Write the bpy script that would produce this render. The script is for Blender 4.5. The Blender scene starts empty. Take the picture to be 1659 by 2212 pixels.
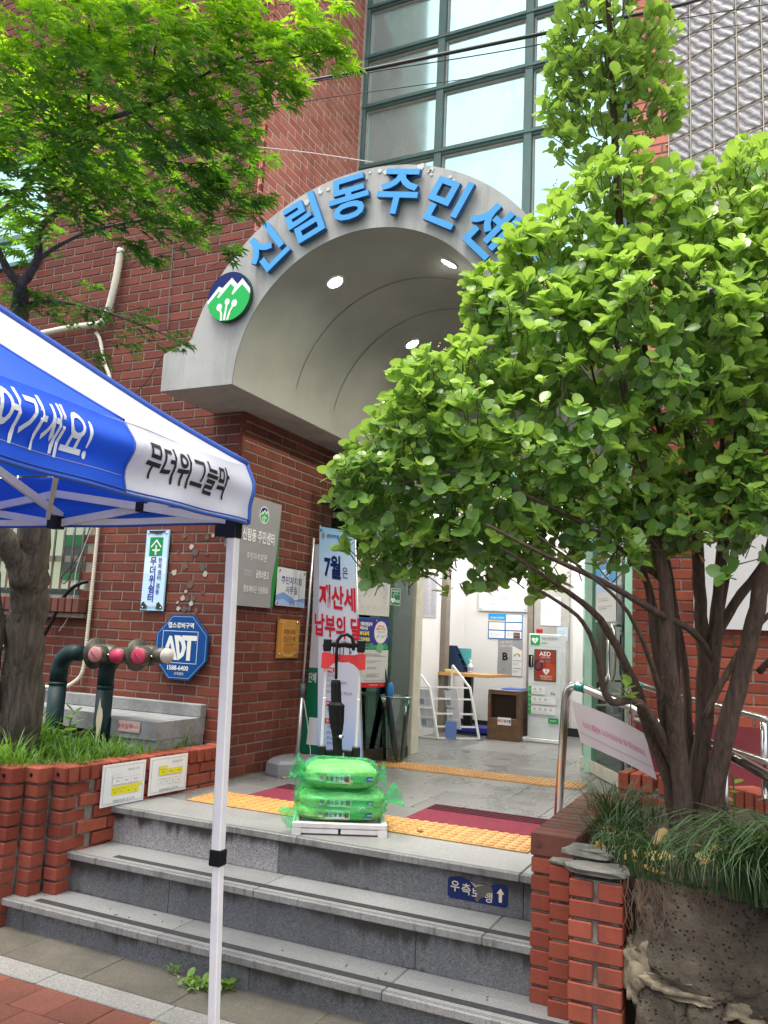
import bpy, math, random
import numpy as np
from mathutils import Matrix, Vector
R_ = random.Random(7)
NP = np.random.RandomState(5)
PI = math.pi
sc = bpy.context.scene
COL = sc.collection

# ---------------------------------------------------------------- camera, sky, sun, exposure
EYE = Vector((0.0, 0.0, 1.415))
CR = Vector((0.90631097, 0.42018603, 0.04521194))
CD = Vector((-0.02152063, 0.15273069, -0.9880335))
CF = Vector((-0.42206312, 0.89449262, 0.14746417))
cd = bpy.data.cameras.new('camera')
cd.sensor_fit = 'AUTO'; cd.sensor_width = 36.0; cd.lens = 29.05
cd.clip_start = 0.05; cd.clip_end = 400.0
cam = bpy.data.objects.new('camera', cd); COL.objects.link(cam)
cam.matrix_world = Matrix(((CR.x, -CD.x, -CF.x, EYE.x), (CR.y, -CD.y, -CF.y, EYE.y), (CR.z, -CD.z, -CF.z, EYE.z), (0, 0, 0, 1)))
sc.camera = cam

w = bpy.data.worlds.new('World'); sc.world = w; w.use_nodes = True
wn = w.node_tree; wn.nodes.clear()
wo = wn.nodes.new('ShaderNodeOutputWorld'); wb = wn.nodes.new('ShaderNodeBackground')
sk = wn.nodes.new('ShaderNodeTexSky'); sk.sky_type = 'NISHITA'; sk.sun_disc = False
sk.sun_elevation = math.radians(74); sk.sun_rotation = math.radians(200)
sk.air_density = 1.0; sk.dust_density = 6.0; sk.ozone_density = 0.6
mx = wn.nodes.new('ShaderNodeMix'); mx.data_type = 'RGBA'; mx.inputs[0].default_value = 0.72
mx.inputs[7].default_value = (9.0, 9.3, 9.6, 1)
wn.links.new(sk.outputs[0], mx.inputs[6])
tcw = wn.nodes.new('ShaderNodeTexCoord'); spw = wn.nodes.new('ShaderNodeSeparateXYZ'); wn.links.new(tcw.outputs['Generated'], spw.inputs[0])
mrw = wn.nodes.new('ShaderNodeMapRange'); mrw.inputs[1].default_value = 0.0; mrw.inputs[2].default_value = 1.0; mrw.inputs[3].default_value = .34; mrw.inputs[4].default_value = 1.45
wn.links.new(spw.outputs[2], mrw.inputs[0])     # overcast sky: brighter overhead than at the horizon
mlw = wn.nodes.new('ShaderNodeVectorMath'); mlw.operation = 'SCALE'; wn.links.new(mx.outputs[2], mlw.inputs[0]); wn.links.new(mrw.outputs[0], mlw.inputs[3])
wn.links.new(mlw.outputs[0], wb.inputs[0])
wb.inputs[1].default_value = 0.115
wn.links.new(wb.outputs[0], wo.inputs[0])

sl = bpy.data.lights.new('sun', 'SUN'); sl.energy = 1.5; sl.angle = math.radians(22); sl.color = (1, 0.97, 0.92)
so = bpy.data.objects.new('sun', sl); COL.objects.link(so)
_el, _az = math.radians(74), math.radians(200)
sd = Vector((math.sin(_az) * math.cos(_el), math.cos(_az) * math.cos(_el), math.sin(_el)))
so.rotation_euler = sd.to_track_quat('Z', 'Y').to_euler(); so.location = (0, -6, 12)

sc.view_settings.view_transform = 'Standard'; sc.view_settings.look = 'None'
sc.view_settings.exposure = 1.28; sc.view_settings.gamma = 1.0
sc.view_settings.use_curve_mapping = False
sc.cycles.max_bounces = 8; sc.cycles.transparent_max_bounces = 16
sc.cycles.sample_clamp_indirect = 6.0

def pix(p):
    v = Vector(p) - EYE
    z = v.dot(CF)
    if z < 0.05: return None
    return (829.5 + 1785 * v.dot(CR) / z, 1106 + 1785 * v.dot(CD) / z, z)
def inview(p, m=60):
    q = pix(p)
    return bool(q) and -m < q[0] < 1659 + m and -m < q[1] < 2212 + m

# ---------------------------------------------------------------- materials
MATS = {}
class NT:
    def __init__(s, name):
        s.m = bpy.data.materials.new(name); s.m.use_nodes = True
        s.t = s.m.node_tree; s.t.nodes.clear()
        s.out = s.n('ShaderNodeOutputMaterial'); s.b = s.n('ShaderNodeBsdfPrincipled')
        s.l(s.b.outputs[0], s.out.inputs[0])
    def n(s, k, **kw):
        x = s.t.nodes.new(k)
        for a, v in kw.items(): setattr(x, a, v)
        return x
    def l(s, a, b): s.t.links.new(a, b)
    def coord(s, kind='Object', scale=(1, 1, 1)):
        c = s.n('ShaderNodeTexCoord'); mp = s.n('ShaderNodeMapping'); mp.inputs['Scale'].default_value = scale
        s.l(c.outputs[kind], mp.inputs[0]); return mp.outputs[0]
    def world(s, scale=(1, 1, 1)):
        c = s.n('ShaderNodeNewGeometry'); mp = s.n('ShaderNodeMapping'); mp.inputs['Scale'].default_value = scale
        s.l(c.outputs['Position'], mp.inputs[0]); return mp.outputs[0]
    def noise(s, vec, sc_, det=4, rough=.55, dist=0):
        x = s.n('ShaderNodeTexNoise'); x.inputs['Scale'].default_value = sc_; x.inputs['Detail'].default_value = det
        x.inputs['Roughness'].default_value = rough; x.inputs['Distortion'].default_value = dist
        s.l(vec, x.inputs['Vector']); return x.outputs['Fac']
    def ramp(s, fac, stops):
        r = s.n('ShaderNodeValToRGB'); e = r.color_ramp.elements
        while len(e) < len(stops): e.new(.5)
        for i, (p, c) in enumerate(stops):
            e[i].position = p; e[i].color = tuple(c) + (1,) if len(c) == 3 else c
        s.l(fac, r.inputs[0]); return r.outputs[0]
    def rng(s, fac, a, b, c, d):
        r = s.n('ShaderNodeMapRange'); r.inputs[1].default_value = a; r.inputs[2].default_value = b
        r.inputs[3].default_value = c; r.inputs[4].default_value = d; s.l(fac, r.inputs[0]); return r.outputs[0]
    def mix(s, fac, a, b, mode='MIX'):
        x = s.n('ShaderNodeMix', data_type='RGBA', blend_type=mode)
        for v, i in ((fac, 0), (a, 6), (b, 7)):
            if isinstance(v, (int, float)): x.inputs[i].default_value = v
            elif isinstance(v, tuple): x.inputs[i].default_value = v + (1,) if len(v) == 3 else v
            else: s.l(v, x.inputs[i])
        return x.outputs[2]
    def math(s, op, a, b=0.0):
        x = s.n('ShaderNodeMath', operation=op)
        for v, i in ((a, 0), (b, 1)):
            if isinstance(v, (int, float)): x.inputs[i].default_value = v
            else: s.l(v, x.inputs[i])
        return x.outputs[0]
    def bump(s, h, strength=.3, dist=.01):
        x = s.n('ShaderNodeBump'); x.inputs['Strength'].default_value = strength; x.inputs['Distance'].default_value = dist
        s.l(h, x.inputs['Height']); s.l(x.outputs[0], s.b.inputs['Normal'])
    def col(s, c):
        if isinstance(c, tuple): s.b.inputs['Base Color'].default_value = c + (1,)
        else: s.l(c, s.b.inputs['Base Color'])
    def set(s, **k):
        for a, v in k.items():
            s.b.inputs[a.replace('_', ' ')].default_value = v
        return s

def plain(name, c, rough=.5, metal=0.0, var=.12, vs=9.0, bump=0.0, bs=60.0, spec=.5, dirt=0.0):
    if name in MATS: return MATS[name]
    t = NT(name); v = t.world()
    f = t.noise(v, vs, 5)
    lo = tuple(x * (1 - var) for x in c); hi = tuple(min(1, x * (1 + var)) for x in c)
    co = t.ramp(f, [(.3, lo), (.7, hi)])
    if dirt:
        g = t.noise(t.world((1, 1, .25)), 14, 6, .7)
        co = t.mix(t.rng(g, .5, .75, 0, dirt), co, (.05, .045, .035))
    t.col(co); t.set(Roughness=rough, Metallic=metal); t.b.inputs['Specular IOR Level'].default_value = spec
    rr = t.rng(t.noise(v, vs * 3, 3), .2, .8, max(0, rough - .08), min(1, rough + .08)); t.l(rr, t.b.inputs['Roughness'])
    if bump: t.bump(t.noise(v, bs, 4), bump, .004)
    MATS[name] = t.m; return t.m

def brickmat(name, c1, c2, c3, stain=.35, rough=.8):
    t = NT(name); g = t.n('ShaderNodeNewGeometry'); oi = t.n('ShaderNodeObjectInfo')
    r = t.math('FRACT', t.math('ADD', g.outputs['Random Per Island'], t.math('MULTIPLY', oi.outputs['Random'], 7.31)))
    base = t.ramp(r, [(0, c1), (.35, c2), (.72, c3), (1, tuple(x * .72 for x in c1))])
    v = t.world()
    f = t.noise(v, 55, 6, .7); base = t.mix(t.rng(f, .35, .75, 0, .35), base, tuple(x * .55 for x in c2))
    s = t.noise(v, 2.3, 5, .65); base = t.mix(t.rng(s, .5, .78, 0, stain), base, (.055, .035, .028))
    q_ = t.noise(t.world((5, 5, .55)), 1.3, 6, .75); base = t.mix(t.rng(q_, .5, .72, 0, .45), base, (.05, .03, .024)); p = t.noise(t.world((1, 1, .6)), 16, 6, .75); base = t.mix(t.rng(p, .66, .8, 0, .35), base, (.42, .33, .27))
    t.col(base); t.set(Roughness=rough); t.b.inputs['Specular IOR Level'].default_value = .3
    t.bump(t.noise(v, 130, 5, .7), .35, .003)
    return t.m

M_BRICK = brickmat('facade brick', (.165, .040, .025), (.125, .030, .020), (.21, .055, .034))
M_BRICKU = brickmat('overlit upper brick', (.62, .20, .14), (.55, .165, .115), (.68, .25, .18), .2)  # wall brick made paler: strong light on the upper wall put into its colour
M_BRICKP = brickmat('planter brick', (.31, .066, .036), (.25, .052, .030), (.36, .088, .050), .3, .75)
M_CAP = brickmat('cap brick', (.15, .055, .04), (.12, .045, .033), (.19, .065, .045), .5)
def mortar(name, c, dark, amt):
    t = NT(name); v = t.world(); f = t.noise(v, 40, 6, .7); b = t.ramp(f, [(.3, tuple(x * .7 for x in c)), (.7, c)])
    s = t.noise(v, 6, 5, .7); b = t.mix(t.rng(s, .42, .62, 0, amt), b, dark); t.col(b); t.set(Roughness=.95)
    t.bump(t.noise(v, 60, 7, .75), .8, .006); return t.m
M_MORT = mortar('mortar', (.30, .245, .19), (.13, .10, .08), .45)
M_MORTU = mortar('overlit upper mortar', (.78, .62, .52), (.30, .2, .16), .4)  # mortar lightened likewise, upper wall brightness painted in
M_MORTP = mortar('planter mortar', (.30, .28, .24), (.035, .032, .026), .9)

def granite(name, c, sp=.5, stain=.5, rough=.55, streak=True):
    t = NT(name); v = t.world(); oi = t.n('ShaderNodeObjectInfo')
    a = t.n('ShaderNodeTexVoronoi'); a.inputs['Scale'].default_value = 260; t.l(v, a.inputs['Vector'])
    g = t.n('ShaderNodeSeparateColor'); t.l(a.outputs['Color'], g.inputs[0])
    co = t.ramp(g.outputs[0], [(0, tuple(x * .45 for x in c)), (.3, tuple(x * .85 for x in c)), (.65, c), (1, tuple(min(1, x * 1.55) for x in c))])
    co = t.mix(1 - sp, co, c)
    big = t.noise(v, 3.0, 6, .65); co = t.mix(t.rng(big, .45, .75, 0, stain), co, tuple(x * .48 for x in c))
    if streak:
        st = t.noise(t.world((26, 26, 3)), 1.0, 5, .7); co = t.mix(t.rng(st, .52, .72, 0, stain * .8), co, (.05, .045, .04))
    k = t.rng(oi.outputs['Random'], 0, 1, .86, 1.12); hs = t.n('ShaderNodeHueSaturation'); t.l(co, hs.inputs['Color']); t.l(k, hs.inputs['Value'])
    t.col(hs.outputs[0]); rr = t.rng(big, .3, .7, rough + .12, rough - .15); t.l(rr, t.b.inputs['Roughness'])
    t.bump(t.noise(v, 200, 3), .12, .002); return t.m
M_TREAD = granite('granite tread', (.27, .27, .26), .45, .35, .5, False)
M_RISER = granite('granite riser', (.145, .147, .15), .9, .5, .6)
M_NOSE = granite('granite nosing', (.27, .26, .245), .5, .75, .6)
M_FLOOR = granite('granite floor', (.16, .16, .153), .35, .14, .34, False)
M_PAVG = granite('worn paver', (.155, .138, .105), .5, 1.0, .85, False)
M_PAVL = granite('light kerb paver', (.34, .325, .29), .6, .5, .8, False)
M_PAVR = granite('red paver', (.25, .085, .052), .45, .6, .8, False)
M_PAVY = granite('tan paver', (.42, .27, .13), .45, .35, .8, False)

def riserstain(m):
    t = m.node_tree; b = [n for n in t.nodes if n.type == 'BSDF_PRINCIPLED'][0]; src = b.inputs['Base Color'].links[0].from_socket
    N = t.nodes.new; L = t.links.new
    tc = N('ShaderNodeTexCoord'); sp = N('ShaderNodeSeparateXYZ'); L(tc.outputs['Generated'], sp.inputs[0])
    g = N('ShaderNodeNewGeometry'); mp = N('ShaderNodeMapping'); mp.inputs['Scale'].default_value = (7, 7, .8); L(g.outputs['Position'], mp.inputs[0])
    n = N('ShaderNodeTexNoise'); n.inputs['Scale'].default_value = 1.6; n.inputs['Detail'].default_value = 7; n.inputs['Roughness'].default_value = .72; L(mp.outputs[0], n.inputs['Vector'])
    def mr(x, a, b_, c, d):
        r = N('ShaderNodeMapRange'); r.inputs[1].default_value = a; r.inputs[2].default_value = b_; r.inputs[3].default_value = c; r.inputs[4].default_value = d; L(x, r.inputs[0]); return r.outputs[0]
    def mm(op, x, y):
        q = N('ShaderNodeMath'); q.operation = op
        for v, i in ((x, 0), (y, 1)):
            if isinstance(v, float): q.inputs[i].default_value = v
            else: L(v, q.inputs[i])
        return q.outputs[0]
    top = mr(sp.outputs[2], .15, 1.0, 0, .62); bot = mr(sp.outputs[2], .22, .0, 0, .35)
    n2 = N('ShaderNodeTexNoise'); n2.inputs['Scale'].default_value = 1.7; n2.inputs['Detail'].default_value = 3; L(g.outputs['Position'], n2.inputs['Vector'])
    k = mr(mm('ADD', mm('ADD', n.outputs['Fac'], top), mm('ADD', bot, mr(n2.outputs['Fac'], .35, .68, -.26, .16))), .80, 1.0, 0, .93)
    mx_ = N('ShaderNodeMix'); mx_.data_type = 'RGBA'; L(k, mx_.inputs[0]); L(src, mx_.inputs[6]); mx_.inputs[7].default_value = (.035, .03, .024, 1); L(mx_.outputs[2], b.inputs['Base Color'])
riserstain(M_RISER)
M_NOSE = granite('granite nosing', (.27, .26, .245), .5, 1.0, .6)
def canopy_mat():
    t = NT('canopy paint'); v = t.world(); f = t.noise(v, 3.5, 6, .6)
    b = t.ramp(f, [(.3, (.35, .35, .325)), (.7, (.43, .425, .40))])
    s = t.noise(t.world((9, 9, .9)), 1.0, 6, .75); b = t.mix(t.rng(s, .47, .74, 0, .6), b, (.15, .14, .12))
    p = t.noise(v, 30, 5, .7); b = t.mix(t.rng(p, .68, .78, 0, .4), b, (.22, .21, .19))
    t.col(b); t.set(Roughness=.5); t.bump(t.noise(v, 11, 4), .25, .01); return t.m
M_CANOPY = canopy_mat()
def barrel_mat():
    t = NT('barrel paint'); v = t.world(); f = t.noise(v, 4, 5)
    t.col(t.ramp(f, [(.3, (.29, .29, .26)), (.7, (.34, .338, .305))])); t.set(Roughness=.3); t.bump(t.noise(v, 5, 3), .12, .01); return t.m
M_BARREL = barrel_mat()

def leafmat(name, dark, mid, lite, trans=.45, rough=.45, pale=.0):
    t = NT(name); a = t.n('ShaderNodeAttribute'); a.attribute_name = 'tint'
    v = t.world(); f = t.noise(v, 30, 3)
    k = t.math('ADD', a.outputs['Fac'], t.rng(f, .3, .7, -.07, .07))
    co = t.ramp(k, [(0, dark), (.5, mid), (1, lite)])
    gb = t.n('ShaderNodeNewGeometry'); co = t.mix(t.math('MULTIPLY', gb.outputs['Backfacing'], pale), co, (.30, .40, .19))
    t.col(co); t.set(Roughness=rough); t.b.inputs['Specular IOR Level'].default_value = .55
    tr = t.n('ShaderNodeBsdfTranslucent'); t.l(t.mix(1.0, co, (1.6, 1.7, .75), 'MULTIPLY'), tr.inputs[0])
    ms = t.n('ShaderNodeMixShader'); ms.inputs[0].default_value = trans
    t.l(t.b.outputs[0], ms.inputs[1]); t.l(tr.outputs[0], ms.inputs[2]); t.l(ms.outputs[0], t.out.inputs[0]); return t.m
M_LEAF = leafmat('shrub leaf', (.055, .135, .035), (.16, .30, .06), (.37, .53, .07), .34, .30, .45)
M_MAPLE = leafmat('maple leaf', (.04, .115, .022), (.14, .29, .028), (.43, .60, .04), .52, .5)
M_GRASSD = leafmat('dark blades', (.018, .045, .012), (.035, .080, .020), (.10, .15, .03), .2, .55)
M_GRASSL = leafmat('green blades', (.045, .11, .02), (.11, .24, .035), (.26, .42, .06), .35, .45)
M_DRY = leafmat('dry leaf', (.30, .14, .05), (.48, .28, .10), (.60, .42, .16), .3, .6)
def bark(name, a_, b_, sc_=1.0):
    t = NT(name); v = t.world((14 * sc_, 14 * sc_, 2.2 * sc_)); f = t.noise(v, 2.6, 7, .7, .6)
    co = t.ramp(f, [(.3, a_), (.62, b_), (.8, tuple(x * 1.5 for x in b_))])
    t.col(co); t.set(Roughness=.9); t.bump(f, .9, .02); return t.m
M_BARK = bark('shrub bark', (.045, .026, .018), (.14, .09, .065), 1.6)
M_BARK2 = bark('maple bark', (.028, .022, .017), (.15, .12, .09), 1.1)
M_TWIG = plain('young twig', (.10, .12, .035), .7)
M_BERRY = plain('flower bud', (.42, .44, .14), .6)
def basalt():
    t = NT('basalt'); v = t.world(); f = t.noise(v, 5, 6, .6); co = t.ramp(f, [(.25, (.05, .038, .026)), (.5, (.13, .103, .072)), (.72, (.24, .19, .135))])
    vo = t.n('ShaderNodeTexVoronoi'); vo.inputs['Scale'].default_value = 62; vo.inputs['Randomness'].default_value = 1
    t.l(v, vo.inputs['Vector']); pit = t.rng(vo.outputs['Distance'], .12, .34, 0, 1)
    msk = t.rng(t.noise(v, 24, 3), .42, .55, 0, 1)
    pm = t.math('MAXIMUM', pit, t.math('SUBTRACT', 1.0, msk))
    co = t.mix(pm, (.012, .010, .008), co); t.col(co); t.set(Roughness=.95)
    h = t.math('ADD', t.math('MULTIPLY', pm, .7), t.math('ADD', t.math('MULTIPLY', t.noise(v, 38, 8, .8), 1.0), t.noise(v, 14, 5, .7))); t.bump(h, 1.0, .02); return t.m
M_BASALT = basalt()
M_CEMENT = mortar('pale cement', (.30, .245, .165), (.07, .054, .036), 1.0)
M_SOIL = mortar('soil', (.055, .04, .026), (.02, .016, .012), .6)
M_CONC = mortar('grey painted concrete', (.31, .32, .32), (.12, .12, .115), .5)

M_TEAL = plain('teal window frame', (.085, .17, .155), .45, 0, .15, 5)
def glassmat(name, tint, refl, base, rough=.04, bumps=.02):
    t = NT(name); v = t.world(); f = t.noise(v, 1.4, 5, .6)
    t.col(t.ramp(f, [(.3, tuple(x * .85 for x in base)), (.7, base)])); t.set(Roughness=.6)
    g = t.n('ShaderNodeBsdfGlossy'); g.inputs['Color'].default_value = tint + (1,); g.inputs['Roughness'].default_value = rough
    bp = t.n('ShaderNodeBump'); bp.inputs['Strength'].default_value = bumps; bp.inputs['Distance'].default_value = .05
    t.l(t.noise(v, 2.2, 2), bp.inputs['Height']); t.l(bp.outputs[0], g.inputs['Normal'])
    ms = t.n('ShaderNodeMixShader'); ms.inputs[0].default_value = refl
    st = t.noise(t.world((5, 5, 2)), 1.5, 6, .75); t.l(t.rng(st, .5, .8, refl, refl * .6), ms.inputs[0])
    t.l(t.b.outputs[0], ms.inputs[1]); t.l(g.outputs[0], ms.inputs[2]); t.l(ms.outputs[0], t.out.inputs[0]); return t.m
M_CURT = glassmat('reflective cyan glass', (.55, .82, .81), .60, (.46, .66, .645), .09)
M_WINB = glassmat('pale lit window glass', (.8, .9, .85), .15, (.55, .62, .42), .2)
def clearglass(name, tint, fac=.12):
    t = NT(name); tr = t.n('ShaderNodeBsdfTransparent'); tr.inputs[0].default_value = tint + (1,)
    g = t.n('ShaderNodeBsdfGlossy'); g.inputs['Roughness'].default_value = .02; g.inputs['Color'].default_value = (.8, .95, .88, 1)
    fr = t.n('ShaderNodeFresnel'); fr.inputs[0].default_value = 1.5
    ms = t.n('ShaderNodeMixShader'); t.l(t.rng(fr.outputs[0], 0, 1, fac, 1), ms.inputs[0]); t.l(tr.outputs[0], ms.inputs[1]); t.l(g.outputs[0], ms.inputs[2])
    t.l(ms.outputs[0], t.out.inputs[0]); return t.m
M_DOORG = clearglass('green door glass', (.62, .84, .74))
M_CLEAR = clearglass('clear acrylic', (.93, .96, .95), .05)
def blockglass():
    t = NT('glass block'); v = t.coord('Object'); 
    wv = t.n('ShaderNodeTexWave', wave_type='BANDS', bands_direction='DIAGONAL'); wv.inputs['Scale'].default_value = 9; wv.inputs['Distortion'].default_value = 3.0
    t.l(v, wv.inputs['Vector']); b = t.ramp(wv.outputs['Fac'], [(.25, (.19, .18, .185)), (.75, (.36, .34, .35))])
    t.col(b); t.set(Roughness=.2); t.b.inputs['Specular IOR Level'].default_value = .8
    h = t.noise(t.coord('Object', (30, 30, 30)), 1.3, 2); t.bump(t.math('ADD', wv.outputs['Fac'], h), .45, .012); return t.m
M_GBLOCK = blockglass()
M_GJOINT = plain('glass block joint', (.60, .53, .42), .8)

def emis(name, c, s):
    t = NT(name); t.b.inputs['Emission Color'].default_value = c + (1,); t.b.inputs['Emission Strength'].default_value = s; t.col(c); return t.m
M_LAMP = emis('lit lamp lens', (1, .95, .82), 22)
M_TUBE = emis('lit ceiling panel', (1, .98, .94), 7)
M_WHITE = plain('white plastic', (.74, .74, .73), .4, 0, .05, 6)
M_BLACK = plain('black plastic', (.007, .007, .008), .4, 0, .2, spec=.3)
M_STEEL = plain('stainless steel', (.62, .61, .59), .18, 1.0, .05)
M_ALU = plain('aluminium', (.66, .66, .65), .35, .9, .06)
M_RED = plain('red plastic', (.62, .03, .035), .35, 0, .08)
def fabric(name, c, rough=.55, wr=.35, s=8):
    t = NT(name); v = t.world(); f = t.noise(v, s, 4); t.col(t.ramp(f, [(.3, tuple(x * .93 for x in c)), (.7, c)])); t.set(Roughness=rough)
    t.b.inputs['Sheen Weight'].default_value = .15
    t.bump(t.math('ADD', t.noise(v, 9, 4, .6), t.math('MULTIPLY', t.noise(v, 260, 2), .15)), wr, .012)
    tr = t.n('ShaderNodeBsdfTranslucent'); tr.inputs[0].default_value = c + (1,)
    ms = t.n('ShaderNodeMixShader'); ms.inputs[0].default_value = .3
    t.l(t.b.outputs[0], ms.inputs[1]); t.l(tr.outputs[0], ms.inputs[2]); t.l(ms.outputs[0], t.out.inputs[0]); return t.m
M_TBLUE = fabric('tent blue cloth', (.003, .105, .80), .42, .3)
M_TWHITE = fabric('tent white cloth', (.82, .80, .86), .5, .4)
M_PIPE = fabric('tent piping', (.05, .14, .55), .5, .2)
M_MAROON = plain('maroon mat', (.17, .012, .032), .95, 0, .25, 40, .6, 500)
M_MAROOND = plain('maroon mat ribs', (.035, .008, .012), .95)
def tact():
    t = NT('yellow tactile tile'); v = t.world(); f = t.noise(v, 7, 6, .7)
    co = t.ramp(f, [(.3, (.38, .19, .05)), (.6, (.50, .27, .08)), (.8, (.47, .28, .11))]); co = t.mix(t.rng(t.noise(v, 30, 5, .7), .6, .8, 0, .5), co, (.22, .13, .06)); t.col(co); t.set(Roughness=.6); return t.m
M_TACT = tact()
M_PGREEN = plain('dark green pipe paint', (.006, .026, .030), .55, 0, .35, 12, .3, 80, .3, .35)
M_BRASS = plain('weathered brass', (.10, .095, .075), .5, .6, .3, 30, .3, 120, .5, .3)
M_WPAINT = plain('interior wall paint', (.66, .65, .64), .7, 0, .04, 3)
M_CREAM = plain('cream frame', (.55, .52, .42), .5)
M_MINT = plain('mint frame', (.45, .70, .57), .35)
M_WOOD = plain('walnut veneer', (.12, .062, .03), .45, 0, .3, 18)
M_OAK = plain('oak tabletop', (.50, .27, .09), .4, 0, .15, 10)
M_MAROONW = plain('maroon painted plinth', (.16, .018, .026), .75, 0, .2, 5, .2)
M_GREYB = plain('grey moulded plastic', (.20, .20, .215), .55)
M_CONDUIT = plain('ivory flexible conduit', (.60, .57, .45), .6, 0, .1, 20, 0, 60, .5, .15)
def film():
    t = NT('green plastic film'); v = t.world()
    tr = t.n('ShaderNodeBsdfTransparent'); tr.inputs[0].default_value = (.66, .98, .74, 1)
    t.col((.16, .72, .32)); t.set(Roughness=.12); t.b.inputs['Specular IOR Level'].default_value = .8
    t.bump(t.noise(v, 24, 6, .65, .8), .9, .02)
    ms = t.n('ShaderNodeMixShader'); t.l(t.rng(t.noise(t.world((14, 40, 14)), 1, 4, .6, 1.0), .35, .8, .10, .60), ms.inputs[0])
    t.l(tr.outputs[0], ms.inputs[1]); t.l(t.b.outputs[0], ms.inputs[2]); t.l(ms.outputs[0], t.out.inputs[0]); return t.m
M_FILM = film()
M_SACK = plain('lime rice sack', (.50, .68, .24), .35, 0, .18, 12)
PAL = {}
def P(c, rough=.45):
    k = tuple(c)
    if k not in PAL: PAL[k] = plain('print %02d' % len(PAL), k, rough, 0, .03, spec=.18)
    return PAL[k]
WHITE = (.80, .80, .80); INK = (.02, .02, .025); NAVY = (.007, .016, .12); REDC = (.62, .02, .03); GRN = (.012, .25, .08); LBL = (.36, .62, .82)
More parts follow.
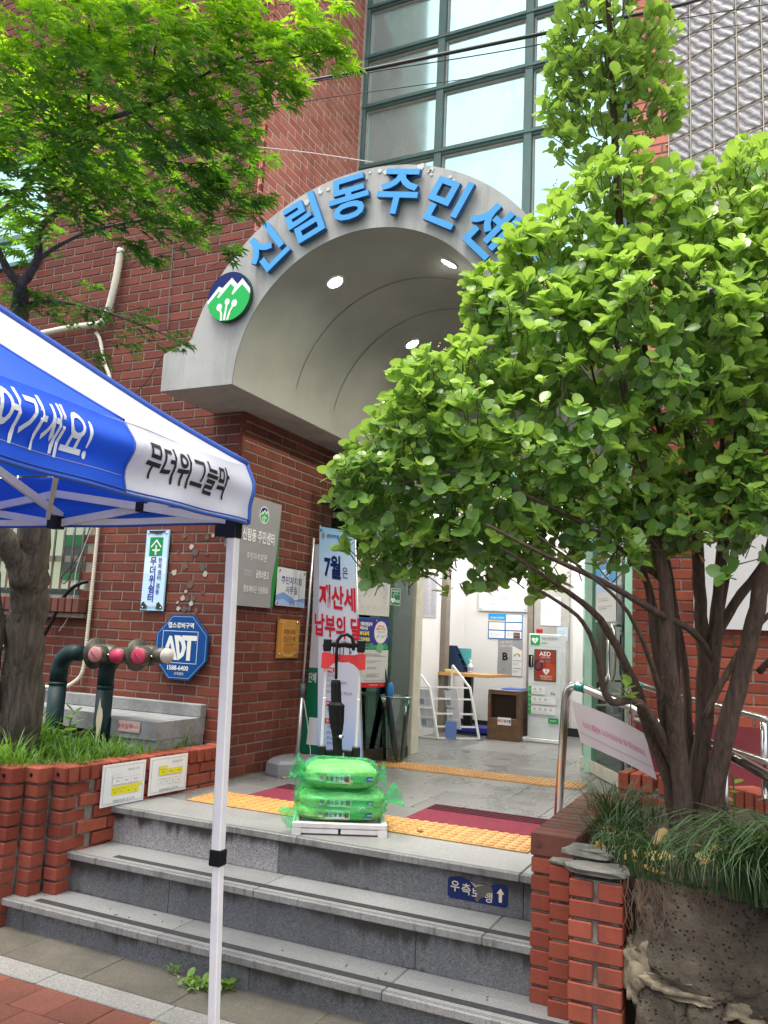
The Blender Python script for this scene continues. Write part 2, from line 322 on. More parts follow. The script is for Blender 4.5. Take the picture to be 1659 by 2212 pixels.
# ---------------------------------------------------------------- mesh helpers
class MB:
    def __init__(s): s.v = []; s.f = []; s.mi = []; s.cur = 0; s.sm = []; s.smooth = False
    def add(s, vs, fs, mi=None):
        b = len(s.v); s.v.extend([tuple(x) for x in vs])
        for f in fs: s.f.append(tuple(b + i for i in f)); s.mi.append(s.cur if mi is None else mi); s.sm.append(s.smooth)
        return s
    def box(s, c, h, M=None, bev=0.0):
        cx, cy, cz = c; hx, hy, hz = h
        if bev > 0 and min(hx, hy, hz) > bev * 1.01:
            vs = []
            for ax in range(3):
                for sx in (-1, 1):
                    for sy in (-1, 1):
                        for sz in (-1, 1):
                            p = [sx * hx, sy * hy, sz * hz]
                            for k in range(3):
                                if k != ax: p[k] -= (sx, sy, sz)[k] * bev
                            vs.append(Vector(p))
            def idx(ax, a, b, c_): return ax * 8 + (a > 0) * 4 + (b > 0) * 2 + (c_ > 0)
            fs = []
            for ax in range(3):
                o = [k for k in range(3) if k != ax]
                for sg in (-1, 1):
                    q = []
                    for a, b in ((-1, -1), (1, -1), (1, 1), (-1, 1)):
                        t = [0, 0, 0]; t[ax] = sg; t[o[0]] = a; t[o[1]] = b; q.append(idx(ax, *t))
                    fs.append(q if (sg > 0) == (ax != 1) else q[::-1])
            for ax in range(3):
                a1, a2 = [k for k in range(3) if k != ax]
                for s1 in (-1, 1):
                    for s2 in (-1, 1):
                        q = []
                        for which, e in ((a1, -1), (a1, 1), (a2, 1), (a2, -1)):
                            t = [0, 0, 0]; t[ax] = e; t[a1] = s1; t[a2] = s2; q.append(idx(which, *t))
                        fs.append(q)
            for sx in (-1, 1):
                for sy in (-1, 1):
                    for sz in (-1, 1): fs.append([idx(0, sx, sy, sz), idx(1, sx, sy, sz), idx(2, sx, sy, sz)])
            vs = [v + Vector(c) for v in vs]
        else:
            vs = [Vector((cx + a * hx, cy + b * hy, cz + d * hz)) for a in (-1, 1) for b in (-1, 1) for d in (-1, 1)]
            fs = [(0, 1, 3, 2), (4, 6, 7, 5), (0, 4, 5, 1), (2, 3, 7, 6), (0, 2, 6, 4), (1, 5, 7, 3)]
        if M is not None: vs = [M @ v for v in vs]
        return s.add(vs, fs)
    def bx(s, x0, x1, y0, y1, z0, z1, bev=0.0): return s.box(((x0 + x1) / 2, (y0 + y1) / 2, (z0 + z1) / 2), (abs(x1 - x0) / 2, abs(y1 - y0) / 2, abs(z1 - z0) / 2), None, bev)
    def bar(s, a, b, wx, wy, up=(0, 0, 1), bev=0.0):
        a = Vector(a); b = Vector(b); d = b - a; L = d.length; d.normalize(); u = Vector(up)
        if abs(u.dot(d)) > .98: u = Vector((1, 0, 0))
        x = d.cross(u).normalized(); y = x.cross(d).normalized()
        M = Matrix((x, y, d)).transposed().to_4x4(); M.translation = (a + b) / 2
        return s.box((0, 0, 0), (wx / 2, wy / 2, L / 2), M, bev)
    def tube(s, pts, rad, n=8, cap=True, wob=0.0, rnd=None):
        pts = [Vector(p) for p in pts]; N = len(pts)
        if isinstance(rad, (int, float)): rad = [rad] * N
        prev = None; vs = []
        for i, p in enumerate(pts):
            d = (pts[min(i + 1, N - 1)] - pts[max(i - 1, 0)])
            if d.length < 1e-9: d = Vector((0, 0, 1))
            d.normalize()
            if prev is None:
                x = d.cross(Vector((0, 0, 1)))
                if x.length < .1: x = d.cross(Vector((0, 1, 0)))
            else: x = prev - d * prev.dot(d)
            x.normalize(); prev = x; y = d.cross(x)
            for k in range(n):
                a = 2 * PI * k / n; r = rad[i] * (1 + (wob * (rnd.random() - .5) if wob else 0))
                vs.append(p + x * math.cos(a) * r + y * math.sin(a) * r)
        fs = [(i * n + k, i * n + (k + 1) % n, (i + 1) * n + (k + 1) % n, (i + 1) * n + k) for i in range(N - 1) for k in range(n)]
        if cap: fs.append(tuple(range(n))[::-1]); fs.append(tuple((N - 1) * n + k for k in range(n)))
        return s.add(vs, fs)
    def cyl(s, a, b, r, n=16, r2=None): return s.tube([a, b], [r, r if r2 is None else r2], n)
    def lathe(s, prof, M, n=20):
        vs = []
        for r, z in prof:
            for k in range(n): vs.append(M @ Vector((r * math.cos(2 * PI * k / n), r * math.sin(2 * PI * k / n), z)))
        fs = [(i * n + k, i * n + (k + 1) % n, (i + 1) * n + (k + 1) % n, (i + 1) * n + k) for i in range(len(prof) - 1) for k in range(n)]
        fs.append(tuple(range(n))[::-1]); fs.append(tuple((len(prof) - 1) * n + k for k in range(n)))
        return s.add(vs, fs)
    def prism(s, poly, F, d0, d1):
        n = len(poly); vs = [F(u, v, d0) for u, v in poly] + [F(u, v, d1) for u, v in poly]
        fs = [tuple(range(n))[::-1], tuple(range(n, 2 * n))] + [(k, (k + 1) % n, n + (k + 1) % n, n + k) for k in range(n)]
        return s.add(vs, fs)
    def sphere(s, c, r, nu=8, nv=5):
        vs = [Vector(c) + Vector((0, 0, r))]
        for j in range(1, nv):
            for i in range(nu):
                a = PI * j / nv; b = 2 * PI * i / nu; vs.append(Vector(c) + Vector((math.sin(a) * math.cos(b), math.sin(a) * math.sin(b), math.cos(a))) * r)
        vs.append(Vector(c) - Vector((0, 0, r))); fs = [(0, 1 + i, 1 + (i + 1) % nu) for i in range(nu)]
        for j in range(nv - 2):
            for i in range(nu): fs.append((1 + j * nu + i, 1 + (j + 1) * nu + i, 1 + (j + 1) * nu + (i + 1) % nu, 1 + j * nu + (i + 1) % nu))
        l = len(vs) - 1; fs += [(l, 1 + (nv - 2) * nu + (i + 1) % nu, 1 + (nv - 2) * nu + i) for i in range(nu)]
        return s.add(vs, fs)
    def mesh(s, name, mats):
        me = bpy.data.meshes.new(name); me.from_pydata(s.v, [], s.f)
        for m in (mats if isinstance(mats, (list, tuple)) else [mats]): me.materials.append(m)
        if any(s.mi): me.polygons.foreach_set('material_index', s.mi)
        if any(s.sm): me.polygons.foreach_set('use_smooth', s.sm)
        me.update(); return me
    def build(s, name, mats, parent=None, **k): return ob(name, s.mesh(name, mats), parent, **k)

def ob(name, me, parent=None, loc=None, rot=None, kind=None, label=None, M=None):
    o = bpy.data.objects.new(name, me); COL.objects.link(o)
    if parent is not None: o.parent = parent
    if parent is not None and parent.matrix_world != Matrix() and M is None and loc is None: o.matrix_parent_inverse = PINV.get(parent.name, Matrix())
    if M is not None: o.matrix_basis = M
    if loc is not None: o.location = loc
    if rot is not None: o.rotation_euler = rot
    if kind: o['kind'] = kind
    if label: o['label'] = label
    return o
PINV = {}
def thing(name, label, cat, group=None):
    o = bpy.data.objects.new(name, None); COL.objects.link(o); o.empty_display_size = .1
    o['label'] = label; o['category'] = cat
    if group: o['group'] = group
    return o
def tag(o, label, cat, group=None):
    o['label'] = label; o['category'] = cat
    if group: o['group'] = group
    return o
def struct(name, mb, mats): return mb.build(name, mats, None, kind='structure')

_tc = bpy.data.curves.new('lettering', 'FONT'); _to = bpy.data.objects.new('lettering', _tc)
def text2d(body, size=1.0, bold=0.0, sx=1.0, align='C', res=2, space=1.0):
    """letters as flat polygons: list of (verts2d, faces); centred on (0,0)"""
    _tc.body = body; _tc.size = 1.0; _tc.offset = bold; _tc.resolution_u = res; _tc.space_character = space
    if _to.name not in COL.objects: COL.objects.link(_to)
    me = bpy.data.meshes.new_from_object(_to)
    vs = [(v.co.x, v.co.y) for v in me.vertices]; fs = [tuple(p.vertices) for p in me.polygons]; bpy.data.meshes.remove(me)
    if not vs: return [], []
    x0 = min(v[0] for v in vs); x1 = max(v[0] for v in vs); y0 = min(v[1] for v in vs); y1 = max(v[1] for v in vs)
    ox = {'C': (x0 + x1) / 2, 'L': x0, 'R': x1}[align]; k = size / .92
    return [((x - ox) * k * sx, (y - (y0 + y1) / 2) * k) for x, y in vs], fs
def frame(o, u, up=(0, 0, 1)):
    """sign frame: origin (bottom left), u to the reader's right, v up, third axis towards the reader"""
    o = Vector(o); u = Vector(u).normalized(); v = Vector(up).normalized(); n = u.cross(v)
    return lambda a, b, d=0.0: o + u * a + v * b + n * d
def stamp(F, items, name, parent, d=.0012):
    """flat print laid proud of a plate"""
    by = {}; dd = d
    cols = []; mb = MB()
    for it in items:
        k = it[0]; c = it[1]
        if c not in cols: cols.append(c)
        mi = cols.index(c)
        if k == 't':
            _, _, s_, cx, cy, size = it[:6]; o = it[6] if len(it) > 6 else {}
            rot = o.pop('rot', 0) if o else 0
            vs, fs = text2d(s_, size, **o); ca, sa = math.cos(rot), math.sin(rot)
            mb.add([F(cx + x * ca - y * sa, cy + x * sa + y * ca, dd) for x, y in vs], fs, mi)
        elif k == 'r':
            _, _, a, b, c2, e = it; mb.add([F(a, b, dd), F(c2, b, dd), F(c2, e, dd), F(a, e, dd)], [(0, 1, 2, 3)], mi)
        elif k == 'p':
            mb.add([F(x, y, dd) for x, y in it[2]], [tuple(range(len(it[2])))], mi)
        elif k == 'c':
            _, _, cx, cy, rx, ry = it; pts = [F(cx + rx * math.cos(2 * PI * q / 32), cy + ry * math.sin(2 * PI * q / 32), dd) for q in range(32)]
            mb.add(pts, [tuple(range(32))], mi)
        elif k == 'up': pass
        dd += .00022
    return mb.build(name, [P(c) for c in cols], parent)
def emblem(cx, cy, r):
    """round badge: navy sky, white ridge line, green mountain with three white stems"""
    def q(x, y): return (cx + x * r, cy + y * r)
    def arc(a0, a1, n=26): return [q(math.cos(a0 + (a1 - a0) * i / n), math.sin(a0 + (a1 - a0) * i / n)) for i in range(n + 1)]
    W1 = [(-.49, .47), (-.32, .38), (.1, .75), (.38, .45), (.60, .66)]
    G1 = [(-.49, .25), (-.42, .22), (-.55, .04), (-.46, -.02), (.06, .51), (.25, .32), (.13, .1), (.19, .04), (.6, .42)]
    it = [('c', NAVY, cx, cy, r, r)]
    a = math.atan2(-.08, -1) + 2 * PI; b = math.atan2(.21, .98) + 2 * PI
    it.append(('p', WHITE, arc(a, b) + [q(*p) for p in W1[::-1]]))
    a = math.atan2(-.23, -.97) + 2 * PI; b = math.atan2(-.02, 1) + 2 * PI
    it.append(('p', (.02, .42, .09), arc(a, b) + [q(*p) for p in G1[::-1]]))
    for hx, hy, bx_, rx in ((-.4, -.40, -.28, .13), (-.04, -.22, -.13, .115), (.3, -.32, .02, .13)):
        it.append(('c', WHITE, *q(hx, hy), rx * r, rx * r * 1.15))
        mx_ = (hx + bx_) / 2 + (.06 if hx < -.1 else (-.05 if hx > .1 else 0))
        L = [(hx - .045, hy), (mx_ - .045, (hy - .96) / 2), (bx_ - .05, -.955), (bx_ + .05, -.965), (mx_ + .045, (hy - .96) / 2), (hx + .045, hy)]
        it.append(('p', WHITE, [q(*p) for p in L]))
    return it
def plate(name, label, cat, F, w, h, t, mat, items=(), parts=None, group=None, part='panel', frame_mat=None, bolts=None):
    T = thing(name, label, cat, group); mb = MB()
    vs = [F(0, 0, 0), F(w, 0, 0), F(w, h, 0), F(0, h, 0), F(0, 0, t), F(w, 0, t), F(w, h, t), F(0, h, t)]
    mb.add(vs, [(3, 2, 1, 0), (4, 5, 6, 7), (0, 1, 5, 4), (1, 2, 6, 5), (2, 3, 7, 6), (3, 0, 4, 7)]).build(part, mat, T)
    F2 = lambda a, b, d=0.0: F(a, b, t + d)
    if items: stamp(F2, items, 'print', T)
    if bolts:
        for (a, b, r) in bolts:
            m = MB(); m.smooth = True; m.tube([F(a, b, t - .001), F(a, b, t + .006), F(a, b, t + .008)], [r, r, r * .5], 10).build('bolt', M_STEEL, T)
    return T

# ---------------------------------------------------------------- bricks
def brick_mesh(seed, mat, L=.19, H=.057, D=.03, j=.0015):
    r = random.Random(seed); b = .0035; h = L / 2; v = H / 2
    jj = lambda: (r.random() - .5) * j * 2
    vs = [(-h, 0, -v), (h, 0, -v), (h, 0, v), (-h, 0, v)]
    fr = [(-h + b + jj(), -D - jj(), -v + b + jj()), (h - b + jj(), -D + jj(), -v + b + jj()), (h - b + jj(), -D + jj(), v - b + jj()), (-h + b + jj(), -D + jj(), v - b + jj())]
    md = [(-h, -D + b, -v), (h, -D + b, -v), (h, -D + b, v), (-h, -D + b, v)]
    V = vs + md + fr; F = [(0, 3, 2, 1), (8, 9, 10, 11)]
    for a, c in ((0, 4), (4, 8)):
        for k in range(4): F.append((a + k, a + (k + 1) % 4, c + (k + 1) % 4, c + k))
    me = bpy.data.meshes.new('brick'); me.from_pydata(V, [], F); me.materials.append(mat); me.update(); return me
BV = {}
def bmesh_var(mat, k, kind='s'):
    key = (mat.name, k, kind)
    if key not in BV:
        BV[key] = brick_mesh(k + 11, mat) if kind == 's' else brick_mesh(k + 31, mat, .057, .088, .09)
    return BV[key]
def course_wall(out, o, ang, u0, u1, z0, z1, mat, holes=(), pitch=.067, off=0, lean=0, cull=True, prot=.002, halfoff=.1):
    """bricks of one wall face. ang: direction of u in plan, outside is to the right of u. Collects (matrix, mesh)"""
    ux, uy = math.cos(ang), math.sin(ang); nx, ny = uy, -ux
    k = 0; z = z0 + pitch / 2
    while z < z1 - pitch * .3:
        st = u0 - ((k + off) % 2) * halfoff
        a = st
        while a < u1 - .012:
            b = min(a + .19, u1); a2 = max(a, u0)
            if b - a2 > .015:
                c = (a2 + b) / 2
                ok = not any(h[0] < c < h[1] and h[2] < z < h[3] for h in holes)
                p = Vector((o[0] + ux * c, o[1] + uy * c, z))
                if ok and (not cull or inview(p, 90)):
                    M = Matrix.Rotation(ang, 4, 'Z'); M = Matrix.Translation((p.x - nx * (.03 - prot) + nx * R_.uniform(-.0012, .0012), p.y - ny * (.03 - prot), p.z)) @ M
                    M = M @ Matrix.Diagonal(((b - a2) / .19, 1, R_.uniform(.97, 1.03), 1)) @ Matrix.Rotation(R_.uniform(-.004, .004), 4, 'Y')
                    out.append((M, bmesh_var(mat, R_.randrange(5))))
            a += .2
        k += 1; z += pitch
def place_bricks(out, parent, limit=300, name='brick', stuffname='brickwork'):
    def size(e):
        q = pix(e[0].translation)
        return 1e9 if not q else q[2] + (0 if inview(e[0].translation, 0) else 50)
    out = sorted(out, key=size)
    for M, me in out[:limit]: ob(name, me, parent, M=M)
    rest = out[limit:]
    if rest:
        groups = {}
        for M, me in rest: groups.setdefault(me.name, (me, []))[1].append(np.array(M))
        V = []; F = []; base = 0; mats = []; MI = []
        for me, Ms in groups.values():
            mt = me.materials[0]
            if mt not in mats: mats.append(mt)
            vv = np.array([v.co[:] + (1,) for v in me.vertices]); ff = [tuple(p.vertices) for p in me.polygons]
            for M in Ms:
                w_ = (M @ vv.T).T[:, :3]; V.extend(map(tuple, w_)); F.extend([tuple(base + i for i in f) for f in ff]); base += len(vv); MI.extend([mats.index(mt)] * len(ff))
        me = bpy.data.meshes.new(stuffname); me.from_pydata(V, [], F)
        for m in mats: me.materials.append(m)
        me.polygons.foreach_set('material_index', MI); me.update()
        ob(stuffname, me, parent, kind='stuff')
# ================================================================= SETTING
GZ = -.065; TZ1 = .07; TZ2 = .262; LZ = .45
XP, YP, XR, YR = -3.18, 4.475, -.80, 5.45
g = MB(); g.add([(-60, -60, GZ - .012), (60, -60, GZ - .012), (60, 60, GZ - .012), (-60, 60, GZ - .012)], [(0, 1, 2, 3)])
struct('ground', g, M_SOIL)
# pavement: broken grey slabs along the step, a light kerb band, red and tan bricks laid diagonally
pv = MB(); pv.bx(-8, 6, -4, 3.16, GZ - .03, GZ - .010); pave = struct('pavement', pv, mortar('pavement joints', (.10, .09, .075), (.03, .028, .02), .8))
def slab(parent, name, x0, x1, y0, y1, z1, th, mats, bev=.003, j=.002):
    m = MB(); m.bx(x0 + j, x1 - j, y0 + j, y1 - j, z1 - th, z1, bev); return m.build(name, mats, parent)
x = -6.4
while x < 1.4:
    n_ = x + R_.uniform(.42, .6)
    # cracked slabs: each grey slab is one or two irregular plates
    c0 = R_.random()
    z = GZ + R_.uniform(-.003, .002)
    if c0 < .55:
        xm = x + (n_ - x) * R_.uniform(.35, .65); dx = R_.uniform(-.05, .05); ym = 3.0
        pts = [(xm - dx, 2.872), (xm + R_.uniform(-.02, .02), 2.95), (xm + dx, 3.03), (xm + dx * 1.4, 3.148)]
        A = [(x + .003, 2.872)] + [(px - .0025, py) for px, py in pts] + [(x + .003, 3.148)]
        B = [(px + .0025, py) for px, py in pts] + [(n_ - .003, 3.148), (n_ - .003, 2.872)]
        for poly, zz in ((A, z), (B[::-1], z - R_.uniform(0, .004))):
            m = MB(); m.prism(poly, lambda u, v, d: Vector((u, v, d)), zz - .02, zz); m.build('paving_slab', M_PAVG, pave)
    else: slab(pave, 'paving_slab', x, n_, 2.87, 3.15, z, .02, M_PAVG)
    x = n_
x = -6.5
while x < 1.4:
    slab(pave, 'paving_slab', x, x + .62, 2.735, 2.868, GZ + R_.uniform(-.001, .001), .02, M_PAVL); x += .62
for i in range(-32, 12):
    for k in range(0, 9):
        x0 = i * .187 + (k % 2) * .0935 - .1; y1 = 2.732 - k * .187; 
        if not inview((x0 + .09, y1 - .09, GZ), 160): continue
        slab(pave, 'paving_brick', x0, x0 + .187, y1 - .187, y1, GZ + R_.uniform(-.002, .001), .02, M_PAVY if R_.random() < .12 else M_PAVR, .003, .0018)

# steps
bs = MB(); bs.bx(-5.5, 3, 3.155, 9.2, -.1, TZ1 - .032); bs.bx(-5.5, 3, 3.375, 9.2, TZ1 - .03, TZ2 - .032); bs.bx(-5.5, 3, 3.62, 9.2, TZ2 - .03, LZ - .022)
steps = struct('entrance_steps', bs, M_RISER)
def tread(y0, y1, z, x0, x1, seams):
    xs = [x0] + [s_ for s_ in seams if x0 < s_ < x1] + [x1]
    for a, b in zip(xs[:-1], xs[1:]):
        m = MB(); m.box(((a + b) / 2, (y0 + y1) / 2, z - .0165), ((b - a) / 2 - .0015, (y1 - y0) / 2, .0165), None, .004)
        me = m.mesh('step_tread', [M_TREAD, M_NOSE])
        for p in me.polygons:
            if p.center.y < y0 + .006 and abs(p.normal.y) > .5: p.material_index = 1
        ob('step_tread', me, steps)
def riser(y, z0, z1, x0, x1, seams, odd=None):
    xs = [x0] + [s_ for s_ in seams if x0 < s_ < x1] + [x1]
    for i, (a, b) in enumerate(zip(xs[:-1], xs[1:])):
        m = MB(); m.bx(a + .0012, b - .0012, y, y + .019, z0, z1, .0015); m.build('step_riser', M_GRAN2 if i == odd else M_RISER, steps)
M_GRAN2 = granite('speckled granite', (.30, .285, .275), 1.0, .2, .5, False)
tread(3.095, 3.38, TZ1, -4.6, .2, (-3.95, -2.46, -1.38)); riser(3.133, GZ - .02, TZ1 - .033, -4.6, .2, (-3.3, -2.0, -.95))
tread(3.322, 3.62, TZ2, -3.6, -.72, (-2.13, -1.06)); riser(3.355, TZ1 + .001, TZ2 - .033, -3.5, -.72, (-2.62, -1.35))
tread(3.573, 3.93, LZ, -3.5, -.72, (-2.07, -.98)); riser(3.603, TZ2 + .001, LZ - .033, -3.5, -.72, (-2.18, -.97), 0)
riserstain(M_GRAN2)
for y0, z, xa in ((3.15, TZ1, -3.26), (3.378, TZ2, -3.0)):       # black anti-slip strips
    m = MB(); m.bx(xa, -.74 if z > .2 else -.3, y0, y0 + .042, z, z + .0015); m.build('anti_slip_strip', plain('anti slip tape', (.035, .035, .038), .9, 0, .3, 60), steps)
for yy, z in ((3.107, TZ1), (3.118, TZ1), (3.334, TZ2), (3.345, TZ2), (3.585, LZ), (3.596, LZ)):
    m = MB(); m.bx(-4.5 if z < .1 else -3.22, -.8, yy, yy + .0025, z, z + .0006); m.build('groove_line', plain('groove dirt', (.07, .065, .055), .9), steps)
# floor tiles of the landing and the lobby
y = 3.933; row = 0
while y < 9.1:
    d_ = .62 if y < 6 else .8; x = -4.2 + (row % 2) * .0
    xs = [-3.6, -3.05, -2.35, -1.6, -.85] if row == 0 else ([-4.4, -3.2, -2.55, -1.9, -1.2, -.5, .2] if row % 2 else [-4.4, -2.95, -2.2, -1.5, -.8, .2])
    for a, b in zip(xs[:-1], xs[1:]): slab(steps, 'floor_tile', a, b, y, min(y + d_, 9.1), LZ, .02, M_FLOOR if R_.random() > .1 else granite('pale tile', (.20, .20, .192), .35, .2, .35, False) if 'pale tile' not in bpy.data.materials else bpy.data.materials['pale tile'], .0015, .0015)
    y += d_; row += 1

# ================================================================= BUILDING
B = thing('community_center_building', 'red brick community centre with a grey arched entrance canopy and teal curtain wall', 'building')
def wallbox(m, x0, x1, y0, y1, z0, z1): m.bx(x0, x1, y0, y1, z0, z1)
WIN = (-7.5, -4.462, 1.60, 2.6)       # barred ground window of the left wing
WIN2 = (-7.5, -5.24, 4.27, 5.3)
m = MB(); e = .005
xs = [-9, WIN2[1], WIN[1], XP - e]
m.bx(WIN[1], XP - e, YP + e, 9.3, -.1, 9); m.bx(WIN2[1], WIN[1], YP + e, 9.3, -.1, WIN[2]); m.bx(WIN2[1], WIN[1], YP + e, 9.3, WIN[3], 9)
m.bx(-9, WIN2[1], YP + e, 9.3, -.1, WIN[2]); m.bx(-9, WIN2[1], YP + e, 9.3, WIN[3], WIN2[2]); m.bx(-9, WIN2[1], YP + e, 9.3, WIN2[3], 9)
m.bx(-9, WIN[1], 4.75, 9.3, WIN[2], WIN[3]); m.bx(-9, WIN2[1], 4.75, 9.3, WIN2[2], WIN2[3])
m.build('left_wall', M_MORT, B)
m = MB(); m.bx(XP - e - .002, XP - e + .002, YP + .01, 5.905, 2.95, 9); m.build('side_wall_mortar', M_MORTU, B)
m = MB(); m.bx(XR + e, 5, YR + e, 9.3, -.1, 3.2); m.bx(XR + e, -.5, YR + e, 9.3, 3.2, 9); m.build('right_wall', M_MORTP, B)
bl = []
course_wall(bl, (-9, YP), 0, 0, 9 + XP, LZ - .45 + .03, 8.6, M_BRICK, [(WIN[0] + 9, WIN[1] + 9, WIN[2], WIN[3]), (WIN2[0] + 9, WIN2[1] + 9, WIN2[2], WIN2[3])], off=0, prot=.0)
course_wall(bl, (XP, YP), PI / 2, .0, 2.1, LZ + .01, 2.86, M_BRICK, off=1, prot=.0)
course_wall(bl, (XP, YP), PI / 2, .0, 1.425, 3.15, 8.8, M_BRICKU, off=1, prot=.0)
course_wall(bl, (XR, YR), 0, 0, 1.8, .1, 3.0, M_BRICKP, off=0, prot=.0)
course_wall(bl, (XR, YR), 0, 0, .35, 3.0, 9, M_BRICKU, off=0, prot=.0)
place_bricks(bl, B, 300, 'brick', 'brickwork')
# sealant strip between brick and curtain wall
m = MB(); m.bx(XP - .002, XP + .022, 5.86, 5.885, 3.0, 9); m.build('sealant_strip', plain('old sealant', (.42, .38, .34), .9, 0, .3, 30, .8, 30), B)
# window sills: brick soldier sill under the barred window
m = MB(); m.bx(-7.5, -4.40, YP - .075, YP, 1.44, 1.47); m.build('sill_bed', M_MORT, B)
x = -4.415
while x > -6.0:
    mm = MB(); mm.box((x, YP - .045, 1.525), (.028, .065, .05), Matrix.Translation((0, 0, 0)), .004); mm.build('sill_brick', M_CAP, B); x -= .0665
def window(parent, x0, x1, z0, z1, y, name='window', n=1):
    m = MB(); fr = .05
    m.bx(x0, x1, y, y + .06, z0, z0 + fr); m.bx(x0, x1, y, y + .06, z1 - fr, z1); m.bx(x1 - fr, x1, y, y + .06, z0 + fr, z1 - fr); m.bx(x0, x0 + fr, y, y + .06, z0 + fr, z1 - fr)
    w_ = m.build(name, plain('dark green frame', (.012, .045, .038), .45), parent); return w_
w1 = window(B, -7.5, WIN[1], WIN[2], WIN[3], 4.60)
m = MB(); m.bx(-7.45, -4.51, 4.64, 4.648, 1.65, 2.55); m.build('pane', M_WINB, w1)
m = MB(); m.bx(-5.30, -5.22, 4.57, 4.66, 1.64, 2.56); m.build('mullion', bpy.data.materials['dark green frame'], w1)
m = MB(); m.bx(-4.86, -4.53, 4.632, 4.636, 1.98, 2.06); m.build('green_film', plain('green film', (.01, .16, .05)), w1)
m = MB(); m.bx(-4.86, -4.53, 4.632, 4.636, 1.72, 1.77); m.build('green_film', plain('green film', (.01, .16, .05)), w1)
m = MB(); m.bx(-4.86, -4.53, 4.632, 4.636, 1.77, 1.979); m.build('dark_opening', plain('dim interior', (.06, .075, .07), .8), w1)
x = -4.50
while x > -6.9:
    m = MB(); m.smooth = True; m.cyl((x, YP - .01, WIN[2] + .03), (x, YP - .01, WIN[3]), .0085, 8); m.build('security_bar', M_STEEL, w1); x -= .0915
m = MB(); m.bx(-7.4, -4.47, YP - .004, YP + .002, 1.84, 1.885); m.build('bar_rail', plain('dull steel', (.22, .20, .17), .4, .7), w1)
w2 = window(B, -7.5, WIN2[1], WIN2[2], WIN2[3], 4.50)
bpy.data.objects[w2.name].data.materials[0] = M_TEAL
m = MB(); m.bx(-7.45, WIN2[1] - .05, 4.54, 4.548, WIN2[2] + .05, WIN2[3] - .05); m.build('pane', M_CURT, w2)
m = MB(); m.bx(-7.4, WIN2[1], YP - .03, 4.52, WIN2[2] - .02, WIN2[2]); m.bx(-7.45, WIN2[1] - .05, 4.50, 4.56, 4.52, 4.56); m.build('transom', M_TEAL, w2)

# curtain wall
YC = 5.91
cw = MB(); zt = [4.10, 4.60, 5.41, 5.985, 6.465, 6.955, 7.5, 8.05, 8.6]
xm = [XP + .02, -2.43, -1.665, -.90]
for z in zt: cw.bx(xm[0], xm[-1], YC - .035, YC + .05, z - .032, z + .032, .004)
for z in zt: cw.bx(xm[0], xm[-1], YC - .052, YC - .036, z - .012, z + .005)
CW = cw.build('curtain_wall_transoms', M_TEAL, B)
for i, x in enumerate(xm):
    m = MB(); zz = [zt[0] - .1] + zt + [9]
    m.bx(x - (.0 if i == 0 else .032), x + (.0 if i == 3 else .032), YC - .044, YC + .055, 4.0, 8.9, .003); m.build('mullion', M_TEAL, CW)
for a, b in zip(xm[:-1], xm[1:]):
    for c, d in zip(zt[:-1], zt[1:]):
        if not (inview((a, YC, c), 200) or inview((b, YC, d), 200)): continue
        m = MB(); M = Matrix.Translation(((a + b) / 2, YC + .012, (c + d) / 2)) @ Matrix.Rotation(R_.uniform(-.008, .008), 4, 'X') @ Matrix.Rotation(R_.uniform(-.006, .006), 4, 'Z')
        m.box((0, 0, 0), ((b - a) / 2 - .034, .005, (d - c) / 2 - .034), M); m.build('pane', M_CURT, CW)
        m = MB(); y_ = YC - .012
        m.bx(a + .034, b - .034, y_, y_ + .02, c + .033, c + .045); m.bx(a + .034, b - .034, y_, y_ + .02, d - .045, d - .033); m.bx(a + .034, a + .046, y_, y_ + .02, c + .046, d - .046); m.bx(b - .046, b - .034, y_, y_ + .02, c + .046, d - .046)
        m.build('glazing_bead', plain('faded bead', (.42, .40, .36), .6), CW)

# arched canopy: one extruded profile
CXA, CZA, RI, RO, YF = -2.06, 2.863, .84, 1.212, 3.93
def arcpts(r, a0, a1, n): return [(CXA + r * math.cos(a0 + (a1 - a0) * i / n), CZA + r * math.sin(a0 + (a1 - a0) * i / n)) for i in range(n + 1)]
def profile_path():
    out = [(-3.44, CZA), (-3.44, 3.105), (-3.235, 3.175)] + arcpts(RO, math.radians(163), math.radians(17), 64) + [(-.885, 3.175), (-.68, 3.105), (-.68, CZA)]
    inn = [(CXA - RI, CZA)] + arcpts(RI, PI, 0, 64)[1:-1] + [(CXA + RI, CZA)]
    return out, inn
out_, inn_ = profile_path()
mb = MB(); n_o = len(out_)
Yb = 6.62
# resample outer to inner count pairing for the front ring
def resamp(pts, n):
    d = [0]; 
    for a, b in zip(pts[:-1], pts[1:]): d.append(d[-1] + math.dist(a, b))
    r = []
    for i in range(n):
        t = d[-1] * i / (n - 1); k = 0
        while k < len(d) - 2 and d[k + 1] < t: k += 1
        f = (t - d[k]) / max(1e-9, d[k + 1] - d[k]); r.append((pts[k][0] + (pts[k + 1][0] - pts[k][0]) * f, pts[k][1] + (pts[k + 1][1] - pts[k][1]) * f))
    return r
ring = out_ + inn_[::-1]
from mathutils.geometry import tessellate_polygon
tri = tessellate_polygon([[Vector((x, z, 0)) for x, z in ring]])
mb.add([(x, YF, z) for x, z in ring], [tuple(t) for t in tri])
mb.add([(x, YF, z) for x, z in out_] + [(x, 6.0, z) for x, z in out_], [(k, n_o + k, n_o + k + 1, k + 1) for k in range(n_o - 1)])
for s_, (xa, xb) in ((0, (-3.44, CXA - RI)), (1, (CXA + RI, -.68))):
    mb.add([(xa, YF, CZA), (xb, YF, CZA), (xb, Yb, CZA), (xa, Yb, CZA)], [(0, 1, 2, 3)])
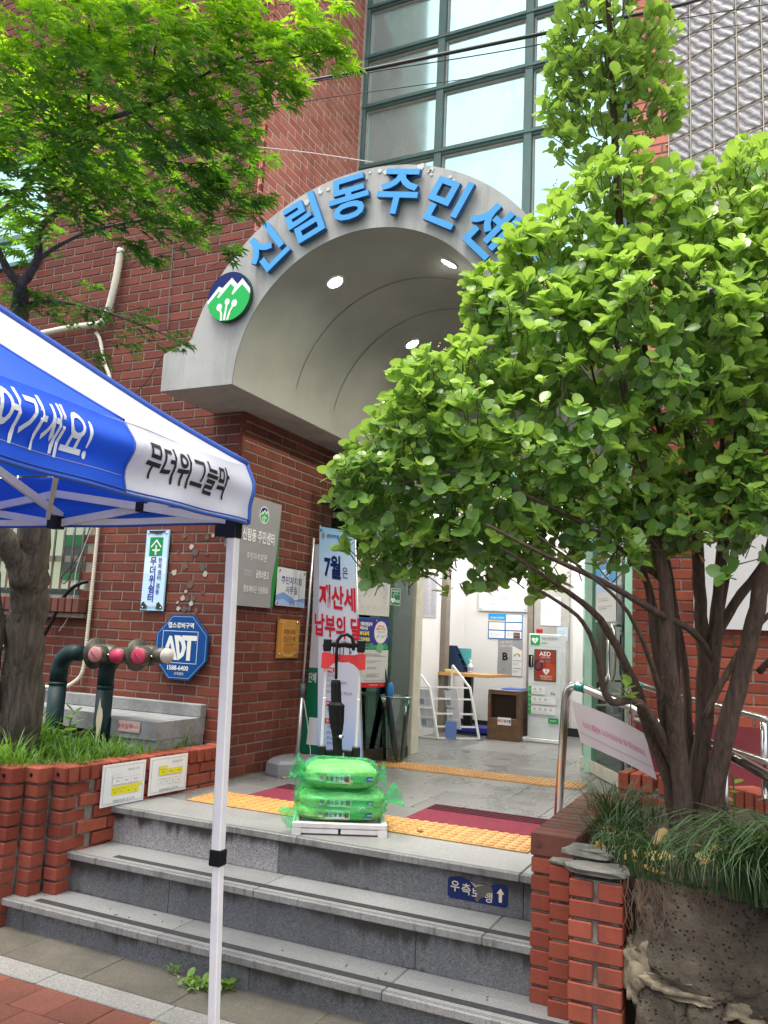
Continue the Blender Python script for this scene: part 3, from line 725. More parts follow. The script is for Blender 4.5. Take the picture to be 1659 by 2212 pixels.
CAN = mb.build('entrance_canopy', plain('soffit', (.36, .355, .33), .6), B)
CAN.data.materials.clear(); CAN.data.materials.append(M_CANOPY)
# drip lip and inner edge trim of the arch
m = MB(); m.smooth = True
n_i = len(inn_)
m.add([(x, YF + .004, z) for x, z in inn_] + [(x, Yb, z) for x, z in inn_], [(k, k + 1, n_i + k + 1, n_i + k) for k in range(n_i - 1)]); m.build('barrel_ceiling', M_BARREL, CAN)
for yy in (4.62, 5.16):
    pp = arcpts(RI - .002, math.radians(168), math.radians(10), 40)
    m = MB(); m.add([(x, yy, z) for x, z in pp] + [(x, yy + .006, z) for x, z in pp], [(k, k + 1, 41 + k + 1, 41 + k) for k in range(40)]); m.build('panel_seam', plain('seam dirt', (.10, .10, .09), .9), CAN)
# rear tympanum and ceiling behind the arch
m = MB(); pp = arcpts(RI + .02, PI, 0, 40); m.add([(x, Yb - .004, z) for x, z in pp], [tuple(range(41))]); m.build('arch_end_wall', M_BARREL, CAN)
LAMPS = [(-2.45, 4.31), (-1.68, 4.31), (-2.43, 5.51), (-1.68, 5.51)]
for lx, ly in LAMPS:
    a = math.acos((lx - CXA) / RI); lz = CZA + RI * math.sin(a); nrm = Vector((-(lx - CXA), 0, -(lz - CZA))).normalized()
    q = nrm.to_track_quat('Z', 'Y').to_matrix().to_4x4(); q.translation = Vector((lx, ly, lz))
    m = MB(); m.smooth = True; m.lathe([(.062, -.02), (.064, .004), (.058, .012), (.050, .012), (.046, .004), (.046, -.02)], q, 24); L_ = m.build('downlight', M_WHITE, CAN)
    m = MB(); m.lathe([(.045, .001), (.045, .006), (.02, .009)], q, 20); m.build('lens', M_LAMP, L_)
    lt = bpy.data.lights.new('downlight_lamp', 'SPOT'); lt.energy = 26; lt.spot_size = math.radians(125); lt.spot_blend = .8; lt.shadow_soft_size = .04; lt.color = (1, .94, .80)
    lo = bpy.data.objects.new('downlight_lamp', lt); COL.objects.link(lo); lo.matrix_world = (-nrm).to_track_quat('Z', 'Y').to_matrix().to_4x4(); lo.location = Vector((lx, ly, lz)) + nrm * .03; lo.parent = L_
# raised blue letters round the arch
M_LBLUE = plain('letter blue', (.04, .31, .68), .35, 0, .06, 5); M_LSIDE = plain('letter side', (.03, .12, .30), .5)
for ch, ang, rot in (('신', 128.5, 0), ('림', 112, 0), ('동', 95, 0), ('주', 77.5, 0), ('민', 60, 0), ('센', 42.5, 0), ('터', 25.5, 0)):
    vs, fs = text2d(ch, .272, bold=.024, sx=1.0, res=3)
    a = math.radians(ang); rr = 1.03; cx, cz = CXA + rr * math.cos(a), CZA + rr * math.sin(a); t_ = a - PI / 2
    def Fq(x, y, d): return (cx + x * math.cos(t_) - y * math.sin(t_), YF - .012 - d, cz + x * math.sin(t_) + y * math.cos(t_))
    me = bpy.data.meshes.new('letter'); n = len(vs)
    ed = {}
    for f in fs:
        for i in range(len(f)):
            k = (f[i], f[(i + 1) % len(f)]); ed[k] = ed.get(k, 0) + 1
    bd = [k for k in ed if (k[1], k[0]) not in ed]
    V = [Fq(x, y, .034) for x, y in vs] + [Fq(x, y, 0) for x, y in vs]
    F = list(fs) + [(b, a_, n + a_, n + b) for a_, b in bd]
    me.from_pydata(V, [], F); me.materials.append(M_LBLUE); me.materials.append(M_LSIDE)
    me.polygons.foreach_set('material_index', [0] * len(fs) + [1] * len(bd)); me.update(); ob('letter', me, CAN)
# round emblem on the canopy
def Fe(a, b, d=0.0): return Vector((a, YF - .010 - d, b))
m = MB(); cyv = [Fe(-2.943 + .157 * math.cos(2 * PI * k / 40), 3.405 + .157 * math.sin(2 * PI * k / 40), d) for d in (0, .03) for k in range(40)]
m.add(cyv, [tuple(range(40))[::-1], tuple(range(40, 80))] + [(k, (k + 1) % 40, 40 + (k + 1) % 40, 40 + k) for k in range(40)])
EM = m.build('emblem_disc', P((.03, .08, .05)), CAN)
stamp(lambda a, b, d: Fe(a, b, .03 + d), emblem(-2.943, 3.405, .156), 'emblem', EM)

# door wall, frame, lobby
M_FRM = plain('black door frame', (.015, .018, .018), .35)
m = MB(); m.bx(-2.975, -2.885, 6.50, 6.58, LZ, 2.86); m.bx(-2.72, -1.36, 6.55, 6.62, 2.62, 2.70); m.build('door_frame', M_FRM, B)
m = MB(); m.bx(-1.33, -1.27, 6.6, 6.68, LZ, 2.86); m.build('mint_jamb', M_MINT, B)
m = MB(); m.bx(-2.884, -2.80, 6.46, 6.60, LZ, 2.86, .003); m.build('mint_jamb', M_MINT, B)
m = MB(); m.bx(-2.799, -2.725, 6.50, 6.66, LZ, 2.86, .003); m.build('cream_jamb', M_CREAM, B)
m = MB(); m.bx(-3.17, -2.976, 6.53, 6.545, LZ, 2.86); m.build('side_glass', M_DOORG, B)
m = MB(); m.bx(-1.27, XR, 6.62, 6.635, LZ, 2.86); m.build('side_glass', M_DOORG, B)
m = MB(); m.bx(-2.72, -1.36, 6.58, 6.592, 2.71, 2.86); m.build('transom_glass', M_DOORG, B)
m = MB(); m.bx(XR + .001, XR + .02, YR, 6.7, -.1, 3.0); m.build('right_reveal', M_MORT, B)
# lobby shell
m = MB(); m.bx(-3.34, .6, 9.0, 9.1, LZ - .1, 3.0); m.bx(-4.6, -3.17, 8.3, 8.34, LZ - .1, 3.0); m.bx(-3.20, -3.17, 8.34, 9.0, LZ, 3.0); m.bx(-.95, -.85, 6.7, 9, LZ, 3.0); m.bx(-3.174, -3.160, 6.64, 8.22, LZ, 2.97)
m.build('lobby_wall', M_WPAINT, B)
m = MB(); m.bx(-3.17, -3.10, 8.22, 8.34, LZ, 2.98); m.bx(-2.42, -2.36, 8.93, 9, LZ, 2.98); m.build('lobby_column', plain('grey brown trim', (.20, .17, .14), .5), B)
m = MB(); m.bx(-2.355, -1.97, 8.96, 9.0, LZ, 2.7); m.build('lobby_door_panel', plain('grey door panel', (.34, .33, .30), .5), B)
m = MB(); m.bx(-4.6, .6, 6.63, 9.1, 2.98, 3.05); m.build('lobby_ceiling', M_WPAINT, B)
m = MB(); m.bx(-3.2, .5, 8.96, 8.999, LZ + .001, LZ + .085); m.bx(-4.5, -3.2, 8.26, 8.299, LZ + .001, LZ + .085); m.build('skirting', plain('black skirting', (.015, .015, .015), .5), B)
for lx, ly in ((-2.9, 7.6), (-1.7, 7.6), (-2.2, 8.5)):
    m = MB(); m.bx(lx - .3, lx + .3, ly - .12, ly + .12, 2.955, 2.975); m.build('ceiling_light', M_TUBE, B)
    lt = bpy.data.lights.new('ceiling_lamp', 'AREA'); lt.shape = 'RECTANGLE'; lt.size = .6; lt.size_y = .24; lt.energy = 8; lt.color = (1, .97, .93)
    lo = bpy.data.objects.new('ceiling_lamp', lt); COL.objects.link(lo); lo.location = (lx, ly, 2.95); lo.parent = B
# inner leaf plane of the curtain: dark room behind
m = MB(); m.bx(XP + .02, XR, 6.0, 6.05, 3.95, 9); m.build('back_panel', plain('room behind glass', (.12, .13, .13), .9), B)
m = MB(); m.bx(-9, 5, YP + .3, 9.3, 9, 9.1); m.build('roof', M_CONC, B)

# glass block wall of the stair tower
u_ = Vector((.90544, -.42448, 0)); n_ = Vector((-.42448, -.90544, 0)); o_ = Vector((-.55, 5.45, 0))
m = MB(); 
def Fg(a, z, d): return o_ + u_ * a + n_ * d + Vector((0, 0, z))
m.prism([(-.03, 3.0), (2.2, 3.0), (2.2, 9), (-.03, 9)], lambda a, z, d: Fg(a, z, d), -.08, 0)
GB = m.build('glass_block_wall', M_GJOINT, B)
cnt = 0
gm = []
for v_ in range(3):
    q = MB(); q.box((0, 0, 0), (.0735, .02, .081), None, .008); gm.append(q.mesh('glass_block', M_GBLOCK))
for i in range(13):
    for k in range(34):
        c = Fg(.075 + i * .161, 3.1 + k * .178, .006)
        if not inview(c, 80): continue
        M = Matrix((u_, -n_, Vector((0, 0, 1)))).transposed().to_4x4(); M.translation = c; ob('glass_block', gm[R_.randrange(3)], GB, M=M)
m = MB()
for i in range(14): m.bar(Fg(-.006 + i * .161, 3, .012), Fg(-.006 + i * .161, 9, .012), .016, .006)
for k in range(34): m.bar(Fg(-.03, 3.011 + k * .178, .0125), Fg(2.1, 3.011 + k * .178, .0125), .014, .005)
m.build('joint_grid', M_GJOINT, GB)
# left door leaf and right door leaf
def leaf(name, A, Bp, z1, label_, rail_mat, flip):
    A = Vector((A[0], A[1], 0)); Bv = Vector((Bp[0], Bp[1], 0)); u = (Bv - A).normalized(); L = (Bv - A).length; n = Vector((u.y, -u.x, 0))
    def F(a, z, d=0.0): return A + u * a + n * d + Vector((0, 0, z))
    m = MB(); m.prism([(0, LZ + .095), (L, LZ + .095), (L, z1), (0, z1)], F, -.006, .006); D = m.build(name, M_DOORG, B)
    m = MB(); m.prism([(0, LZ + .008), (L, LZ + .008), (L, LZ + .094), (0, LZ + .094)], F, -.02, .02); m.build('bottom_rail', rail_mat, D)
    m = MB(); m.prism([(0, z1 + .001), (L, z1 + .001), (L, z1 + .06), (0, z1 + .06)], F, -.02, .02); m.build('top_rail', rail_mat, D)
    return D, F, L
M_RAILB = plain('bronze rail', (.085, .07, .055), .35, .6)
DL, FL_, LL = leaf('door_leaf', (-3.0, 5.44), (-2.69, 6.32), 2.56, '', M_RAILB, 0)
DR, FR_, LR = leaf('door_leaf', (-1.379, 6.809), (-.934, 5.987), 2.56, '', M_CREAM, 0)
m = MB(); m.smooth = True
pts = [FR_(.78, 1.52, .05), FR_(.84, 1.56, .05), FR_(.89, 1.52, .05), FR_(.90, 1.36, .05), FR_(.88, 1.22, .05), FR_(.82, 1.17, .05), FR_(.77, 1.22, .05), FR_(.76, 1.36, .05), FR_(.775, 1.5, .05)]
m.tube(pts, .011, 8); m.tube([FR_(.84, 1.56, .0), FR_(.84, 1.56, .05)], .008, 8); m.tube([FR_(.82, 1.17, 0), FR_(.82, 1.17, .05)], .008, 8); m.build('pull_handle', M_STEEL, DR)
m = MB(); m.prism([(.905, LZ + .1), (.92, LZ + .1), (.92, 2.55), (.905, 2.55)], FR_, -.008, .008); m.build('edge_seal', M_FRM, DR)

# flakes of peeling paint on the canopy crown, glue blots on the brick pier
M_FLAKE = plain('peeling paint', (.60, .60, .58), .7, 0, .15, 40)
fr = random.Random(12)
def blot(c, r_, axis, mat, name, parent, seed):
    q = random.Random(seed); n = 11; pts = []
    for k in range(n):
        a = 2 * PI * k / n; rr = r_ * q.uniform(.72, 1.15); pts.append((c[0] + rr * math.cos(a), c[1] - .0015, c[2] + rr * math.sin(a)))
    m = MB(); m.add(pts + [(p[0], p[1] + .004, p[2]) for p in pts], [tuple(range(n))[::-1]] + [(k, (k + 1) % n, n + (k + 1) % n, n + k) for k in range(n)]); return m.build(name, mat, parent)
for i in range(26):
    a = math.radians(fr.choice((62, 66, 70, 73, 84, 88, 98, 104, 112, 118)) + fr.uniform(-3, 3)); rr = fr.uniform(1.12, 1.2)
    blot((CXA + rr * math.cos(a), YF - .003, CZA + rr * math.sin(a)), fr.uniform(.006, .022), 1, M_FLAKE, 'paint_flake', CAN, i)
GLM = [plain('dark glue blot', (.10, .075, .065), .5), plain('pale glue blot', (.42, .39, .34), .6), plain('brown glue blot', (.13, .07, .055), .45)]
for i, (px_, pz_, r_, k) in enumerate(((-3.60, 2.02, .024, 2), (-3.41, 2.01, .018, 0), (-3.36, 2.02, .013, 1), (-3.53, 1.945, .018, 1), (-3.50, 1.91, .026, 0), (-3.64, 1.91, .011, 0), (-3.40, 1.90, .016, 2), (-3.57, 1.82, .028, 2), (-3.43, 1.81, .026, 0), (-3.66, 1.77, .021, 1), (-3.40, 1.765, .020, 1), (-3.52, 1.69, .03, 2), (-3.55, 1.645, .012, 1), (-3.41, 1.64, .015, 2), (-3.57, 1.60, .018, 1), (-3.53, 1.595, .016, 0), (-3.48, 1.60, .017, 0), (-3.61, 1.57, .010, 1), (-3.50, 1.565, .017, 1), (-3.55, 1.53, .022, 0), (-3.60, 1.53, .016, 1), (-3.45, 1.52, .018, 2), (-3.51, 1.53, .016, 0))):
    blot((px_, YP - .0025, pz_), r_, 1, GLM[k], 'glue_blot', B, i + 50)
# ================================================================= LEFT PLANTER
LP = thing('brick_planter', 'red brick planter left of the steps with stepped corner stacks of brick', 'planter')
CZ0, CZ1 = .605, .684
m = MB(); e = .012
# wall core (mortar) following the stepped outline, soil inside
stacks = [(-3.245 - .085 * i, 3.257 - .092 * i) for i in range(0, 11)]
poly = [(-3.15 - e, YP), (-3.24 - e, 3.257 + e)]
for i, (sx, sy) in enumerate(stacks):
    poly += [(sx - e, sy + e), (sx - .085 - e, sy + e)]
poly += [(-6.5, 2.3), (-6.5, YP)]
bl = []
core = [(-3.15 - e, YP - .005), (-3.245 - e, 3.257 + e)] + [q for i, (sx, sy) in enumerate(stacks) for q in ((sx - e, sy + e), (sx - .085 - e, sy + e))] + [(-6.5, 2.36), (-6.5, YP - .005)]
mm = MB(); mm.prism(core[::-1], lambda u, v, d: Vector((u, v, d)), GZ - .02, CZ0 + .01); mm.build('planter_core', M_MORTP, LP)
def vox(x0, x1, y0, y1, z0, z1, mat, parent, name='brick', bev=.004, rot=0.0, jit=.002):
    m = MB(); L = ((x1 - x0) / 2, (y1 - y0) / 2, (z1 - z0) / 2)
    m.box((0, 0, 0), L, None, bev); o = m.build(name, mat, parent)
    o.location = ((x0 + x1) / 2 + R_.uniform(-jit, jit), (y0 + y1) / 2 + R_.uniform(-jit, jit), (z0 + z1) / 2); o.rotation_euler = (0, 0, rot + R_.uniform(-.01, .01)); return o
dirw = math.atan2(YP - 3.257, -3.15 + 3.245)   # long side wall
k = 0; z = CZ0 - .010
while z > GZ - .05:
    for i, (sx, sy) in enumerate(stacks):
        if i == 0: continue
        if inview((sx, sy, z), 90): vox(sx - .083, sx, sy, sy + .085, z - .057, z, M_BRICKP, LP)
    # corner brick: header or stretcher turning the corner
    sx, sy = stacks[0]
    vox(sx - .083, sx, sy, sy + (.09 if k % 2 else .175), z - .057, z, M_BRICKP, LP)
    k += 1; z -= .067
course_wall(bl, (-3.243, 3.262), dirw, .0, 1.21, CZ0 - .067 * 8, CZ0, M_BRICKP, off=1, prot=.006)
bl2 = []
for M, me in bl:
    t = M.translation; s_ = (t.y - 3.262)
    if s_ < .14: continue
    bl2.append((M, me))
place_bricks(bl2, LP, 300)
# rowlock cap
n_cap = 18; L_ = math.hypot(.095, YP - 3.257)
for i in range(n_cap):
    a = .045 + i * .0672
    if a > 1.2: break
    x = -3.243 + .078 * a + .0; y = 3.262 + a
    o = vox(-.115, .012, -.0285, .0285, CZ0, CZ1 + R_.uniform(-.003, .003), M_BRICKP, LP, 'cap_brick', .005); o.location.x += x; o.location.y += y; o.rotation_euler.z = R_.uniform(-.03, .03)
for i, (sx, sy) in enumerate(stacks):
    o = vox(sx - .088 - .07, sx + .005, sy - .004, sy + .10, CZ0, CZ1 + R_.uniform(-.002, .002), M_BRICKP, LP, 'cap_brick', .006)
    mm = MB(); mm.cyl((0, 0, 0), (0, .003, 0), .0095, 10); q = mm.build('plug_hole', M_BLACK, LP); q.location = (sx - .045, sy - .0075, (CZ0 + CZ1) / 2)
m = MB(); m.prism([(-3.28, YP - .02), (-3.36, 3.36), (-4.3, 2.55), (-6.3, 2.5), (-6.3, YP - .02)], lambda u, v, d: Vector((u, v, d)), .55, .64); m.build('soil', M_SOIL, LP)
# evacuation plan boards on the wall side
def wallF(y0, z0):
    u = Vector((.078, 1, 0)).normalized(); n = Vector((u.y, -u.x, 0)); o = Vector((-3.243 + .078 * (y0 - 3.262), y0, z0)) + n * .022
    return lambda a, b, d=0.0: o + u * a + n * d + Vector((0, 0, b))
YEL = (.78, .72, .02); LG = (.45, .45, .47)
def plan(F, w, h, lo):
    it = [('r', LG, .012, .012, w - .012, h - .012), ('r', WHITE, .0145, .0145, w - .0145, h - .0145)]
    x0, x1 = w * .22, w * .86
    def cell(a, b, c, d, col): return [('r', LG, a, b, c, d), ('r', col, a + .0012, b + .0012, c - .0012, d - .0012)]
    yl = YEL if lo else WHITE; yh = WHITE if lo else YEL
    for i in range(4):
        a = x0 + (x1 - x0) * i / 4; it += cell(a, h * .24, a + (x1 - x0) / 4, h * .40, yl)
        it.append(('t', INK, ('강당', '창고', '계단', '복도')[i], a + (x1 - x0) / 8, h * .31, .010))
    it += [('r', yl, x0, h * .405, w * .95 if lo else x1, h * .46)]
    for i in range(3):
        a = x0 + (x1 - x0) * i / 3; it += cell(a, h * .50, a + (x1 - x0) / 3, h * .66, yh)
        it.append(('t', INK, ('사무실', '민원실', '회의실')[i], a + (x1 - x0) / 6, h * .58, .010))
    for i in range(2):
        a = x0 + (x1 - x0) * i / 6; it += cell(a, h * .665, a + (x1 - x0) / 6, h * .75, yh)
    for sx in (w * .1, w * .88):
        for k in range(4): it.append(('r', LG, sx, h * (.27 + .035 * k), sx + w * .08, h * (.272 + .035 * k)))
    it.append(('t', INK, '지하1층 ' + ('1구역' if lo else '2구역'), w * .68, h * .83, .013)); it.append(('t', INK, '연결살수설비 송수구역', w * .5, h * .11, .015))
    return it
F = wallF(3.475, .455); plate('plan_board', 'white plan board with its lower cells yellow on the left brick planter', 'sign', F, .305, .215, .004, P(WHITE), plan(F, .305, .215, True))
F = wallF(3.815, .468); plate('plan_board', 'white plan board with its upper cells yellow on the left brick planter', 'sign', F, .30, .205, .004, P(WHITE), plan(F, .30, .205, False))

# ================================================================= RIGHT PLANTER
RP = thing('brick_planter', 'red brick and basalt planter right of the steps holding the round-leaved shrub', 'planter')
m = MB(); m.bx(-.855, -.70, 3.32, 4.40, GZ, .60); m.bx(-.76, -.69, 3.24, 3.4, GZ, .60); m.bx(-.645, -.49, 3.06, 3.3, GZ, .61); m.build('planter_core', M_MORTP, RP)
z = .595; k = 0
while z > GZ - .06:
    if z > TZ1 - .03: vox(-.862, -.785, 3.306, 3.40, z - .057, z, M_BRICKP, RP)
    vox(-.772, -.695, 3.228, 3.30, z - .057, z, M_BRICKP, RP)
    zz = z + .012
    if k % 2: vox(-.66, -.478, 3.045, 3.14, zz - .057, zz, M_BRICKP, RP)
    else: vox(-.66, -.578, 3.045, 3.14, zz - .057, zz, M_BRICKP, RP); vox(-.562, -.478, 3.045, 3.14, zz - .057, zz, M_BRICKP, RP)
    vox(-.595, -.485, 3.15, 3.24, zz - .057, zz, M_BRICKP, RP)
    k += 1; z -= .067
for i in range(16):
    y = 3.30 + i * .0668; vox(-.866, -.690, y, y + .0535, .602, .686 + R_.uniform(-.002, .002), M_CAP, RP, 'cap_brick', .004)
for xx in (-.832, -.722):
    mm = MB(); mm.cyl((xx, 3.2965, .647), (xx, 3.2995, .647), .0105, 10); mm.build('plug_hole', plain('plug', (.10, .045, .03), .9), RP)
M_SLAB = mortar('dirty broken slab', (.20, .19, .17), (.06, .055, .045), .7)
# broken cement slabs on top of the front stack
def chunk(parent, name, c, s_, mat, seed, rot=0, sub=2):
    r = random.Random(seed); m = MB(); m.sphere((0, 0, 0), 1, 10, 7)
    vs = []
    for v in m.v:
        v = Vector(v); f = 1 + .25 * (r.random() - .5); p = Vector([math.copysign(abs(t) ** .55, t) for t in v]) * f
        vs.append((p.x * s_[0], p.y * s_[1], p.z * s_[2]))
    m.v = vs; o = m.build(name, mat, parent); o.location = c; o.rotation_euler = (0, 0, rot); return o
chunk(RP, 'broken_slab', (-.575, 3.10, .640), (.105, .07, .014), M_SLAB, 3, .05); chunk(RP, 'broken_slab', (-.62, 3.19, .672), (.09, .06, .016), M_SLAB, 5, -.1); chunk(RP, 'broken_slab', (-.73, 3.26, .606), (.05, .04, .008), M_MORTP, 8)
# basalt blocks (displaced, pitted)
from mathutils import noise as mn
def rock(c, s_, seed, mat=M_BASALT, n=26, name='basalt_block', amp=.10, parent=RP):
    off = Vector((seed * 3.7, seed * 1.3, seed)); vs = []; N = n
    m = MB(); m.smooth = True; m.sphere((0, 0, 0), 1, N * 2, N)
    for v in m.v:
        v = Vector(v); p = Vector([math.copysign(abs(t) ** .5, t) for t in v])
        f = 1 + amp * mn.noise(p * 1.6 + off) + amp * .5 * mn.noise(p * 4 + off) + amp * .22 * mn.noise(p * 11 + off)
        pit = mn.noise(p * 19 + off); f -= max(0, pit - .18) * .10
        p *= f; vs.append((p.x * s_[0], p.y * s_[1], p.z * s_[2]))
    m.v = vs; o = m.build(name, mat, parent); o.location = c; return o
rock((-.235, 3.19, .455), (.215, .16, .17), 1, n=56, amp=.17); rock((-.14, 3.19, .385), (.10, .15, .085), 9, n=30); rock((-.355, 3.17, .225), (.098, .13, .105), 2, n=40, amp=.15); rock((-.215, 3.17, .215), (.066, .13, .105), 3, n=34, amp=.15)
rock((-.045, 3.19, .42), (.10, .14, .17), 4, n=30); rock((-.09, 3.18, .16), (.07, .12, .09), 5, n=26); rock((.04, 3.2, .2), (.08, .12, .14), 6); rock((-.30, 3.17, .02), (.16, .13, .10), 7); rock((-.05, 3.17, .0), (.11, .13, .09), 8)
rock((.2, 3.2, .45), (.15, .15, .2), 11); rock((.22, 3.2, .1), (.13, .14, .15), 12)
rock((-.43, 3.15, .34), (.055, .10, .10), 21, M_CEMENT, 34, 'cement_patch', .3); rock((-.30, 3.13, .318), (.125, .10, .034), 22, M_CEMENT, 34, 'cement_patch', .35); rock((-.10, 3.13, .285), (.065, .07, .04), 23, M_CEMENT, 34, 'cement_patch', .35); rock((-.16, 3.15, .31), (.06, .07, .03), 24, M_CEMENT, 16, 'cement_patch')
m = MB(); m.bx(-.52, .5, 3.2, 3.6, GZ, .55); m.build('rubble_core', M_SOIL, RP)
m = MB(); m.prism([(-.70, 3.30), (-.60, 3.14), (.5, 3.12), (.6, 4.9), (-.70, 4.45)], lambda u, v, d: Vector((u, v, d)), .45, .63); m.build('soil', M_SOIL, RP)
# low ramp wall with soldier cap behind the shrub
RW = thing('ramp_wall', 'low brick wall with a soldier cap carrying the ramp handrail behind the shrub', 'wall')
A_ = Vector((-.80, 5.05, 0)); B_ = Vector((-.70, 5.02, 0)); path = [(-.82, 5.05), (-.60, 5.02), (-.24, 4.96), (.0, 4.72), (.4, 4.2)]
pl = []; acc = 0
for (x0, y0), (x1, y1) in zip(path[:-1], path[1:]):
    L = math.hypot(x1 - x0, y1 - y0); a = math.atan2(y1 - y0, x1 - x0); t = 0
    m = MB(); nx, ny = math.sin(a), -math.cos(a)
    m.prism([(x0 - nx * .012, y0 - ny * .012), (x1 - nx * .012, y1 - ny * .012), (x1 - nx * .18, y1 - ny * .18), (x0 - nx * .18, y0 - ny * .18)], lambda u, v, d: Vector((u, v, d)), GZ, .60); m.build('wall_core', M_MORTP, RW)
    o_b = []; course_wall(o_b, (x0, y0), a, 0, L, .05, .60, M_BRICKP, prot=.004, cull=True); place_bricks(o_b, RW, 120)
    while t < L - .03:
        c = (x0 + math.cos(a) * (t + .033) - nx * .085, y0 + math.sin(a) * (t + .033) - ny * .085)
        o = vox(-.0285, .0285, -.09, .09, .605, .70, M_BRICKP, RW, 'cap_brick'); o.location.x += c[0]; o.location.y += c[1]; o.rotation_euler.z = a; t += .0672
m = MB(); m.bx(XR + .03, 1.9, YR - .022, YR - .001, -.1, .98); m.build('painted_plinth', M_MAROONW, B)
m = MB(); m.bx(-.7, 2, 5.06, YR - .03, .35, .62); struct('ramp', m, M_CONC)

# ================================================================= SIGNS
PW = Vector((1, 0, 0)); PS = Vector((0, 1, 0))
FY = YP - .015
F = frame((-3.905, FY, 1.51), PW); w_, h_ = .195, .551
IND = (.05, .05, .32)
it = [('r', (.52, .72, .86), .004, .02, w_ - .004, h_ - .02), ('r', (.66, .80, .90), .004, .25, w_ - .004, .36), ('r', GRN, .036, .37, w_ - .045, .50)]
it += [('p', WHITE, [(.045, .435), (.093, .487), (.14, .435), (.133, .428), (.093, .472), (.052, .428)]), ('p', (.72, .72, .6), [(.085, .378), (.099, .378), (.099, .402), (.128, .408), (.128, .418), (.1, .416), (.099, .446), (.087, .446), (.086, .416), (.06, .418), (.06, .408), (.085, .402)])]
for i, ch in enumerate('무더위쉼터'): it.append(('t', IND, ch, .080, .335 - i * .062, .058, dict(bold=.03)))
for i, ch in enumerate('한파쉼터'): it.append(('t', IND, ch, .140, .342 - i * .040, .034, dict(bold=.02)))
for i, ch in enumerate('겸용'): it.append(('t', IND, ch, .135, .168 - i * .040, .034, dict(bold=.02)))
it += [('t', INK, '관악구', .105, .519, .018), ('t', IND, 'SEOUL CENTER', .1, .027, .011)]
for x0, x1 in ((.0, .06), (.13, .19)):
    it.append(('p', (.04, .045, .03), [(x0 + .004, .012), (x1 - .01, .01), (x1, .03), (x1 - .02, .045), (x0 + .03, .06), (x0 + .01, .05)]))
it.append(('p', (.05, .045, .03), [(.02, .545), (.03, .53), (.08, .524), (.13, .526), (.165, .536), (.17, .546)]))
plate('shelter_sign', 'tall pale blue wall sign with a green house emblem and rusty corners', 'sign', F, w_, h_, .010, P(LBL), it, bolts=[(.02, .53, .007), (.175, .53, .007), (.02, .02, .007), (.175, .02, .007)])
# octagonal security sign
T = thing('octagon_sign', 'blue octagonal security sign with pale letters on the brick wall beside the hose valves', 'sign')
cx, cz, r8 = -3.527, 1.278, .2115
def Fo(a, b, d=0.0): return Vector((cx + a, FY - .005 - d, cz + b))
k8 = .414 * .97
oct_ = [(-r8, -r8 * k8), (-r8 * k8, -r8), (r8 * k8, -r8), (r8, -r8 * k8), (r8, r8 * k8), (r8 * k8, r8), (-r8 * k8, r8), (-r8, r8 * k8)]
m = MB(); m.prism(oct_, Fo, 0, .016); m.build('panel', P((.008, .06, .20)), T)
SB = (.006, .062, .235); PALE = (.72, .72, .66)
def ring8(k, c): return ('p', c, [(x * k, y * k) for x, y in oct_])
it = [ring8(.95, (.30, .42, .60)), ring8(.935, SB), ('r', (.6, .64, .70), -.155, -.105, .135, .105), ('r', SB, -.151, -.101, .131, .101)]
it += [('p', PALE, [(-.155, -.085), (-.125, -.085), (-.112, -.052), (-.062, -.052), (-.05, -.085), (-.02, -.085), (-.078, .070), (-.10, .070)]), ('p', SB, [(-.103, -.026), (-.071, -.026), (-.087, .025)]),
       ('p', PALE, [(-.058, .075), (-.01, .075), (.028, .05), (.045, .0), (.03, -.055), (-.012, -.087), (-.018, -.08)]), ('p', SB, [(-.02, .045), (.0, .03), (.012, .0), (.008, -.03), (-.002, -.045)]),
       ('p', PALE, [(.005, .077), (.128, .077), (.128, .045), (.083, .045), (.083, -.085), (.052, -.085), (.052, .045), (.015, .045)])]
it += [('t', PALE, '캡스경비구역', -.01, .142, .036, dict(bold=.03)), ('t', PALE, '1588-6400', -.01, -.135, .038, dict(bold=.025)), ('t', PALE, '고객센터', .0, -.172, .020), ('t', PALE, 'R', .121, .03, .009)]
stamp(lambda a, b, d: Fo(a, b, .016 + d), it, 'print', T)
# toilets sign
F = frame((-5.24, FY, 1.205), PW)
def person(c, x, sk):
    it = [('c', c, x, .150, .012, .014)]
    it.append(('p', c, [(x - .012, .132), (x + .012, .132), (x + .028, .075), (x + .012, .075), (x + .012, .025), (x - .012, .025), (x - .012, .075), (x - .028, .075)] if sk else [(x - .02, .132), (x + .02, .132), (x + .022, .078), (x + .014, .078), (x + .013, .02), (x - .013, .02), (x - .014, .078), (x - .022, .078)])); return it
plate('toilet_sign', 'grey toilet sign with a red and a blue figure, behind the maple trunk', 'sign', F, .16, .195, .006, P((.40, .42, .44)), person((.45, .06, .06), .045, 1) + person((.03, .14, .42), .115, 0))
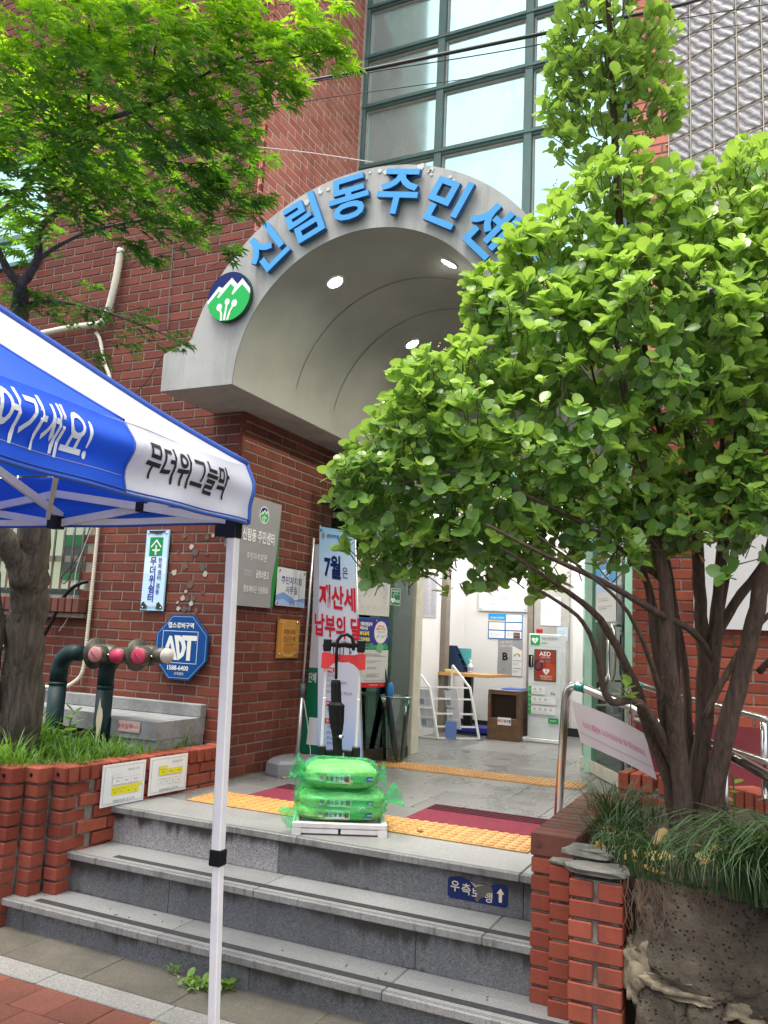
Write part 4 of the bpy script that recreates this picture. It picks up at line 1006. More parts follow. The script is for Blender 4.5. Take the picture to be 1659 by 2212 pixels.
# grey direction board round the corner
FX = XP + .012
def FS(y0, z0):
    return frame((FX, y0, z0), PS)
T = thing('direction_board', 'tall grey name board with a green edge on the wall behind the tent pole', 'sign')
F = FS(4.46, 1.565); GRY = (.30, .29, .30)
pg = [(0, 0), (.46, 0), (.50, .30), (.49, .5), (.50, .735), (0, .735)]
m = MB(); m.prism(pg, F, 0, .02); m.build('panel', P(GRY), T)
it = [('p', (.02, .22, .05), [(.435, .001), (.46, .001), (.50, .30), (.49, .5), (.50, .734), (.47, .38), (.43, .18)])]
it += [('c', WHITE, .285, .63, .060, .060)] + emblem(.285, .63, .053)
it += [('t', WHITE, '신림동 주민센터', .235, .475, .082, dict(bold=.03, sx=.66)), ('t', WHITE, '주민자치회관', .225, .335, .048, dict(bold=.01, sx=.8, space=1.15)), ('t', WHITE, '굴렁쇠문고', .305, .22, .052, dict(bold=.02, sx=.62)),
       ('t', (.6, .6, .6), '새마을문고', .13, .232, .02), ('t', (.6, .6, .6), '관악구지부', .13, .208, .02), ('t', WHITE, '향토예비군 신림동대', .235, .115, .048, dict(bold=.01, sx=.66))]
stamp(lambda a, b, d: F(a, b, .02 + d), it, 'print', T)
F = FS(4.975, 1.590); BLU = (.02, .04, .22)
it = [('r', (.60, .61, .64), .0, .0, .40, .272), ('p', (.16, .30, .60), [(0, .003), (.40, .003), (.40, .07), (.33, .062), (.26, .048), (.18, .075), (.10, .098), (.05, .088), (0, .07)]), ('p', (.34, .46, .70), [(0, .003), (.40, .003), (.40, .035), (.3, .045), (.2, .02), (.1, .05), (0, .035)]),
      ('t', BLU, '주민자치회', .2, .185, .058, dict(bold=.01)), ('t', BLU, '사무실', .205, .118, .056, dict(bold=.01)), ('t', (.5, .08, .1), '사무실', .22, .025, .026)]
plate('office_plaque', 'small white acrylic office plaque with blue waves on the side wall', 'sign', F, .40, .275, .008, M_CLEAR, it, bolts=[(.03, .25, .009), (.375, .25, .009), (.02, .02, .009)])
F = FS(5.035, 1.222)
it = [('r', (.46, .20, .035), .002, .002, .288, .272), ('r', (.55, .27, .06), .05, .06, .288, .272)] + [('c', (.62, .36, .12), .15, .05, .09, .04), ('c', (.46, .20, .035), .15, .06, .083, .034)] + [('t', (.16, .06, .02), '치매극복', .15, .185, .042, dict(bold=.01)), ('t', (.16, .06, .02), '선도단체', .15, .135, .042, dict(bold=.01)), ('t', (.2, .09, .03), '신림동주민센터', .15, .098, .02)]
plate('orange_plaque', 'orange acrylic plaque below the white office plaque on the side wall', 'sign', F, .29, .275, .010, P((.50, .24, .05)), it, bolts=[(.03, .25, .010), (.25, .255, .010), (.03, .03, .010), (.25, .03, .010)])
# sticker on the top riser
T = thing('floor_sticker', 'torn navy keep-right sticker with a white arrow on the top riser', 'sticker')
F = frame((-1.308, 3.6015, .298), PW)
rr = [(.01, 0), (.262, 0), (.272, .01), (.272, .08), (.262, .09), (.22, .09), (.19, .075), (.16, .082), (.10, .085), (.06, .095), (.012, .088), (0, .078), (0, .01)]
m = MB(); m.prism(rr, F, 0, .0008); m.build('film', P((.012, .022, .10)), T)
SC = (.62, .54, .40)
it = [('t', SC, '우', .034, .052, .045, dict(bold=.015)), ('t', SC, '측', .085, .047, .045, dict(bold=.015)), ('t', SC, '보', .130, .040, .042, dict(bold=.015)), ('t', SC, '행', .185, .030, .042, dict(bold=.015)),
      ('p', (.11, .10, .085), [(.11, .086), (.16, .081), (.20, .074), (.205, .055), (.18, .045), (.17, .03), (.150, .02), (.138, .002), (.125, .01), (.137, .035), (.125, .06)]), ('p', (.36, .33, .27), [(.10, .084), (.125, .06), (.14, .068), (.165, .076), (.14, .074), (.13, .07)]),
      ('p', (.70, .58, .42), [(.232, .018), (.246, .018), (.246, .052), (.256, .052), (.239, .075), (.222, .052), (.232, .052)])]
stamp(lambda a, b, d: F(a, b, .0008 + d), it, 'print', T, .0006)

# posters on the left door leaf (front face of the glass)
def onleaf(a, b): return lambda u, v, d=0.0: FL_(a + u, b + v, .0065 + d)
SM = (.30, .30, .31)
def lines(x0, x1, ys, c, rag=1, th=.0035):
    out = []
    for y in ys: out.append(('r', c, x0, y, x0 + (x1 - x0) * (R_.uniform(.55, 1) if rag else 1), y + th))
    return out
F = onleaf(.285, 1.565); it = []
for gx in (.02, .30):
    for gy in range(9): it += lines(gx, gx + .05, [.10 + gy * .035, .105 + gy * .035, .11 + gy * .035], (.45, .45, .44), 1, .002)
for gx in range(5): it += lines(.03 + gx * .068, .085 + gx * .068, [.05, .058, .066, .078], (.45, .45, .44), 1, .002)
pr = random.Random(4)
for (mx_, my_) in ((.13, .33), (.2, .36), (.24, .33), (.19, .29), (.27, .29), (.12, .25), (.3, .24), (.10, .23)):
    it.append(('p', (.42, .52, .64), [(mx_ + .028 * math.cos(t * .9) * pr.uniform(.5, 1), my_ + .022 * math.sin(t * .9) * pr.uniform(.5, 1)) for t in range(7)]))
def outline(c, cx_, cy_, pts, w=.002):
    o = []
    for i in range(len(pts)):
        a = Vector(pts[i]); b_ = Vector(pts[(i + 1) % len(pts)]); d = (b_ - a).normalized(); n = Vector((-d.y, d.x)) * w; o.append(('p', c, [tuple(a - n), tuple(b_ - n), tuple(b_ + n), tuple(a + n)]))
    return o
it += outline((.35, .38, .42), 0, 0, [(.10, .27), (.07, .20), (.12, .14), (.17, .22), (.24, .20), (.28, .14), (.33, .18), (.31, .27), (.25, .31), (.2, .27)])
it += [('t', INK, '2024', .13, .47, .04, dict(bold=.02)), ('t', INK, '관악 관내지도', .15, .43, .036, dict(bold=.01)), ('r', (.5, .5, .5), .01, .41, .36, .412)]
plate('map_poster', 'cream district map poster on the open left glass door, topmost of three', 'poster', F, .375, .52, .0008, P((.62, .60, .56)), it, part='sheet')
F = onleaf(.33, 1.306); VI = (.045, .045, .26)
it = [('r', (.02, .16, .50), .0, .232, .12, .2395), ('c', (.70, .70, .64), .245, .13, .074, .088), ('c', (.78, .77, .72), .245, .13, .066, .080), ('t', REDC, '부정수급', .245, .178, .018, dict(bold=.03)), ('t', REDC, '집중신고기간', .245, .157, .018, dict(bold=.03)), ('t', INK, '5.13.-7.12.', .25, .134, .019, dict(bold=.02)),
      ('t', WHITE, '사회보장급여', .075, .19, .029, dict(bold=.04, sx=.8)), ('t', WHITE, '부정수급', .055, .158, .026, dict(bold=.04, sx=.8)), ('t', (.80, .72, .02), '복지로에', .062, .118, .032, dict(bold=.04, sx=.8)), ('t', (.80, .72, .02), '신고하세요!', .062, .072, .030, dict(bold=.04, sx=.8)),
      ('p', (.05, .32, .12), [(.0, .0), (.33, .0), (.33, .03), (.31, .03), (.31, .045), (.28, .045), (.28, .03), (.16, .03), (.16, .045), (.13, .045), (.13, .02), (0, .02)]), ('c', (.16, .42, .20), .24, .012, .04, .035), ('t', (.5, .5, .6), '관악구청 복지정책과', .07, .032, .012)]
for k in range(6): it.append(('r', (.15, .3, .5), .20 + k * .018, .085 + (k % 3) * .007, .208 + k * .018, .102 + (k % 2) * .012))
it += [('c', (.6, .62, .7), .19, .222, .006, .006), ('c', (.4, .5, .7), .317, .10, .006, .006)]
plate('benefit_poster', 'violet notice poster with a pale oval on the open left glass door, middle of three', 'poster', F, .335, .24, .0008, P(VI), it, part='sheet')
F = onleaf(.375, 1.012)
it = lines(.03, .27, [.255, .246, .237], SM) + lines(.06, .22, [.20, .19, .15, .14, .10, .09, .08], SM) + lines(.04, .26, [.05], SM, 0) + [('r', REDC, .0, .0, .295, .036), ('t', WHITE, '신고포상금 안내', .14, .018, .014), ('t', (.8, .5, .05), '주민신고', .24, .018, .014)]
plate('text_poster', 'white text poster with a red footer on the open left glass door, lowest of three', 'poster', F, .295, .288, .0008, P((.60, .59, .57)), it, part='sheet')
F = onleaf(.672, 1.658)
AG = (.01, .19, .07)
def heart(c, x, y, s_, c2=None):
    it = [('p', c, [(x, y - s_), (x + s_ * .55, y - s_ * .45), (x + s_ * .95, y + s_ * .1), (x + s_ * .95, y + s_ * .5), (x + s_ * .55, y + s_ * .8), (x + s_ * .15, y + s_ * .62), (x, y + s_ * .38), (x - s_ * .15, y + s_ * .62), (x - s_ * .55, y + s_ * .8), (x - s_ * .95, y + s_ * .5), (x - s_ * .95, y + s_ * .1), (x - s_ * .55, y - s_ * .45)])]
    if c2: it.append(('p', c2, [(x + s_ * .25, y + s_ * .4), (x - s_ * .28, y - s_ * .05), (x, y - s_ * .05), (x - s_ * .15, y - s_ * .55), (x + s_ * .32, y + s_ * .08), (x + s_ * .03, y + s_ * .08)]))
    return it
it = [('r', WHITE, .0015, .0015, .1105, .1355), ('r', AG, .004, .004, .108, .133), ('t', WHITE, '자동심장충격기', .056, .115, .014, dict(bold=.02)), ('t', WHITE, '설치시설', .056, .097, .012), ('r', WHITE, .008, .086, .104, .0875)] + heart(WHITE, .026, .04, .024, AG) + [('p', WHITE, [(.03, .066), (.034, .066), (.034, .071), (.039, .071), (.039, .075), (.034, .075), (.034, .080), (.03, .080), (.03, .075), (.025, .075), (.025, .071), (.03, .071)]), ('t', WHITE, 'AED', .076, .034, .028, dict(bold=.02))]
plate('defibrillator_sign', 'small green defibrillator sign stuck to the open left glass door', 'sign', F, .112, .137, .0008, P(WHITE), it, part='sheet')
# poster on the right leaf
F = lambda u, v, d=0.0: FR_(.335 + u, 1.59 + v, .008 + d)
it = [('r', (.05, .30, .62), .0, .22, .46, .43), ('p', (.45, .62, .80), [(0, .22), (.46, .22), (.46, .27), (.3, .3), (.2, .26), (.1, .3), (0, .28)]), ('t', WHITE, 'STOP', .24, .36, .07, dict(bold=.02)), ('t', WHITE, '냉방병', .24, .29, .05)] + lines(.06, .4, [.17, .155, .11, .095], SM)
plate('notice_poster', 'blue and white poster on the open right glass door behind the shrub stems', 'poster', F, .46, .43, .0008, P((.66, .66, .66)), it, part='sheet')
# white board on the right brick wall
F = frame((-.43, YR - .014, 1.545), PW)
T = plate('white_board', 'white lattice-framed board on the brick wall right of the doors behind the shrub', 'board', F, 1.9, .62, .02, P((.62, .61, .62)), [], part='panel')
# ================================================================= ON THE LANDING
def tactile(name, label, x0, x1, y0, y1, dots, n, group):
    T = thing(name, label, 'tactile strip')
    w_ = (x1 - x0) / n
    proto = {}
    for i in range(n):
        a = x0 + i * w_; key = 'd'
        if key not in proto:
            m = MB(); m.bx(0, w_ - .003, 0, y1 - y0, 0, .006, .0015)
            if dots:
                for p in range(6):
                    for q in range(6):
                        c = ((w_ - .003) * (p + .5) / 6, (y1 - y0) * (q + .5) / 6)
                        m.lathe([(.019, .006), (.017, .0105), (.012, .0115)], Matrix.Translation((c[0], c[1], 0)), 10)
            else:
                for p in range(4):
                    for q in range(11):
                        c = ((w_ - .003) * (q + .5) / 11, (y1 - y0) * (p + .5) / 4); m.box((c[0], c[1], .0085), (.007, .026, .003), None, .002)
            proto[key] = m.mesh('tile', M_TACT)
        ob('tile', proto[key], T, loc=(a, y0, LZ + R_.uniform(0, .0008)))
    return T
tactile('tactile_strip', 'yellow dotted tactile strip along the top step', -2.995, -1.04, 3.93, 4.245, True, 6, None)
tactile('tactile_strip', 'yellow tactile strip in front of the glass doors', -2.72, -1.18, 5.78, 6.05, False, 5, None)
def mat_(label, x0, x1, y0, y1):
    T = thing('door_mat', label, 'mat'); m = MB(); m.bx(x0, x1, y0, y1, LZ + .001, LZ + .008, .002); m.build('pad', M_MAROON, T)
    for k in range(4):
        m = MB(); yy = y1 - .03 - k * .04; m.bx(x0 + .01, x1 - .01, yy - .011, yy, LZ + .0081, LZ + .0125, .001); m.build('rib', M_MAROOND, T)
mat_('maroon door mat behind the rice sacks, left of the cart', -2.80, -2.15, 4.25, 4.70); mat_('maroon door mat right of the cart beside the brick planter', -1.80, -1.07, 4.25, 4.70)

# ---- hand cart
q = math.radians(28); cu = Vector((math.cos(q), math.sin(q), 0)); cb = Vector((-math.sin(q), math.cos(q), 0))
c0 = Vector((-2.112, 3.60, LZ))
def CF_(a, b, z): return c0 + cu * a + cb * b + Vector((0, 0, z))
CW_, CD_ = .46, .40
CT = thing('hand_cart', 'white folding hand cart with a tall handle and red grip on the landing', 'cart')
MC = Matrix((cu, cb, Vector((0, 0, 1)))).transposed().to_4x4(); MC.translation = c0
def cbox(name, a0, a1, b0, b1, z0, z1, mat, bev=.004, par=None):
    m = MB(); m.box(((a0 + a1) / 2, (b0 + b1) / 2, (z0 + z1) / 2), ((a1 - a0) / 2, (b1 - b0) / 2, (z1 - z0) / 2), None, bev); m.v = [tuple(MC @ Vector(v)) for v in m.v]; return m.build(name, mat, par or CT)
M_CARTW = plain('cart off white', (.66, .62, .60), .4, 0, .06, 8, 0, 60, .5, .2)
m = MB()
for a0, a1, b0, b1 in ((0, CW_, 0, .03), (0, CW_, CD_ - .03, CD_), (0, .03, .03, CD_ - .03), (CW_ - .03, CW_, .03, CD_ - .03)): m.box(((a0 + a1) / 2, (b0 + b1) / 2, .045), ((a1 - a0) / 2, (b1 - b0) / 2, .013), None, .004)
m.box((CW_ / 2, CD_ / 2, .036), (CW_ / 2 - .03, CD_ / 2 - .03, .003)); m.v = [tuple(MC @ Vector(v)) for v in m.v]; m.build('platform', M_CARTW, CT)
cbox('flap', .03, CW_ / 2 - .005, .002, .012, .006, .03, M_CARTW); cbox('flap', CW_ / 2 + .005, CW_ - .03, .002, .012, .006, .03, M_CARTW)
for a in (0.0, CW_ - .045):
    m = MB(); m.prism([(a, .0), (a + .045, 0), (a + .045, .032), (a, .032)], lambda u, v, d: MC @ Vector((u, d, v)), -.004, .0); m.build('corner_bracket', M_CARTW, CT)
for a in (.06, CW_ - .06):
    for b_ in (.06, CD_ - .03):
        m = MB(); m.smooth = True; m.tube([MC @ Vector((a - .012, b_, .02)), MC @ Vector((a + .012, b_, .02))], .02, 14); m.build('wheel', M_BLACK, CT)
hc = CW_ / 2 - .02; hw = .092; bk = CD_ - .015; lean = .03
def hz(z): return bk + lean * z / .9
for s_ in (-1, 1):
    for z0, z1, w_ in ((.06, .34, .013), (.34, .62, .011), (.62, .90, .0095)):
        m = MB(); m.bar(MC @ Vector((hc + s_ * hw, hz(z0), z0)), MC @ Vector((hc + s_ * hw, hz(z1), z1)), w_ * 2, w_ * 1.6, cu, .003); m.build('handle_tube', plain('white aluminium', (.72, .72, .70), .35, .3, .05), CT)
    for z, h in ((.335, .035), (.90, .035), (.07, .02)):
        cbox('joint_block', hc + s_ * hw - .022, hc + s_ * hw + .022, hz(z) - .018, hz(z) + .018, z - h, z + h, M_BLACK, .006)
cbox('cross_bar', hc - hw + .02, hc + hw - .02, hz(.33) - .012, hz(.33) + .012, .305, .350, M_BLACK, .004)
m = MB(); m.smooth = True; m.tube([MC @ Vector((hc + hw * t, hz(.9), .905 + .003 * math.cos(t * 9))) for t in np.linspace(-.9, .9, 13)], .017, 12); m.build('grip', M_BLACK, CT)
m = MB(); top = [(-hw - .028, .855), (-hw - .01, .862), (-hw * .6, .850), (hw * .6, .850), (hw + .01, .862), (hw + .028, .855)]; bot = [(hw + .028, .775), (hw - .005, .772), (hw * .6, .800), (hw * .3, .812), (0, .808), (-hw * .3, .812), (-hw * .6, .800), (-hw + .005, .772), (-hw - .028, .775)]
m.prism([(hc + a, z) for a, z in top + bot], lambda u, v, d: MC @ Vector((u, hz(v) + d, v)), -.02, .02); m.build('red_grip', M_RED, CT)
stamp(lambda a, b, d: MC @ Vector((hc + a, hz(.33) - .0125 - d, .328 + b)), [('c', WHITE, 0, -.002, .03, .013), ('c', (.02, .02, .02), 0, .003, .027, .010), ('t', WHITE, '이지데이', 0, .002, .014, dict(bold=.03))], 'maker_print', CT)
# ---- rice sacks and green bags
def pillow(name, c, s_, mat, parent, seed, wr=.05, n=22, rot=0, pw=.62, M=None):
    off = Vector((seed, seed * 2.1, seed * .7)); m = MB(); m.smooth = True; m.sphere((0, 0, 0), 1, n * 2, n); vs = []
    for v in m.v:
        v = Vector(v); p = Vector((math.copysign(abs(v.x) ** pw, v.x), math.copysign(abs(v.y) ** pw, v.y), math.copysign(abs(v.z) ** .85, v.z)))
        f = 1 + wr * mn.noise(Vector((p.x * 2.2, p.y * 2.2, p.z * 5)) + off) + wr * .6 * mn.noise(Vector((p.x * 6, p.y * 6, p.z * 14)) + off)
        p *= f; vs.append(MC @ (Vector(c) + Matrix.Rotation(rot, 3, 'Z') @ Vector((p.x * s_[0], p.y * s_[1], p.z * s_[2]))))
    m.v = [tuple(v) for v in vs]; return m.build(name, mat, parent)
def sackprint(F, it, par): return stamp(F, it, 'print', par, .0)
DG = (.10, .30, .04); TEALP = (.70, .78, .74)
for i, (zc, ln, label, gap) in enumerate(((.094, .215, 'lime green rice sack lowest in the stack on the cart', 0), (.150, .212, 'lime green rice sack in the middle of the stack on the cart', 0), (.262, .180, 'lime green rice sack topmost on the cart', 0))):
    T = thing('rice_sack', label, 'rice sack')
    s0 = (ln, .145, .044 if i < 2 else .064); cx = CW_ / 2 + (.0, .005, -.005)[i]
    pillow('sack', (cx, CD_ * .42, zc), s0, M_SACK, T, 3 + i, .07)
    yf = CD_ * .42 - s0[1] * .99
    def Fk(a, b, d=0.0, cx=cx, zc=zc, yf=yf, ln=ln):
        return MC @ Vector((cx + a, yf - .004 - d + .035 * (a / ln) ** 4 + .02 * (b / .05) ** 2 * .4, zc + b))
    it = []
    def strip(x0, x1, z0, z1, col):
        n_ = 6
        return [('r', col, x0 + (x1 - x0) * k / n_, z0, x0 + (x1 - x0) * (k + 1) / n_, z1) for k in range(n_)]
    hgt = .020 if i < 2 else .022
    it += strip(-.07, .045, -hgt, hgt, TEALP) + strip(.047, .125, -hgt * .8, hgt * .7, (.08, .42, .12)) + [('p', (.02, .10, .36), [(.11, -.014), (.155, -.010), (.155, .012), (.128, .012)]), ('r', (.30, .10, .04), .022, -hgt * .7, .041, hgt * .6), ('t', WHITE, 'NH', .142, .0, .014, dict(rot=PI)), ('t', (.04, .12, .05), '청풍 친구들', -.022, .0, .020, dict(rot=PI if i != 2 else 0, bold=.02)), ('r', (.6, .65, .6), -.108, -.012, -.085, .014)]
    for k in range(6): it.append(('r', INK, -.106 + k * .0035, -.004, -.1045 + k * .0035, .012))
    sackprint(Fk, it, T)
def bag(label, c, s_, seed, tails, n=34):
    T = thing('plastic_bag', label, 'plastic bag'); pillow('film', c, s_, M_FILM, T, seed, .11, n, 0, .55)
    for (a, b_, z, da, db, dz, ln) in tails:
        m = MB(); m.smooth = False; r = random.Random(seed * 9 + int(a * 100)); N = 12
        o = Vector((a, b_, z)); d = Vector((da, db, dz)).normalized(); sd_ = d.cross(Vector((0, 1, 0))).normalized(); up_ = d.cross(sd_)
        vs = []
        for i in range(6):
            t = i / 5; wd = (.012 + .045 * t ** .8) * (1 + .2 * r.random()); 
            for k in range(N): 
                an = 2 * PI * k / N; rr = wd * (1 + .35 * math.sin(an * 4 + seed)) ; vs.append(MC @ (o + d * ln * t * (1 + .12 * math.sin(an * 3)) + sd_ * math.cos(an) * rr + up_ * math.sin(an) * rr * .45))
        fs = [(i * N + k, i * N + (k + 1) % N, (i + 1) * N + (k + 1) % N, (i + 1) * N + k) for i in range(5) for k in range(N)]
        m.add(vs, fs); m.build('knotted_end', M_FILM, T)
bag('green translucent bag around the two lower sacks on the cart', (CW_ / 2 + .0, CD_ * .42, .132), (.232, .160, .084), 5, [(CW_ / 2 + .225, .05, .17, .8, -.25, .4, .07), (CW_ / 2 - .215, .05, .10, -.7, -.4, -.5, .07)])
bag('green translucent bag around the topmost sack on the cart', (CW_ / 2 - .01, CD_ * .42, .268), (.198, .150, .072), 6, [(CW_ / 2 - .19, .08, .29, -.85, -.2, .3, .06), (CW_ / 2 - .18, .06, .24, -.7, -.3, .1, .04), (CW_ / 2 + .185, .06, .28, .9, -.2, .1, .03)])
# ---- black umbrella hanging from the cart handle
UM = thing('umbrella', 'folded black umbrella hooked over the top grip of the hand cart', 'umbrella')
def U(a, z, b=-.035): return MC @ Vector((hc + a, hz(z) + b, z))
m = MB(); m.smooth = True; hk = [U(-.035, .72), U(-.04, .86), U(-.038, .925), U(-.018, .955), U(.012, .962), U(.040, .945), U(.052, .905), U(.05, .875)]
m.tube(hk, [.008, .009, .010, .0105, .0105, .0105, .010, .009], 10); m.build('hook_handle', M_BLACK, UM)
m = MB(); m.smooth = True; m.tube([U(-.035, .70), U(-.03, .60)], .005, 8); m.build('shaft', M_BLACK, UM)
M_UMB = plain('black umbrella cloth', (.006, .006, .007), .7, 0, .3, 30, .5, 25, .25)
m = MB(); N = 20; vs = []; rows = [(.715, .020, -.036), (.70, .026, -.035), (.60, .027, -.028), (.585, .044, -.027), (.575, .042, -.026), (.50, .036, -.02), (.43, .024, -.014), (.38, .023, -.01), (.20, .026, .01), (.05, .024, .028), (-.02 + .06, .018, .03)]
for z, r_, a in rows:
    for k in range(N):
        an = 2 * PI * k / N; rr = r_ * (1 + .13 * math.cos(an * 8 + z * 14)); vs.append(MC @ Vector((hc + a + rr * math.cos(an), hz(z) - .035 + rr * .8 * math.sin(an), z)))
m.add(vs, [(i * N + k, i * N + (k + 1) % N, (i + 1) * N + (k + 1) % N, (i + 1) * N + k) for i in range(len(rows) - 1) for k in range(N)]); m.add(vs[-N:], [tuple(range(N))]); m.build('furled_canopy', M_UMB, UM)
m = MB(); m.smooth = True; m.tube([U(.005, .425, -.062), U(.005, .425, -.068)], .009, 12); m.build('snap_button', P(WHITE), UM)
m = MB(); m.tube([U(-.036, .405), U(-.036 + .03, .428, -.062), U(.015, .425, -.06), U(.016, .42, -.04)], .006, 6); m.build('tie_strap', M_BLACK, UM)

# ---- banner stand
BN = thing('standing_banner', 'tall pale blue standing banner with red and navy Korean lettering left of the doors', 'banner')
bt = [Vector((-2.995, 5.25, 2.185)), Vector((-2.705, 5.25, 2.185 - .045))]; bb = [Vector((-2.885, 5.22, .50)), Vector((-2.535, 5.22, .50))]
BW = .33; BH = 1.69
def FB(a, b, d=0.0):
    t = b / BH; s_ = a / BW
    lo = bb[0].lerp(bb[1], s_); hi = bt[0].lerp(bt[1], s_); p = lo.lerp(hi, t); p.y -= d + .006 * math.sin(t * PI); return p
def grid(F, w, h, nx, ny, d=0.0):
    vs = [F(w * i / nx, h * j / ny, d) for j in range(ny + 1) for i in range(nx + 1)]
    return vs, [(j * (nx + 1) + i, j * (nx + 1) + i + 1, (j + 1) * (nx + 1) + i + 1, (j + 1) * (nx + 1) + i) for j in range(ny) for i in range(nx)]
t = NT('banner print cloth'); v = t.world((1, 1, 1)); sp_ = t.n('ShaderNodeSeparateXYZ'); t.l(v, sp_.inputs[0])
t.col(t.ramp(t.rng(sp_.outputs[2], .5, 2.2, 0, 1), [(0, (.30, .47, .80)), (.16, (.50, .60, .83)), (.30, (.62, .64, .76)), (.70, (.62, .65, .78)), (.84, (.48, .66, .84)), (1, (.26, .55, .82))])); t.set(Roughness=.55); t.bump(t.noise(t.world(), 6, 3), .25, .01); M_BANN = t.m
m = MB(); m.smooth = True; vs, fs = grid(FB, BW, BH, 6, 30); m.add(vs, fs); m.build('cloth', M_BANN, BN)
def bent(items, F, name, parent, d=.002, sub=.02):
    return stamp(F, items, name, parent, .004)
RD = (.56, .015, .035)
it = [('t', NAVY, '7월', .125, 1.405, .165, dict(bold=.035, sx=.62)), ('t', INK, '은', .238, 1.375, .085, dict(sx=.7)), ('t', RD, '재산세', .165, 1.185, .165, dict(bold=.032, sx=.66)), ('t', RD, '납부의 달', .167, .975, .155, dict(bold=.03, sx=.60)), ('t', INK, '입니다.', .17, .80, .115, dict(bold=-.0, sx=.72)),
      ('t', (.02, .1, .3), '관악구청', .13, 1.63, .030, dict(bold=.02)), ('c', (.45, .2, .1), .04, 1.628, .013, .022), ('c', (.05, .2, .2), .018, 1.665, .01, .01)]
for y_, s_ in ((.665, '납부방법'), (.43, '납부기간'), (.31, '문의처')):
    stamp(FB, [('p', RD, [(.052, y_ - .017), (.125, y_ - .017), (.135, y_ - .007), (.135, y_ + .017), (.062, y_ + .017), (.052, y_ + .007)]), ('t', WHITE, s_, .093, y_, .021, dict(bold=.02, sx=.8))], 'badge', BN, .004)
for y_, s_ in ((.625, '금융기관,'), (.588, '인터넷(etax.seoul.go.kr),'), (.551, '스마트폰(STAX)'), (.514, '국내 모든 신용카드 계좌 납부'), (.39, '2024.7.16.-7.31.'), (.27, '구청 재산 취득세과'), (.232, '879-5411-5420'), (.196, '879-5421-5430'), (.160, '879-5762-5770')):
    it.append(('t', (.05, .05, .12), s_, .075, y_, .023, dict(align='L', sx=.66)))
it.append(('t', (.03, .03, .06), '관악구', .165, .062, .045, dict(bold=.02, sx=.75, align='L')))
bent(it, FB, 'print', BN); stamp(FB, [('c', WHITE, .125, .065, .026, .030)] + emblem(.125, .065, .024), 'emblem', BN, .006)
m = MB(); m.smooth = True; m.tube([FB(0, 0, -.01), FB(0, BH * .5, -.015), FB(0, BH + .01, -.01)], .005, 8); m.build('side_pole', M_ALU, BN)
m = MB(); m.smooth = True; m.tube([FB(BW, 0, -.01), FB(BW, BH * .5, -.015), FB(BW, BH + .01, -.01)], .005, 8); m.build('side_pole', M_ALU, BN)
m = MB(); m.bx(-2.93, -2.50, 5.16, 5.34, LZ, .505, .008); m.build('base', M_GREYB, BN)
# green feather banner behind with grey weighted base
GBN = thing('feather_banner', 'green and white feather banner on a grey weighted base against the side wall', 'banner')
def Fg2(a, b, d=0.0):
    return Vector((-3.095 + a + .03 * math.sin(b * 2.2), 5.32 - d - .06 * a, .56 + b))
prof = [(0.02, 1.55), (0.10, 1.50), (.14, 1.2), (.16, .8), (.19, .4), (.20, .0), (.06, 0), (.02, .35), (.0, .9)]
m = MB(); vs, fs = grid(lambda a, b, d: Fg2(a * (1 - .45 * b / 1.6) + .0 + .03 * b / 1.6, b, d), .23, 1.5, 3, 20); m.add(vs, fs); me_ = m.mesh('cloth', [P((.60, .61, .68)), P((.01, .16, .08))])
for p in me_.polygons:
    if p.center.z < 1.17 - .2 * (p.center.x + 3.1): p.material_index = 1
ob('cloth', me_, GBN)
stamp(lambda a, b, d: Fg2(a, b, .004 + d), [('t', WHITE, '단체', .05, .53, .07, dict(bold=.02, sx=.5)), ('r', WHITE, .055, .06, .2, .25)], 'print', GBN)
m = MB(); m.smooth = True; m.tube([(-3.02, 5.16, .52), (-3.03, 5.2, 1.0)], .0155, 10); m.tube([(-3.03, 5.2, 1.0), (-3.04, 5.24, 1.6), (-3.05, 5.27, 2.1)], .009, 10); m.build('pole', M_ALU, GBN)
m = MB(); m.smooth = True; m.tube([(-3.029, 5.197, .96), (-3.031, 5.203, 1.05)], .021, 12); m.build('pole_clamp', plain('dark grey clamp', (.09, .10, .11), .5), GBN)
m = MB(); m.smooth = True; m.tube([(-3.03, 5.2, 1.0), (-2.99, 5.22, .8), (-2.95, 5.22, .6), (-2.93, 5.2, .5)], .003, 6); m.build('cord', P((.6, .6, .6)), GBN)
m = MB(); pr_ = [(-3.10, 4.90), (-2.98, 4.86), (-2.90, 4.93), (-2.86, 5.02), (-2.78, 5.06), (-2.74, 5.2), (-2.80, 5.34), (-2.92, 5.36), (-3.0, 5.30), (-3.12, 5.30), (-3.16, 5.15), (-3.14, 5.0)]
N = len(pr_); cx_, cy_ = -2.97, 5.1; vs = []
for k, z in ((1.0, LZ + .0), (1.02, LZ + .02), (1.0, LZ + .085), (.9, LZ + .105), (.6, LZ + .115)): vs += [(cx_ + (x - cx_) * k, cy_ + (y - cy_) * k, z) for x, y in pr_]
m.add(vs, [(i * N + k, i * N + (k + 1) % N, (i + 1) * N + (k + 1) % N, (i + 1) * N + k) for i in range(4) for k in range(N)] + [tuple(4 * N + k for k in range(N))]); m.build('weighted_base', M_GREYB, GBN)

